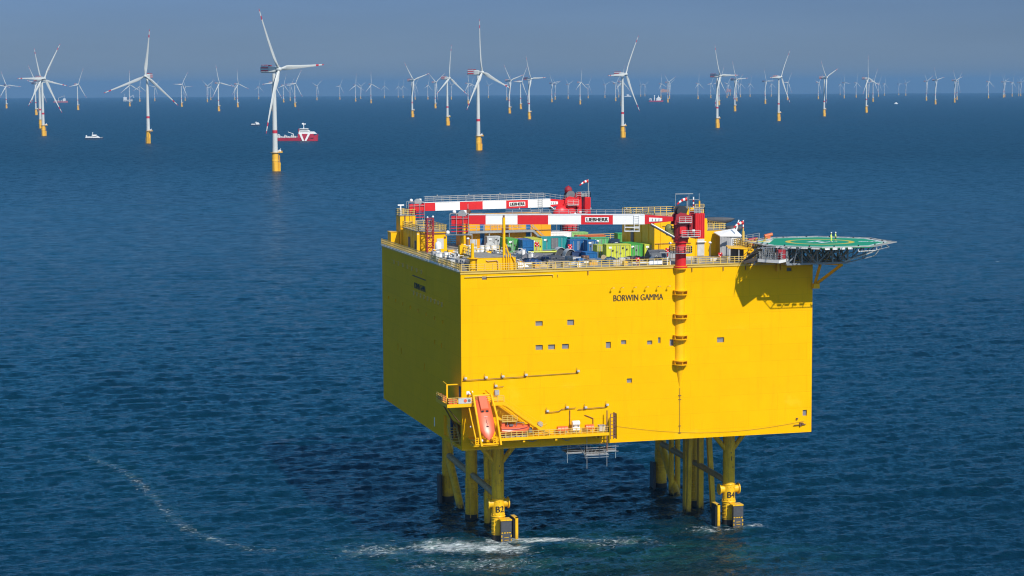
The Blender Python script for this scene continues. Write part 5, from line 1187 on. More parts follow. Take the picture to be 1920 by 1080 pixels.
# machinery and stores: many small things, each its own
def pump(label, x, y, w, d, h, m, m2=None, name='pump_unit'):
    t = thing(name, label, 'machine', (x, y, ZT), R(rng.uniform(-6, 6)))
    part('skid', MB().box(0,0,0,w,d,0.18).box(0.05,0.05,0.18,w*0.55,d-0.05,h*0.7), m, t, world=False)
    part('tank', MB().cyl((w*0.72,0.1,h*0.55),(w*0.72,d-0.1,h*0.55),min(h*0.42,w*0.27),n=14), m2 or m, t, smooth=True, world=False)
    part('pipework', MB().tube([(0.1,-0.02,0.2),(0.1,-0.02,h),(w*0.5,-0.02,h),(w*0.5,0.2,h*0.7)],0.06).tube([(w*0.9,-0.05,0.1),(w*0.9,-0.05,h*0.9),(w*0.4,-0.05,h*0.9)],0.05), M_steel, t, world=False)
def drum(label, x, y, z, r, h, m, lying=False, group='white drums on the deck'):
    t = thing('drum', label, 'drum', (x, y, z), 0, group)
    if lying: part('shell', MB().cyl((-h/2,0,r),(h/2,0,r),r,n=18).ring((-h/6,0,r),r,0.04,'X',18,4).ring((h/6,0,r),r,0.04,'X',18,4), m, t, smooth=True, world=False); part('end_plate', MB().cyl((h/2,0,r),(h/2+0.04,0,r),r*0.85,n=18).cyl((-h/2-0.04,0,r),(-h/2,0,r),r*0.85,n=18), M_lgrey, t, world=False)
    else: part('shell', MB().cyl((0,0,0),(0,0,h),r,n=18).ring((0,0,h/3),r,0.04,n=18,m=4).ring((0,0,2*h/3),r,0.04,n=18,m=4), m, t, smooth=True, world=False); part('lid', MB().cyl((0,0,h),(0,0,h+0.06),r*0.9,n=18), M_lgrey, t, world=False)
def reel(label, x, y, r, w, m, z=ZT):
    t = thing('cable_reel', label, 'cable reel', (x, y, z), R(rng.uniform(-25, 25)), 'cable reels on the deck')
    f = MB()
    for yy in (0, w): f.cyl((0,yy-0.05,r),(0,yy+0.05,r),r,n=20)
    part('flange', f, m, t, world=False); part('cable', MB().cyl((0,0.05,r),(0,w-0.05,r),r*0.7,n=18), M_black, t, smooth=True, world=False)
def bundle(label, x, y, L_, n, m, rz_=0.0, z=ZT):
    t = thing('pipe_bundle', label, 'pipes', (x, y, z), R(rz_), 'pipe bundles on the deck')
    p_ = MB()
    for k in range(n): r_ = 0.07+0.05*rng.random(); p_.cyl((-0.3*rng.random(),0.17*k,0.2+0.14*(k % 2)),(L_-0.4*rng.random(),0.17*k+0.05,0.2+0.14*(k % 2)),r_,n=8)
    part('pipes', p_, m, t, world=False); part('bearer', MB().box(0.3,-0.1,0,0.45,0.17*n,0.1).box(L_-0.7,-0.1,0,-0.55+L_,0.17*n,0.1), M_wood, t, world=False)
def crate(label, x, y, w, d, h, m, z=ZT, rz_=None):
    t = thing('crate', label, 'crate', (x, y, z), R(rng.uniform(-12, 12) if rz_ is None else rz_), 'crates and pallets on the deck')
    b = MB().box(0,0,0.14,w,d,h)
    part('box', b, m, t, world=False); q = MB().box(0,0,0,w,0.1,0.14).box(0,d-0.1,0,w,d,0.14).box(0,d/2-0.05,0,w,d/2+0.05,0.14).box(-0.03,-0.03,h*0.45,w+0.03,0,h*0.55).box(w*0.2,-0.03,0.14,w*0.28,0,h).box(w*0.75,-0.03,0.14,w*0.83,0,h)
    part('pallet', q, M_wood, t, world=False)
def heap(label, x, y, w, d, h, m, name='tarp_heap', cat='tarpaulin'):
    t = MB(); n, k = 12, 8; vs = []
    for i in range(n+1):
        for j in range(k+1):
            u, v = i/n, j/k; e = (math.sin(math.pi*u)*math.sin(math.pi*v))**0.45
            vs.append((w*(u-0.5)+rng.uniform(-.06,.06), d*(v-0.5)+rng.uniform(-.06,.06), e*h*(0.7+0.5*rng.random())))
    t.add(vs, [(i*(k+1)+j, (i+1)*(k+1)+j, (i+1)*(k+1)+j+1, i*(k+1)+j+1) for i in range(n) for j in range(k)])
    solo(name, t, m, label, cat, (x, y, ZT+0.005), R(rng.uniform(-15, 15)), world=False)
pump('grey cooler unit behind the front left railing corner', 0.9, 5.5, 2.2, 3.0, 2.4, M_grey, M_dgrey); pump('dark grey compressor right at the front left corner', 0.7, 2.4, 1.5, 2.0, 1.9, M_dgrey, M_grey); pump('pale grey pump set on the left deck edge by the boom rest', 0.8, 11.2, 2.0, 2.2, 1.7, M_lgrey, M_grey)
pump('small grey skid below the radome', 3.0, 33.5, 1.8, 1.8, 1.4, M_grey, M_white); pump('white and grey unit left of the boom rest on the left deck', 2.0, 27.0, 1.6, 2.2, 1.5, M_lgrey, M_white); pump('rusty machine beside the boom rest post', 4.4, 15.4, 1.7, 1.8, 1.8, M_brown, M_dgrey)
pump('grey generator behind the boom rest post', 6.8, 18.0, 2.0, 2.0, 1.7, M_dgrey, M_lgrey); pump('grey and yellow machine behind the front left block', 12.6, 30.0, 2.2, 2.0, 1.5, M_yel, M_dgrey); pump('grey valve skid left of the grey-white container', 15.2, 40.0, 1.8, 1.8, 1.3, M_yel, M_lgrey); pump('brown and black machine left of the tall yellow mast', 17.2, 33.0, 1.6, 1.6, 1.9, M_brown, M_black)
pump('grey equipment right of the tall yellow mast', 14.4, 17.0, 1.9, 1.8, 2.0, M_lgrey, M_steel); pump('pale machine between the tall yellow mast and the stacked blue boxes', 17.8, 25.5, 1.8, 1.6, 1.8, M_grey, M_white); pump('yellow and dark generator left of the right deckhouse', 39.8, 33.0, 2.4, 2.0, 1.8, M_yel, M_black); pump('white spool machine between the pale green container and the right deckhouse', 40.6, 37.5, 2.2, 2.2, 1.6, M_char, M_white)
pump('dark machine on deck left of the right deckhouse corner', 40.8, 28.0, 1.6, 2.0, 1.3, M_dgrey, M_brown); pump('yellow pump by the front railing left of the black raft', 11.6, 5.0, 1.3, 1.5, 1.5, M_lgrey, M_yel)
pump('grey stand against the left deckhouse front', 9.6, 36.0, 1.5, 1.5, 2.0, M_grey, M_yel); pump('small white unit in front of the left deckhouse door', 7.4, 32.0, 1.1, 1.1, 1.3, M_white, M_white)
for i, (x, y) in enumerate(((14.0,37.5),(15.0,37.0),(16.2,37.6),(16.9,39.4))): drum('white drum, %s from the left in the row behind the front left block' % ORD[i], x, y, ZT, 0.5, 1.6 - 0.15*(i % 2), M_white)
reel('grey cable reel standing behind the boom rest', 8.6, 24.0, 1.0, 0.7, M_lgrey); reel('large grey reel left of the grey-white container', 17.4, 43.6, 0.9, 0.6, M_lgrey); reel('yellow-rimmed reel between the pale green container and the right deckhouse', 39.6, 31.8, 0.75, 0.5, M_lime); reel('small reel at the foot of the big yellow-green container', 31.6, 15.0, 0.5, 0.5, M_wood); reel('white reel beside the front crane base', 38.5, 7.0, 0.55, 0.5, M_white)
for i, (x, y, L_, n, m, a) in enumerate(((13.2,9.6,5.2,9,M_steel,4),(19.0,11.5,5.0,8,M_dgrey,-6),(14.0,13.4,4.2,7,M_brown,-12),(24.2,9.0,4.6,8,M_steel,3),(21.0,6.0,3.4,6,M_lgrey,8),(28.5,5.5,3.0,6,M_dgrey,-5))):
    bundle(['long steel pipe bundle behind the front railing near the yellow block','dark pipe bundle in the middle of the front deck','rusty pipe bundle behind the front steel pipes','steel pipe bundle below the grey half-round covers','pale pipe bundle close to the front railing','dark pipe bundle left of the large front yellow-green container'][i], x, y, L_, n, m, a)
heap('grey crumpled sheet among the pipes behind the front railing', 17.2, 15.5, 5.0, 3.0, 0.8, M_tarp); heap('black plastic heap in front of the black raft', 22.4, 19.0, 6.5, 4.0, 0.9, M_char); heap('dark heap of netting behind the front pipe bundles', 15.2, 20.5, 3.2, 3.0, 0.9, M_char); heap('pale canvas heap by the front railing', 26.2, 12.5, 3.6, 2.2, 0.6, M_lgrey); heap('white sack pile left of the lamp post at the yellow-green container', 29.4, 12.0, 1.8, 1.2, 0.7, M_white, 'sack_pile', 'sacks'); heap('white sheet on deck beside the yellow block', 13.4, 6.2, 1.8, 0.9, 0.5, M_white)
heap('dark hose pile below the bright green container', 37.5, 14.4, 4.5, 2.2, 0.7, M_black, 'hose_pile', 'hoses'); heap('grey debris pile at the foot of the large yellow-green container', 32.0, 12.2, 2.6, 1.8, 0.9, M_grey); heap('brown hose pile right of the front lifebuoy', 35.4, 11.4, 2.4, 1.6, 0.6, M_brown, 'hose_pile', 'hoses')
cr = [(12.2,7.5,1.0,0.9,1.1,M_dblue,'dark blue crate next to the yellow block'),(15.5,6.2,1.3,1.0,0.8,M_blue,'blue crate behind the front railing'),(18.6,8.2,1.2,1.0,0.9,M_dgrey,'dark crate behind the front railing, right of the blue crate'),(20.2,16.0,1.4,1.1,0.8,M_dblue,'dark blue crate under the black raft'),(24.0,14.0,1.2,1.1,1.0,M_grey,'grey crate in front of the grey covers'),
      (27.6,15.5,1.3,1.0,0.9,M_brown,'brown crate left of the blue skip'),(27.0,8.2,1.1,0.9,0.7,M_wood,'timber crate by the front railing centre'),(25.4,4.5,1.5,0.8,0.6,M_orange,'orange crate behind the front railing'),(31.8,6.5,1.1,1.0,1.1,M_lgrey,'pale grey crate left of the front lifebuoy'),(33.5,8.5,1.0,0.9,1.0,M_grey,'grey crate right of the front lifebuoy'),
      (34.8,5.5,1.4,1.0,0.8,M_dgrey,'dark crate behind the white banner'),(30.4,9.2,1.0,0.9,0.8,M_white,'white crate left of the yellow-green container'),(6.0,23.0,1.2,1.0,1.1,M_dgrey,'dark crate on the left deck behind the boom rest'),(9.6,28.0,1.1,1.0,1.2,M_white,'white crate on the left deck in front of the deckhouse'),(4.6,30.0,1.0,0.9,1.0,M_white,'white crate under the radome'),
      (11.8,41.0,1.5,1.0,1.4,M_white,'white crate beside the orange-yellow building'),(13.6,45.0,1.3,1.0,2.2,M_lgrey,'pale cabinet at the left end of the orange-yellow building'),(46.2,10.0,1.4,1.0,0.6,M_lgrey,'pale crate on the open deck right of the front crane'),(49.5,6.0,1.6,0.9,0.5,M_white,'white crate on the open deck by the lamp post'),(53.6,8.0,1.8,1.0,0.5,M_lgrey,'pale crate in front of the white shelter')]
cr += [(11.5,3.2,0.9,0.8,1.1,M_white,'white box at the railing right of the yellow block'),(14.6,3.0,1.0,0.8,0.7,M_orange,'orange box at the railing near the yellow block'),(17.6,2.4,0.9,0.8,0.6,M_wood,'timber box at the railing, left part of the front edge'),(20.0,3.4,1.1,0.9,0.9,M_dgrey,'dark box at the railing, middle of the front edge'),(22.3,2.2,0.8,0.8,0.8,M_white,'small white box at the railing, middle of the front edge'),(24.2,7.4,1.2,1.0,1.1,M_blue,'blue box behind the middle of the front railing'),
       (29.6,3.4,1.2,0.9,1.0,M_lgrey,'pale box at the railing left of the front lifebuoy'),(31.4,2.6,0.8,0.8,0.8,M_yel,'small yellow box at the railing left of the front lifebuoy'),(36.9,8.0,1.3,1.0,0.9,M_brown,'rusty box behind the white banner'),(38.2,4.0,1.0,0.9,1.2,M_dgrey,'dark box left of the front crane base'),(45.6,3.0,1.0,0.8,0.9,M_grey,'grey box right of the front crane base'),(6.2,33.5,1.2,1.0,1.2,M_yel,'yellow box beside the radome'),
       (10.4,39.6,1.3,1.0,1.5,M_dgrey,'dark cabinet beside the left deckhouse door'),(8.6,16.4,1.0,0.9,1.3,M_lime,'lime box right of the boom rest'),(12.2,17.4,1.1,1.0,1.0,M_ored,'orange-red box behind the yellow block')]
for x, y, w, d, h, m, lab in cr: crate(lab, x, y, w, d, h, m)
t = thing('storage_tank', 'grey horizontal tank between the pale green container and the right deckhouse', 'tank', (41.8, 41, ZT))
part('shell', MB().cyl((40.6,41.2,ZT+1.0),(43.4,40.4,ZT+1.0),0.95,n=18), M_grey, t, smooth=True); part('saddle', MB().box(41.0,40.5,ZT,41.3,41.7,ZT+0.5).box(42.7,40.1,ZT,43.0,41.2,ZT+0.5), M_dgrey, t)
heap('dark netting and steel scrap in front of the black raft', 20.6, 24.0, 6.0, 3.0, 1.0, M_dgrey); heap('blue-black tarpaulin between the yellow block and the black raft', 17.0, 12.5, 3.6, 2.2, 0.9, M_dblue); heap('pale rope pile at the front railing below the black raft', 16.6, 4.6, 2.2, 1.3, 0.7, M_wood, 'rope_pile', 'ropes'); heap('grey cable coil pile left of the dark tarpaulin tent', 38.4, 12.0, 2.4, 1.6, 0.8, M_dgrey, 'cable_pile', 'cables')
bundle('grey scaffold tubes stacked in front of the blue skip', 26.2, 17.8, 3.6, 8, M_steel, 10); bundle('dark steel beams under the grey half-round covers', 23.2, 21.5, 5.0, 8, M_dgrey, -8); bundle('pale tubes at the front railing right of the front lifebuoy', 33.6, 3.2, 3.2, 6, M_lgrey, 2)
for i, (x, y, w, h, m) in enumerate(((12.0,22.0,1.4,2.0,M_dgrey),(13.8,25.0,1.2,1.6,M_lgrey),(9.8,20.4,1.2,1.7,M_grey),(11.0,33.2,1.6,1.5,M_dgrey),(3.4,22.6,1.3,1.6,M_white),(5.2,26.4,1.2,1.5,M_lgrey),(2.2,18.2,1.2,1.4,M_dgrey),(7.6,13.6,1.3,1.9,M_grey),(15.4,28.8,1.2,1.8,M_lgrey),(18.4,20.6,1.3,1.5,M_grey))):
    pump('%s of the small machines right of the boom rest, counted from the left' % ORD[[5,7,4,6,1,3,0,2,8,9][i]], x, y, w, w, h, m, M_white if i % 3 == 0 else M_dgrey)
t = thing('grey_locker', 'rusty grey locker row right of the dark tarpaulin tent', 'locker', (44.6, 14.6, ZT)); part('cabinet', MB().box(44.0,14.0,ZT,46.4,15.2,ZT+1.5), M_brown, t); part('locker_door', MB().box(44.1,13.95,ZT+0.1,44.8,14,ZT+1.4).box(44.9,13.95,ZT+0.1,45.6,14,ZT+1.4), M_grey, t)
for lab, x, y, z, a, L_, w in (('long black covered boat behind the right deckhouse roof', 60.6, 30.5, ZT+5.1, -17, 6.6, 1.0), ('shorter black covered boat right of the white shelter', 60.6, 22.0, ZT+4.0, -12, 3.6, 1.5)):
    t = thing('covered_boat', lab, 'boat', (x, y, z), R(a), 'black covered boats')
    h_ = MB(); secs = [(-0.5,0.1,0.35),(-0.38,0.6,0.2),(-0.1,1.0,0.0),(0.2,0.95,0.0),(0.4,0.6,0.15),(0.5,0.1,0.35)]; vs = []; fs = []
    for s, b_, k_ in secs:
        for q in range(10): an = 2*math.pi*q/10; vs.append((s*L_, w/2*b_*math.cos(an), 0.75+k_+0.7*b_*math.sin(an)))
    for i in range(5): fs += [(i*10+q, i*10+(q+1) % 10, i*10+10+(q+1) % 10, i*10+10+q) for q in range(10)]
    h_.add(vs, fs + [tuple(range(10)), tuple(range(50, 60))]); part('hull', h_, M_char, t, smooth=True, world=False)
    part('cradle', MB().bar((-L_*0.25,0,0.2),(-L_*0.25,0,-z+ZT),0.25).bar((L_*0.2,0,0.2),(L_*0.2,0,-z+ZT),0.25), M_grate, t, world=False)
# ------------------------------------------------------------------ helideck
HX, HYc, HZ, AP = 68.15, -1.4, 55.5, 11.45
def octo(ap): s = ap*math.tan(R(22.5)); return [(HX+a, HYc+b) for a, b in ((-s,-ap),(s,-ap),(ap,-s),(ap,s),(s,ap),(-s,ap),(-ap,s),(-ap,-s))]
t = thing('helideck', 'green octagonal helicopter deck with yellow circle, jutting out at the right corner', 'helideck', (HX, HYc, HZ))
part('deck', MB().prism(octo(AP), HZ-0.35, HZ), M_hgreen, t)
mk = MB()
def strip(pts, w, z, mi): 
    for a, b in zip(pts[:-1], pts[1:]): mk.bar((*a, z), (*b, z), w, 0.008, mi=mi)
oc = octo(AP-0.3); strip(oc + [oc[0]], 0.45, HZ+0.006, 0)
n = 72; vs = []
for k in range(n):
    a = 2*math.pi*k/n
    for r_ in (5.4, 6.35): vs.append((HX+r_*math.cos(a), HYc+r_*math.sin(a), HZ+0.007))
mk.add(vs, [(2*k, 2*k+1, (2*k+3) % (2*n), (2*k+2) % (2*n)) for k in range(n)], 1)
ca, sa = math.cos(R(-58)), math.sin(R(-58))        # the H, turned to the approach line
def hrot(x, y): return (HX + x*ca - y*sa, HYc + x*sa + y*ca)
for (ax, ay), (bx, by), w in (((-1.3,-2),(-1.3,2),0.75),((1.3,-2),(1.3,2),0.75),((-1.3,0),(1.3,0),0.75)): mk.bar((*hrot(ax,ay),HZ+0.012),(*hrot(bx,by),HZ+0.012),w,0.008,mi=0)
part('deck_marking', mk, [M_white, M_hyel], t)
def deck_text(s, cx, cy, ang, w):
    c, s_ = math.cos(ang), math.sin(ang); o = Vector((cx - c*w/2, cy - s_*w/2, HZ+0.006))
    text_part('deck_lettering', s, w, Matrix(((c,-s_,0,o.x),(s_,c,0,o.y),(0,0,1,o.z),(0,0,0,1))), M_white, t, 0.01, 0.03, 1.3)
deck_text('BORWIN GAMMA', HX-7.6, HYc+4.6, R(62), 8.4); deck_text('GAMMA', HX+8.6, HYc-3.0, R(-30), 4.2)
# perimeter net on its outriggers
nt_ = MB(); oi, oo = octo(AP), octo(AP+1.5)
for k in range(8):
    a, b, c, d = oi[k], oi[(k+1) % 8], oo[k], oo[(k+1) % 8]; m = 5
    nt_.bar((*c, HZ+0.02),(*d, HZ+0.02),0.1); nt_.bar((*a, HZ-0.12),(*b, HZ-0.12),0.16)
    for j in range(m):
        q = j/m; p0 = (a[0]+(b[0]-a[0])*q, a[1]+(b[1]-a[1])*q, HZ-0.1); p1 = (c[0]+(d[0]-c[0])*q, c[1]+(d[1]-c[1])*q, HZ+0.02); nt_.bar(p0, p1, 0.13)
part('net_frame', nt_, M_net, t)
ms = MB()
for k in range(8):
    a, b, c, d = oi[k], oi[(k+1) % 8], oo[k], oo[(k+1) % 8]
    for q in (0.5,): ms.bar((a[0]+(c[0]-a[0])*q, a[1]+(c[1]-a[1])*q, HZ-0.02),(b[0]+(d[0]-b[0])*q, b[1]+(d[1]-b[1])*q, HZ-0.02),0.02)
    for j in range(20):
        q = j/20; ms.bar((a[0]+(b[0]-a[0])*q, a[1]+(b[1]-a[1])*q, HZ-0.06),(c[0]+(d[0]-c[0])*q, c[1]+(d[1]-c[1])*q, HZ),0.016)
part('safety_net', ms, M_net, t)
# white fascia plates along the near left edge
fp = MB()
for k in range(5): x0 = 57.2+2.6*k; 
for j in range(4):
    a, b = oi[7], oi[0]; q0, q1 = 0.08+0.235*j, 0.25+0.235*j
    fp.bar((a[0]+(b[0]-a[0])*q0-0.12, a[1]+(b[1]-a[1])*q0-0.12, HZ-0.28),(a[0]+(b[0]-a[0])*q1-0.12, a[1]+(b[1]-a[1])*q1-0.12, HZ-0.28),0.08,0.3)
for j in range(4): q0 = oi[0][0]+0.4+1.5*j; fp.box(q0, -13.3, HZ-0.5, q0+0.9, -13.2, HZ-0.15)
part('fascia_plate', fp, M_white, t)
dl = MB()
for k in range(8):
    a, b = oi[k], oi[(k+1) % 8]
    for q in (0.25, 0.75): dl.cyl((a[0]+(b[0]-a[0])*q, a[1]+(b[1]-a[1])*q, HZ),(a[0]+(b[0]-a[0])*q, a[1]+(b[1]-a[1])*q, HZ+0.22),0.13,n=8)
part('deck_light', dl, M_black, t)
# supporting truss
z1, z0 = HZ-0.5, 52.15
tr = MB()
ys = (-8.2, -4.0, 0.6, 5.0); xs_ = (58.6, 61.6, 64.6, 67.6, 70.6)
for y in ys:
    tr.bar((57.6,y,z1),(78.3 if abs(y-HYc) < 5 else 74.5,y,z1),0.3,0.35); tr.bar((58.6,y,z0),(70.6,y,z0),0.34,0.36)
    for i, x in enumerate(xs_):
        tr.bar((x,y,z0),(x,y,z1),0.28)
        if i < 4: tr.bar((x,y,z1) if i % 2 else (x,y,z0),(xs_[i+1],y,z0) if i % 2 else (xs_[i+1],y,z1),0.24)
    tr.bar((70.6,y,z0),(73.8,y,z1),0.22); tr.bar((70.6,y,z0),(76.0,y,z0+1.1),0.16); tr.bar((76.0,y,z0+1.1),(77.4,y,z1),0.16); tr.bar((73.8,y,z1),(73.6,y,z0+0.6),0.14); tr.bar((73.6,y,z0+0.6),(76,y,z1),0.14)
for x in xs_ + (74.5, 77.0):
    tr.bar((x,-8.2 if x < 76 else -5,z1),(x,5.0,z1),0.28,0.3)
    if x < 71: tr.bar((x,-8.2,z0),(x,5.0,z0),0.26,0.3)
    for a, b in zip(ys[:-1], ys[1:]): 
        if x < 71: tr.bar((x,a,z0),(x,b,z1),0.2); tr.bar((x,b,z0),(x,(a+b)/2,z1),0.18)
for x in (60.0, 63.1, 66.1, 69.1): tr.bar((x,-8.2,z1),(x,-12.8 if x > 63 else -10.4,z1),0.22); tr.bar((x,-8.2,z0+0.2),(x,-11.8 if x > 63 else -9.6,z1),0.18)
part('truss', tr, M_gsteel, t)
by = MB()
by.bar((57.4,-0.4,51.95),(70.8,-0.4,51.95),0.5,0.5); by.bar((69.6,-8.0,51.8),(67.9,-0.3,47.5),0.42); by.bar((66.6,-5.2,51.7),(67.7,-0.3,47.5),0.42); by.bar((66.6,-5.2,51.8),(66.6,0.2,51.8),0.45); by.bar((69.6,-8,51.85),(66.4,-0.2,51.6),0.4); by.box(67.2,-1.0,46.8,68.4,0.4,47.7); by.bar((60.2,-0.6,51.9),(60.2,-0.6,50.2),0.4).bar((60.9,-0.6,51.9),(60.9,-0.6,50.4),0.3)
part('corner_bracket', by, M_yel, t)
part('white_rail', MB().tube([(70.5,-12.9,HZ-1.0),(74.8,-11.4,HZ-1.0),(79.5,-6.9,HZ-0.9),(80.2,-4.5,HZ-0.8)],0.11).tube([(70.5,-12.9,HZ-0.55),(70.5,-12.9,HZ-1.0)],0.1).tube([(74.8,-11.4,HZ-0.5),(74.8,-11.4,HZ-1.0)],0.1).bar((69.8,-8.1,z0+0.1),(74.8,-11.2,HZ-1.1),0.2), M_lgrey, t)
# access platform on the near left side with the red cabinet, and the stairs down to the deck
ap = thing('access_platform', 'grey access platform and stairs on the left side of the helideck', 'access platform', (56.5, -7.5, 53.2))
A_, B_, C_, D_ = (56.3,-10.3), (59.3,-7.3), (56.8,-3.4), (53.8,-6.4)
part('platform_floor', MB().prism([A_,B_,C_,D_], 53.0, 53.25), M_grate, ap)
part('platform_beam', MB().bar((*A_,52.85),(*B_,52.85),0.2,0.5).bar((*A_,52.85),(*D_,52.85),0.2,0.5).bar((*D_,52.9),(*C_,52.9),0.2,0.4), M_white, ap)
part('platform_railing', MB().rail([(*B_,53.25),(*A_,53.25),(*D_,53.25),(*C_,53.25)],1.15,0.9,0.055).rail([(55.9,-7.4,54.4),(54.8,-6.2,54.4)],1.1,0.7,0.05), M_grate, ap)
sm = MB()
for s in (0, 1.5): sm.bar((53.7+s*0.8,-6.2+s*0.2,53.2),(53.5+s*0.8,-0.6,52.0),0.12,0.6); sm.bar((53.7+s*0.8,-6.2+s*0.2,54.3),(53.5+s*0.8,-0.6,53.1),0.07)
sm.prism([(53.5,-3.2),(54.9,-3.2),(54.7,0.4),(53.3,0.4)], 52.1, 52.3)
sm.bar((53.9,-0.5,52.3),(54.6,-5.6,55.0),1.2,0.14).bar((53.3,-0.6,53.3),(54.0,-5.8,56.0),0.07).bar((54.5,-0.4,53.3),(55.2,-5.4,56.0),0.07)
sm.bar((54.6,-5.6,55.0),(57.5,-6.2,55.2),1.4,0.14)
part('access_stair', sm, M_gsteel, ap)
lt = MB()
for k in range(5): lt.bar((54.0+0.8*k,-8.6+0.3*k-0.4*k,53.2),(54.3+0.8*k,-8.3-0.1*k,55.2),0.1)
lt.bar((55,-0.6,51.9),(55,-5.6,53),0.3).bar((57,-0.6,51.9),(57.8,-6.6,53),0.3).bar((54.0,-4.2,51.85),(54,-4.2,53),0.25)
part('access_bracing', lt, M_gsteel, ap)
t = thing('fire_cabinet', 'dark red fire-fighting cabinet on the grey access platform beside the helideck', 'cabinet', (57.5, -8.4, 53.25))
q = MB().box(56.6,-9.1,53.26,58.0,-8.0,54.9); part('cabinet', q, M_dred, t); part('cabinet_door', MB().box(56.65,-9.16,53.4,57.27,-9.1,54.8).box(57.33,-9.16,53.4,57.95,-9.1,54.8), M_dred, t); part('door_trim', MB().box(57.27,-9.18,53.3,57.33,-9.1,54.9).box(56.6,-9.18,54.05,58.0,-9.1,54.13), M_grate, t)
t = thing('foam_monitor', 'red foam monitor at the far left edge of the helideck', 'monitor', (62.2, 9.2, HZ)); part('barrel', MB().cyl((61.6,9.2,HZ+0.5),(63.2,9.2,HZ+0.8),0.32,n=10).box(61.7,8.9,HZ-0.1,62.7,9.5,HZ+0.6), M_ored, t); part('monitor_base', MB().cyl((62.2,9.2,HZ-0.8),(62.2,9.2,HZ),0.3,n=10), M_red, t)
t = thing('foam_monitor', 'red foam monitor beside the stairs left of the helideck', 'monitor', (57.8, 6.0, HZ)); part('barrel', MB().cyl((57.0,6,HZ+0.1),(58.8,6,HZ+0.3),0.3,n=10).box(57.2,5.7,HZ-0.5,58.6,6.3,HZ), M_dred, t); part('monitor_base', MB().cyl((57.8,6,HZ-1.2),(57.8,6,HZ-0.5),0.3,n=10), M_red, t)
t = thing('helideck_gangway', 'yellow and grey gangway with pipework between the white shelter and the helideck', 'gangway', (57, 6, ZT+2.6))
part('walkway_floor', MB().box(55.5,2.5,54.2,60.6,10.0,54.35), M_yel, t)
part('gangway_railing', MB().rail([(55.5,2.6,54.35),(55.5,9.9,54.35),(60,9.9,54.35)],1.2,0.8,0.06).rail([(55.5,2.6,54.35),(60.0,2.6,54.35)],1.2,0.7,0.06), M_ypale, t)
pp = MB()
for k in range(9): x = 55.8+0.5*k; pp.tube([(x,3.0+0.4*(k % 3),54.4),(x,3.0+0.4*(k % 3),55.0+0.35*(k % 4)),(x+0.5,3.4+0.4*(k % 3),55.0+0.35*(k % 4))],0.1)
part('gangway_mast', MB().cyl((56.4,7,54.3),(56.4,7,57.2),0.25,n=10).cyl((56.4,7,57.2),(56.4,7,57.8),0.12,n=8), M_ypale, t)
pp.bar((55.6,3.2,54.4),(60.4,3.2,54.4),0.12).bar((55.6,3.6,54.4),(60.4,3.6,54.4),0.12).bar((55.6,4.0,54.4),(60.4,4.0,54.4),0.12)
part('gangway_pipework', pp, mat('ochre_pipe', (0.45,0.30,0.05), 0.5, var=0.2), t)
part('gangway_post', MB().bar((55.7,3,ZT),(55.7,3,54.2),0.25).bar((55.7,9.6,ZT),(55.7,9.6,54.2),0.25).bar((60,9.6,ZT),(60,9.6,54.2),0.25), M_yel, t)
part('far_handrail', MB().rail([(57.6,14.5,54.4),(61.5,11.5,55.3)],1.1,1.2,0.06).bar((57.6,14.5,54.3),(61.5,11.5,55.2),1.0,0.12), M_grate, t)

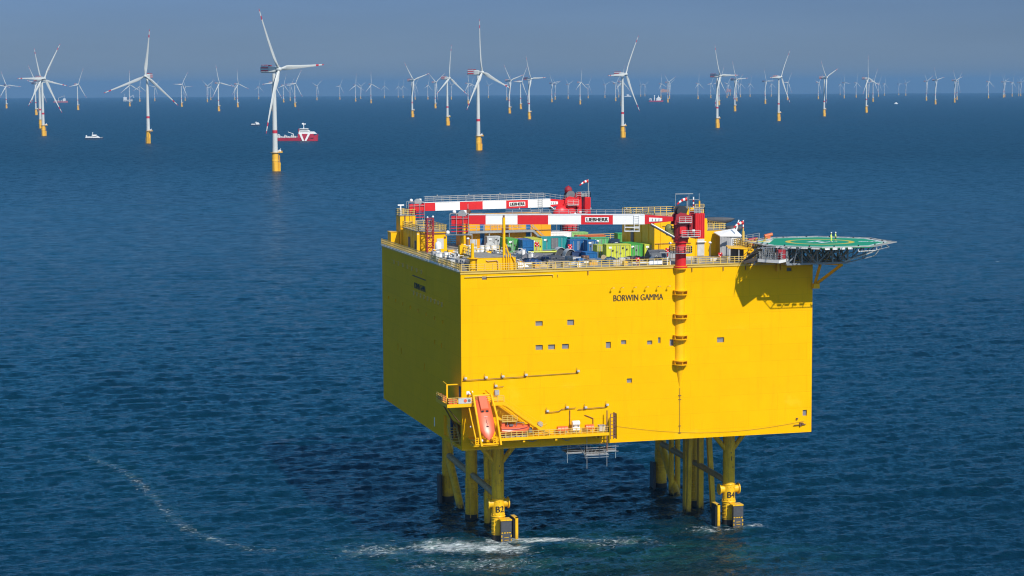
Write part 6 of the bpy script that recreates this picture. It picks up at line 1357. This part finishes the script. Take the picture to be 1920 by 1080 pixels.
# ------------------------------------------------------------------ two people on the helideck
def person(label, x, y, rz, top, legm, step, lean=0.0):
    t = thing('person', label, 'person', (x, y, HZ+0.015), rz, None)
    V = []; E_ = []; Rr = []
    def v(p, r, frm=None):
        V.append(p); Rr.append(r)
        if frm is not None: E_.append((frm, len(V)-1))
        return len(V)-1
    pel = v((0,0,0.96),0.155); wa = v((0,-0.01+lean,1.12),0.145,pel); ch = v((0,-0.01+lean*2,1.34),0.17,wa); nk = v((0,0+lean*2.5,1.50),0.065,ch); hd_ = v((0,-0.01+lean*3,1.58),0.075,nk)
    hc = v((0,-0.015+lean*3,1.66),0.098,hd_); ht = v((0,-0.01+lean*3,1.755),0.085,hc); v((0,-0.125+lean*3,1.635),0.018,hc); v((0,-0.10+lean*3,1.565),0.04,hd_)
    for s in (-1, 1): v((s*0.105,0.0+lean*3,1.645),0.016,hc)
    for s in (-1, 1):
        st_ = step*s
        hp = v((s*0.10,0,0.90),0.115,pel); kn = v((s*0.115,-0.10*st_-0.03,0.50),0.075,hp); an = v((s*0.12,0.16*st_ + 0.02 if st_ > 0 else 0.20*st_+0.02,0.10),0.055,kn); fy = V[an][1]; v((s*0.13,fy-0.16,0.05),0.05,an)
        sh = v((s*0.20,0.0+lean*2,1.43),0.075,ch); el = v((s*0.27,0.05-0.10*st_,1.17),0.052,sh); wr = v((s*0.26,-0.06-0.16*st_,0.94),0.036,el); pm = v((s*0.262,-0.09-0.16*st_,0.87),0.04,wr)
        for f_, (dx, ln) in enumerate(((-0.03,0.085),(-0.01,0.095),(0.012,0.09),(0.032,0.07))):
            b0 = v((s*0.262, -0.095-0.16*st_+dx, 0.83),0.0105,pm); b1 = v((s*0.255, -0.10-0.16*st_+dx, 0.83-ln*0.5),0.0095,b0); v((s*0.24, -0.11-0.16*st_+dx, 0.83-ln),0.0085,b1)
        t0 = v((s*0.25,-0.135-0.16*st_,0.86),0.0115,pm); v((s*0.235,-0.155-0.16*st_,0.82),0.010,t0)
    me = bpy.data.meshes.new('body'); me.from_pydata(V, E_, []); o = bpy.data.objects.new('body', me); COL.objects.link(o)
    md = o.modifiers.new('s', 'SKIN'); md.use_smooth_shade = True
    for i, sv in enumerate(me.skin_vertices[0].data): sv.radius = (Rr[i], Rr[i]); sv.use_root = (i == 0)
    m2 = o.modifiers.new('u', 'SUBSURF'); m2.levels = 2; m2.render_levels = 2
    dg = bpy.context.evaluated_depsgraph_get(); dg.update(); nm = bpy.data.meshes.new_from_object(o.evaluated_get(dg)); bpy.data.objects.remove(o); bpy.data.meshes.remove(me)
    for m in (top, legm, M_boot, M_skin, M_vis): nm.materials.append(m)
    for p in nm.polygons:
        c = p.center; i = 3 if c.z > 1.50 else 0
        if c.z < 1.0 and abs(c.x) < 0.215: i = 1
        if c.z < 0.17: i = 2
        if 0.28 < c.z < 0.48: i = 4
        if abs(c.x) > 0.19 and c.z < 0.92: i = 3
        p.material_index = i; p.use_smooth = True
    b = bpy.data.objects.new('body', nm); COL.objects.link(b); b.parent = t
    hm = MB().lathe((0,-0.01+lean*3,1.70), [(0.135,0.0),(0.132,0.05),(0.115,0.10),(0.08,0.135),(0.03,0.15)], 16).prism([(-0.09,-0.12+lean*3),(0.09,-0.12+lean*3),(0.07,-0.19+lean*3),(-0.07,-0.19+lean*3)],1.695,1.715)
    part('helmet', hm, M_white, t, smooth=True, world=False)
    part('reflective_band', MB().lathe((0,-0.01+lean*1.4,1.17), [(0.165,0),(0.168,0.05)], 14), M_lgrey, t, world=False)
    return t
person('person in full hi-vis suit and white helmet, left of the pair on the helideck', 69.75, -2.9, R(70), M_vis, M_vis, 1.0)
person('person in hi-vis jacket and dark trousers, right of the pair on the helideck', 70.75, -2.6, R(55), M_vis, M_navy, -0.8)

# ------------------------------------------------------------------ lifeboat on its ramp, rescue gear on the balcony
dB = (Vector((3.1,-6.2,22.7)) - Vector((2.9,-1.3,29.6))); LB = dB.length; dB.normalize()
t = thing('lifeboat', 'orange enclosed free-fall lifeboat hanging nose down on the yellow ramp', 'lifeboat', (3.0, -3.5, 26))
side = Vector((1,0,0)); nB = side.cross(dB).normalized()
if nB.y > 0: nB = -nB
org = Vector((2.95,-1.5,29.3))
def LBp(s, x, h): return org + dB*(s*LB) + side*x + nB*h
h_ = MB(); secs = [(0.0,1.05,0.15,0.95),(0.05,1.28,0.0,1.2),(0.3,1.5,-0.05,1.35),(0.6,1.55,0.0,1.3),(0.8,1.35,0.1,1.15),(0.93,0.8,0.3,0.9),(1.0,0.12,0.5,0.65)]; n = 16
vs = []; fs = []
for s, w, b_, t_ in secs:
    for k in range(n): a = 2*math.pi*k/n; cx = math.cos(a); sy = math.sin(a); vs.append(LBp(s, w*math.copysign(abs(cx)**0.75, cx), (b_+t_)/2 + (t_-b_)/2*math.copysign(abs(sy)**0.8, sy)))
for i in range(len(secs)-1): fs += [(i*n+k, i*n+(k+1) % n, (i+1)*n+(k+1) % n, (i+1)*n+k) for k in range(n)]
h_.add(vs, fs + [tuple(range(n)), tuple(range(len(vs)-n, len(vs)))])
hl = part('hull', h_, M_boat, t, smooth=True)
ck = MB(); vs = [LBp(s, x, h) for s, h in ((0.02,1.05),(0.42,1.15)) for x in (-0.8,0.8)] + [LBp(s, x, h) for s, h in ((0.04,1.75),(0.34,1.8)) for x in (-0.68,0.68)]
ck.add(vs, [(0,1,3,2),(4,5,7,6),(0,1,5,4),(2,3,7,6),(0,2,6,4),(1,3,7,5)])
cab = part('cockpit', ck, M_boat, t)
wn_ = MB()
for x in (-0.42, 0.42): wn_.bar(LBp(0.385, x-0.22, 1.5), LBp(0.385, x+0.22, 1.5), 0.06, 0.3)
part('window', wn_, M_glass, cab)
part('hatch', MB().bar(LBp(0.72,-0.2,1.19), LBp(0.72,0.25,1.19), 0.3, 0.1), M_glass, hl); part('white_mark', MB().bar(LBp(0.5,-0.3,1.26), LBp(0.5,0.3,1.26), 0.4, 0.05), M_white, hl)
part('grab_line', MB().tube([LBp(0.5+0.04*k, 0.05*(-1)**k, 1.27) for k in range(7)],0.05), M_black, hl)
fr = MB()
for x, tx in ((1.15,0.0),(4.9,0.0)):
    sg = -1 if x < 3 else 1
    pts = [(1.45,-0.8,30.6),(1.4,-2.9,30.1),(1.4,-5.2,26.8),(1.9,-6.6,21.7)] if sg < 0 else [(4.3,-0.8,30.6),(4.65,-2.9,30.1),(5.0,-5.2,26.8),(5.4,-6.6,21.7)]
    fr.tube(pts, 0.2, 10); fr.tube([(x,-3.0,22.2),(x,-5.9,22.6)],0.15,8); fr.tube([(x-0.5,-2.4,28.3),(x+0.1*sg,-5.6,23.0)],0.13,8)
fr.cyl((1.6,-2.6,30.05),(4.6,-2.6,30.05),0.17,n=10); fr.bar((1.2,-0.1,29.2),(1.7,-1.3,29.9),0.2); fr.bar((4.6,-0.1,29.2),(4.4,-1.3,29.9),0.2); fr.bar((0.9,-6.1,21.9),(5.2,-6.1,21.9),0.25); fr.bar((0.9,-3,21.9),(0.9,-6.1,21.7),0.3); fr.bar((5.2,-3,21.9),(5.2,-6.1,21.7),0.3)
fr.rail([(0.9,-6.1,21.95),(1.9,-6.1,21.95)],1.1,0.5,0.07).rail([(4.2,-6.1,21.95),(5.2,-6.1,21.95)],1.1,0.5,0.07)
fr.bar((4.2,-4.6,22.5),(4.9,-6.0,22.0),0.2).bar((1.7,-4.6,22.5),(1.2,-6.0,22.0),0.2).bar((2.0,-1.4,29.0),(2.2,-5.6,22.7),0.16).bar((4.0,-1.4,29.0),(4.1,-5.6,22.7),0.16)
t = thing('launch_ramp', 'yellow tubular launch ramp carrying the orange lifeboat', 'launch ramp', (3, -3.5, 22))
part('ramp_frame', fr, M_yel, t, smooth=False)
part('ramp_walkway', MB().box(0.6,-6.0,21.5,5.4,-3.05,21.62), M_yel, t)
part('ramp_light', MB().ball((1.5,-1.4,30.1),0.2,8,6).ball((1.0,-2.4,24.5),0.18,8,6).ball((2.0,-6.3,22.6),0.25,8,6), M_white, t)
t = thing('rescue_boat', 'open orange rescue boat on the yellow balcony right of the lifeboat', 'rescue boat', (9.2, -1.6, 22.2))
h_ = MB(); n = 12; vs = []; fs = []
for x, w, zb, zt in ((6.7,0.95,22.7,24.2),(8.0,1.15,22.5,24.15),(10,1.15,22.5,24.2),(11.3,0.85,22.7,24.3),(12.1,0.2,23.4,24.4)):
    for k in range(n): a = 2*math.pi*k/n; vs.append((x, -1.6+w*math.cos(a), (zb+zt)/2+(zt-zb)/2*math.sin(a)))
for i in range(4): fs += [(i*n+k, i*n+(k+1) % n, (i+1)*n+(k+1) % n, (i+1)*n+k) for k in range(n)]
h_.add(vs, fs+[tuple(range(n)), tuple(range(4*n, 5*n))]); part('hull', h_, M_boat, t, smooth=True)
part('console', MB().box(6.8,-2.0,24.1,7.4,-1.2,25.1).box(7.6,-1.95,24.1,10.8,-1.25,24.4), M_boat, t)
part('rubbing_strake', MB().tube([(6.7,-2.5,23.75),(8,-2.72,23.7),(10,-2.72,23.75),(11.3,-2.4,23.85),(12.0,-1.7,24.0)],0.09), M_dred, t); part('boat_frame', MB().tube([(7.8,-2.3,24.2),(7.8,-2.2,25.0),(7.8,-1.0,25.0)],0.06).tube([(9.4,-2.5,24.2),(9.4,-2.4,24.8),(10.8,-2.4,24.8),(10.8,-2.4,24.2)],0.06).box(8.2,-2.3,24.2,8.9,-1.2,24.5), M_dgrey, t)
part('boat_cradle', MB().bar((7.3,-2.4,22.2),(7.3,-2.4,23.2),0.1).bar((9.3,-2.4,22.2),(9.3,-2.4,23.2),0.1).bar((11.2,-2.4,22.2),(11.2,-2.4,23.2),0.1).box(7,-2.4,22.2,11.4,-0.9,22.5), M_grate, t)
part('outboard', MB().box(11.9,-1.9,22.7,12.5,-1.3,23.7), M_dgrey, t)
t = thing('davit', 'yellow davit with a grey drum at the foot of the balcony stairs', 'davit', (13.4, -1.6, 22.2)); part('davit_arm', MB().tube([(13.4,-1.6,22.2),(13.4,-1.6,23.6),(15.2,-1.8,24.2)],0.16).bar((12.9,-1.6,22.2),(14.2,-1.6,23.4),0.14), M_yel, t); part('davit_drum', MB().cyl((14.0,-2.0,24.2),(14.0,-1.4,24.2),0.5,n=16), M_grey, t)
def raft(label, x, z, w, r_, m, y=-1.2):
    t = thing('raft_canister', label, 'life raft', (x+w/2, y, z), 0, 'raft canisters on the balcony')
    b = MB().cyl((x,y,z+r_),(x+w,y,z+r_),r_,n=18).ring((x+w*0.33,y,z+r_),r_,0.04,'X',18,4).ring((x+w*0.66,y,z+r_),r_,0.04,'X',18,4); part('shell', b, m, t, smooth=True); part('raft_cradle', MB().box(x+0.15,y-0.45,z-0.12,x+0.3,y+0.45,z+0.2).box(x+w-0.3,y-0.45,z-0.12,x+w-0.15,y+0.45,z+0.2), M_grate, t)
raft('long orange canister on the balcony, left of the two white canisters', 17.4, 22.5, 1.9, 0.52, M_boat); raft('upper of two stacked white life raft canisters on the balcony', 20.2, 23.5, 1.35, 0.46, M_white); raft('lower of two stacked white life raft canisters on the balcony', 20.2, 22.45, 1.35, 0.46, M_white); raft('orange canister on the balcony right of the white canisters', 22.7, 22.6, 1.5, 0.5, M_boat)
t = thing('grey_cabinet', 'pale grey box at the right end of the yellow balcony', 'cabinet', (25.8, -1.2, 22.2)); part('cabinet', MB().box(25.2,-1.7,22.25,26.3,-0.7,23.3), M_lgrey, t); part('cabinet_lid', MB().box(25.15,-1.75,23.3,26.35,-0.65,23.4), M_grey, t)
for i, (x0, x1, y0, y1, m, lab) in enumerate(((-3.2,-2.5,1.0,4.6,M_boat,'row of orange boxes along the outer edge of the corner walkway'),(-3.1,-1.5,-2.75,-2.2,M_boat,'orange box at the outer corner of the corner walkway'))):
    t = thing('equipment_box', lab, 'box', ((x0+x1)/2, (y0+y1)/2, 28.75)); b = MB(); k_ = 4 if i == 0 else 2
    for k in range(k_): b.box(x0 if i == 0 else x0+(x1-x0)*k/k_+0.05, y0+(y1-y0)*k/k_+0.08 if i == 0 else y0, 28.76, x1 if i == 0 else x0+(x1-x0)*(k+1)/k_-0.05, y0+(y1-y0)*(k+1)/k_-0.08 if i == 0 else y1, 29.55)
    part('box', b, m, t); part('box_lid', MB().box(x0,y0,29.55,x1,y1,29.62), M_ored, t)
t = thing('control_board', 'grey panel with round gauges on the corner walkway railing', 'panel', (-0.6, -2.7, 28.8)); part('panel', MB().box(-1.35,-3.06,28.8,1.0,-2.95,29.75), M_lgrey, t); part('gauge', MB().cyl((-0.1,-3.12,29.3),(-0.1,-3.06,29.3),0.3,n=14,mi=0).cyl((0.6,-3.12,29.3),(0.6,-3.06,29.3),0.26,n=14,mi=1), [M_boat, M_dgrey], t)
# hanging scaffold below the box
t = thing('hanging_scaffold', 'grey scaffold platform hanging under the yellow box', 'scaffold', (24.0, 3.0, 16.5))
sc_ = MB()
def decks(x0, x1, y0, y1, z): 
    sc_.box(x0,y0,z,x1,y1,z+0.12)
    for zz in (0.45, 0.9, 1.3): sc_.bar((x0,y0,z+zz),(x1,y0,z+zz),0.06); sc_.bar((x0,y1,z+zz),(x1,y1,z+zz),0.06)
decks(19.8,23.0,0.6,4.0,17.2); decks(23.0,27.2,-0.6,4.6,16.9); decks(26.8,29.2,0.6,5.0,17.2)
sc_.v = [(x, y, z+1.0) for x, y, z in sc_.v]
part('scaffold_board', sc_, M_grey, t)
tb_ = MB()
for x, y, zl in ((19.9,0.8,15.4),(23.1,0.7,16.2),(23.2,-0.5,14.4),(27.0,-0.5,14.6),(29.1,0.8,15.8),(28.4,3.0,15.6),(21.5,3.8,16.5),(25.4,4.4,16),(29.1,4.9,16.4)): tb_.bar((x,y,zl),(x,y,ZB if y > 0 else 21.7),0.07)
for a, b in (((19.6,0.7,17.1),(23.2,0.7,17.1)),((22.8,-0.6,16.8),(27.4,-0.6,16.8)),((26.8,0.6,17.1),(29.6,0.6,17.1)),((22.8,-0.6,16.4),(27.3,-0.6,16.4)),((26.4,0.7,18.0),(29.7,0.7,18.0)),((23,4.6,18.1),(29.4,5.0,18.1)),((24.4,0.8,18.6),(29,0.8,18.7))): tb_.bar(a,b,0.08)
for k in range(6): tb_.bar((23.2+0.7*k,-0.5,16.9),(23.6+0.7*k,-0.5,17.9),0.05)
tb_.bar((22.2,2.0,18.8),(23.1,-0.4,16.4),0.1)
tb_.v = [(x, y, min(z+1.0, 20.0) if y > 0 else z+1.0) for x, y, z in tb_.v]
part('scaffold_tube', tb_, M_grate, t)
# ------------------------------------------------------------------ vessels and the far substation
def sz(x, y): d = math.hypot(x-CAM.x, y-CAM.y); return -d*d/(2*EARTH)
def hullmesh(L_, B, H, flare=0.25, sheer=1.0, zb=-1.0, bluff=0.35):
    m = MB(); st_ = [(-0.5,0.85,0),( -0.48,0.95,0),(-0.2,1,0),(0.15,1,0.05),(0.32,0.9,0.25),(0.42,0.65,0.55),(0.48,bluff,0.8),(0.5,0.06,1)]
    vs = []; fs = []
    for s, w, up in st_:
        x = s*L_; b = B/2*w
        vs += [(x, -b*(1-flare*0.6), zb), (x + flare*2*up, -b, H + sheer*up), (x + flare*2*up, b, H + sheer*up), (x, b*(1-flare*0.6), zb)]
    for i in range(len(st_)-1): fs += [(i*4+k, i*4+k+1, i*4+4+k+1, i*4+4+k) for k in range(3)] + [(i*4+3, i*4, i*4+4, i*4+7)]
    return m.add(vs, fs + [(0,1,2,3), tuple(range(len(vs)-4, len(vs)))])
def ship(name, label, cat, x, y, heading):
    return thing(name, label, cat, (x, y, sz(x, y)), heading)
V = lambda *a: Vector(a)
# red supply ship: bow to the right
t = ship('supply_ship', 'red supply ship with a white V on its side, behind the largest turbine', 'ship', 470, 2868, R(-16))
m = hullmesh(70, 15, 5.0, 0.3, 6.0, bluff=0.55); m.box(4, -7.2, 4.9, 29, 7.2, 11.0)
part('hull', m, M_shipred, t, world=False)
vm = MB()
for a, b in (((6.5,11.0),(11.8,-0.8)),((20.0,11.0),(14.5,-0.8))): vm.add([(a[0],-7.56,a[1]),(a[0]+3.6,-7.56,a[1]),(b[0]+2.6,-7.56,b[1]),(b[0]-0.4,-7.56,b[1]),(a[0],-7.3,a[1]),(a[0]+3.6,-7.3,a[1]),(b[0]+2.6,-7.3,b[1]),(b[0]-0.4,-7.3,b[1])],[(0,1,2,3),(4,7,6,5),(0,4,5,1),(1,5,6,2),(2,6,7,3),(3,7,4,0)])
part('v_emblem', vm, M_white, t, world=False)
sp = MB().box(5.5,-7.0,11.0,26,7.0,13.6).box(6.5,-6.5,13.6,22,6.5,16.4).box(7.0,-7.2,16.4,20,7.2,19.4).prismY([(26,11),(33,11),(29,14.4),(22,14.4)],-6.5,6.5)
su = part('superstructure', sp, M_white, t, world=False)
part('bridge_window', MB().box(7.2,-7.3,17.4,19.8,-7.2,18.6).box(20,-6.8,17.4,20.1,6.8,18.6).box(8,-6.6,14.6,21,-6.5,15.2), M_glass, su, world=False)
part('funnel', MB().box(5.0,-5.5,13.6,7.0,-3.2,19).box(5.0,3.2,13.6,7.0,5.5,19), M_shipred, t, world=False); part('ship_rail', MB().rail([(-33,-6.9,5.0),(4,-6.9,5.0)],2.2,4,0.12,1).rail([(6,-7.1,13.6),(26,-7.1,13.6)],1.4,3,0.1,1), M_white, t, world=False)
part('mast', MB().bar((13,0,19.4),(13,0,28),0.9).bar((10.8,0,25.4),(15.4,0,25.4),0.5).bar((13,-1.5,23),(13,1.5,23),0.5).ball((11.2,0,26.6),1.4,10,7).ball((15,0,26.2),1.2,10,7), M_white, t, world=False)
dk = MB().box(-33,-6.2,5.0,2,6.2,5.3)
for i in range(12): x = -31+2.7*i; dk.box(x,-6+1.1*(i % 3),5.2,x+2.0,-3+1.5*(i % 3),6.6+1.4*((i*7) % 4)*0.7)
part('deck_cargo', dk, M_lgrey, t, world=False)
part('deck_crane', MB().bar((-4,3,5),(-4,3,11),1.2).bar((-4,3,11),(-12,2,14),0.7).bar((-26,3,5),(-26,3,10),1.0).bar((-26,3,10),(-34,1,11.5),0.6), M_white, t, world=False)
part('boot_stripe', MB().box(-34.6,-7.3,-0.9,10,-6.9,0.4), M_shipblue, t, world=False)
# white catamaran on the left
t = ship('crew_boat', 'white crew catamaran with dark hull on the left, between two turbines', 'boat', 179, 3135, R(-14))
for s in (-1, 1):
    m = hullmesh(29, 3.2, 2.4, 0.2, 0.8); m.v = [(x, y+s*3.0, z) for x, y, z in m.v]; part('hull', m, M_shipblue, t, world=False)
part('deck', MB().box(-14,-4.4,2.2,10.5,4.4,2.9).prismY([(10.5,2.2),(14.2,3.2),(14.2,3.6),(10.5,2.9)],-3.6,3.6), M_white, t, world=False)
cb = part('cabin', MB().prismY([(-2,2.9),(9.5,2.9),(5.0,5.6),(-2,5.6)],-3.8,3.8).box(-11.5,-3.5,2.9,-3,3.5,4.7).box(-13,-3.4,2.9,-11.9,3.4,6.6), M_white, t, world=False)
part('window', MB().box(-1.4,-3.88,3.6,4.8,-3.8,4.7).box(-10.8,-3.58,3.4,-3.6,-3.5,4.2), M_glass, cb, world=False)
part('wheelhouse', MB().box(-3.2,-3.0,6.2,4.4,3.0,7.4).box(-2.6,-2.7,5.6,3.4,2.7,6.2), M_white, t, world=False)
part('mast', MB().bar((-2.2,0,7.4),(-2.2,0,10.2),0.5).ball((-2.2,0,10.2),0.9,10,6), M_white, t, world=False)
t = ship('crew_boat', 'small dark-hulled boat with white wheelhouse, left of the largest turbine', 'boat', 608.7, 4175, R(-14))
part('hull', hullmesh(22, 6.5, 3.0, 0.3, 1.2), M_shipblue, t, world=False); part('cabin', MB().prismY([(2,3),(9.5,3.4),(6.5,7.2),(0,7.6)],-2.6,2.6).box(-9,-2.4,3,0,2.4,4.6), M_white, t, world=False); part('mast', MB().bar((1.5,0,7.4),(1.5,0,10),0.4).box(-1,-2.8,7.4,4,2.8,7.9), M_white, t, world=False)
t = ship('crane_vessel', 'pinkish red crane vessel near the horizon, right of the far left turbine trio', 'ship', 761.8, 13356, R(-16))
part('hull', hullmesh(92, 24, 9, 0.2, 4), mat('faded_red_hull', (0.45,0.10,0.09), 0.5), t, world=False); part('superstructure', MB().box(16,-10,9,32,10,24).box(20,-9,24,30,9,28), M_white, t, world=False); part('deck_load', MB().box(-40,-8,9,-25,8,16).box(-18,-9,9,-6,9,14).box(2,-8,9,10,8,18), M_lgrey, t, world=False); part('crane_jib', MB().bar((-14,0,9),(-14,0,30),3).bar((-14,0,30),(22,0,44),2).bar((26,0,28),(26,0,52),1.2), M_lgrey, t, world=False)
t = ship('jack_up_vessel', 'grey-white jack-up vessel beside a small turbine in the left background', 'ship', 1301.6, 14526, R(-16))
part('hull', hullmesh(66, 26, 12, 0.2, 2), M_lgrey, t, world=False); part('superstructure', MB().box(-30,-10,12,-8,10,30), M_white, t, world=False); part('crane_jib', MB().bar((10,0,12),(10,0,26),5).bar((10,0,26),(40,0,44),3).bar((34,0,40),(44,0,24),2.5), M_white, t, world=False); part('jack_leg', MB().bar((-24,9,-4),(-24,9,52),2.4).bar((20,9,-4),(20,9,40),2.4), M_lgrey, t, world=False)
t = ship('small_vessel', 'tiny white vessel on the horizon right of the turbine above the crane pedestal', 'boat', 5854, 16863, R(-16)); part('hull', hullmesh(60, 16, 8, 0.2, 3), M_white, t, world=False); part('superstructure', MB().box(-10,-6,8,14,6,22), M_white, t, world=False)
t = ship('jack_up_vessel', 'red and white jack-up vessel with tall leg in the background, below the orange substation', 'ship', 3678, 10098, R(-18))
part('hull', hullmesh(78, 28, 7, 0.2, 2), M_shipred, t, world=False); part('superstructure', MB().box(2,-11,7,26,11,20).box(8,-9,20,22,9,25), M_white, t, world=False); part('crane_jib', MB().bar((-26,0,7),(-26,0,18),4).bar((-26,0,18),(-38,0,14),3), M_white, t, world=False); part('jack_leg', MB().bar((-8,8,-4),(-8,8,36),4.2).bar((14,8,7),(14,8,34),3), M_white, t, world=False)
t = ship('small_vessel', 'tiny white boat on open water in the right background', 'boat', 3976, 7854, R(-22)); part('hull', hullmesh(16, 6, 3, 0.2, 1), M_white, t, world=False); part('wheelhouse', MB().box(-3,-2,3,4,2,7), M_white, t, world=False)
for x, y, lab, w in ((6759, 18402, 'faint orange substation on the horizon beside a small turbine', 82), (7003+560, 17261+1500, 'faint red substation platform on the horizon right of the right deckhouse turbine', 46)):
    t = thing('substation', lab, 'substation', (x, y, sz(x, y)), R(-18)); part('topside', MB().box(-w/2,-20,36,w/2,20,62).box(-w/3,-14,62,0,14,68), M_ored if w < 50 else mat('pale_orange', (0.6,0.26,0.08), 0.6), t, world=False)
    lg = MB()
    for a in (-0.4, 0.4):
        for b in (-16, 16): lg.bar((w*a,b,-60),(w*a,b,36),3.5)
    part('jacket_legs', lg, M_tyel, t, world=False)
build_sea()
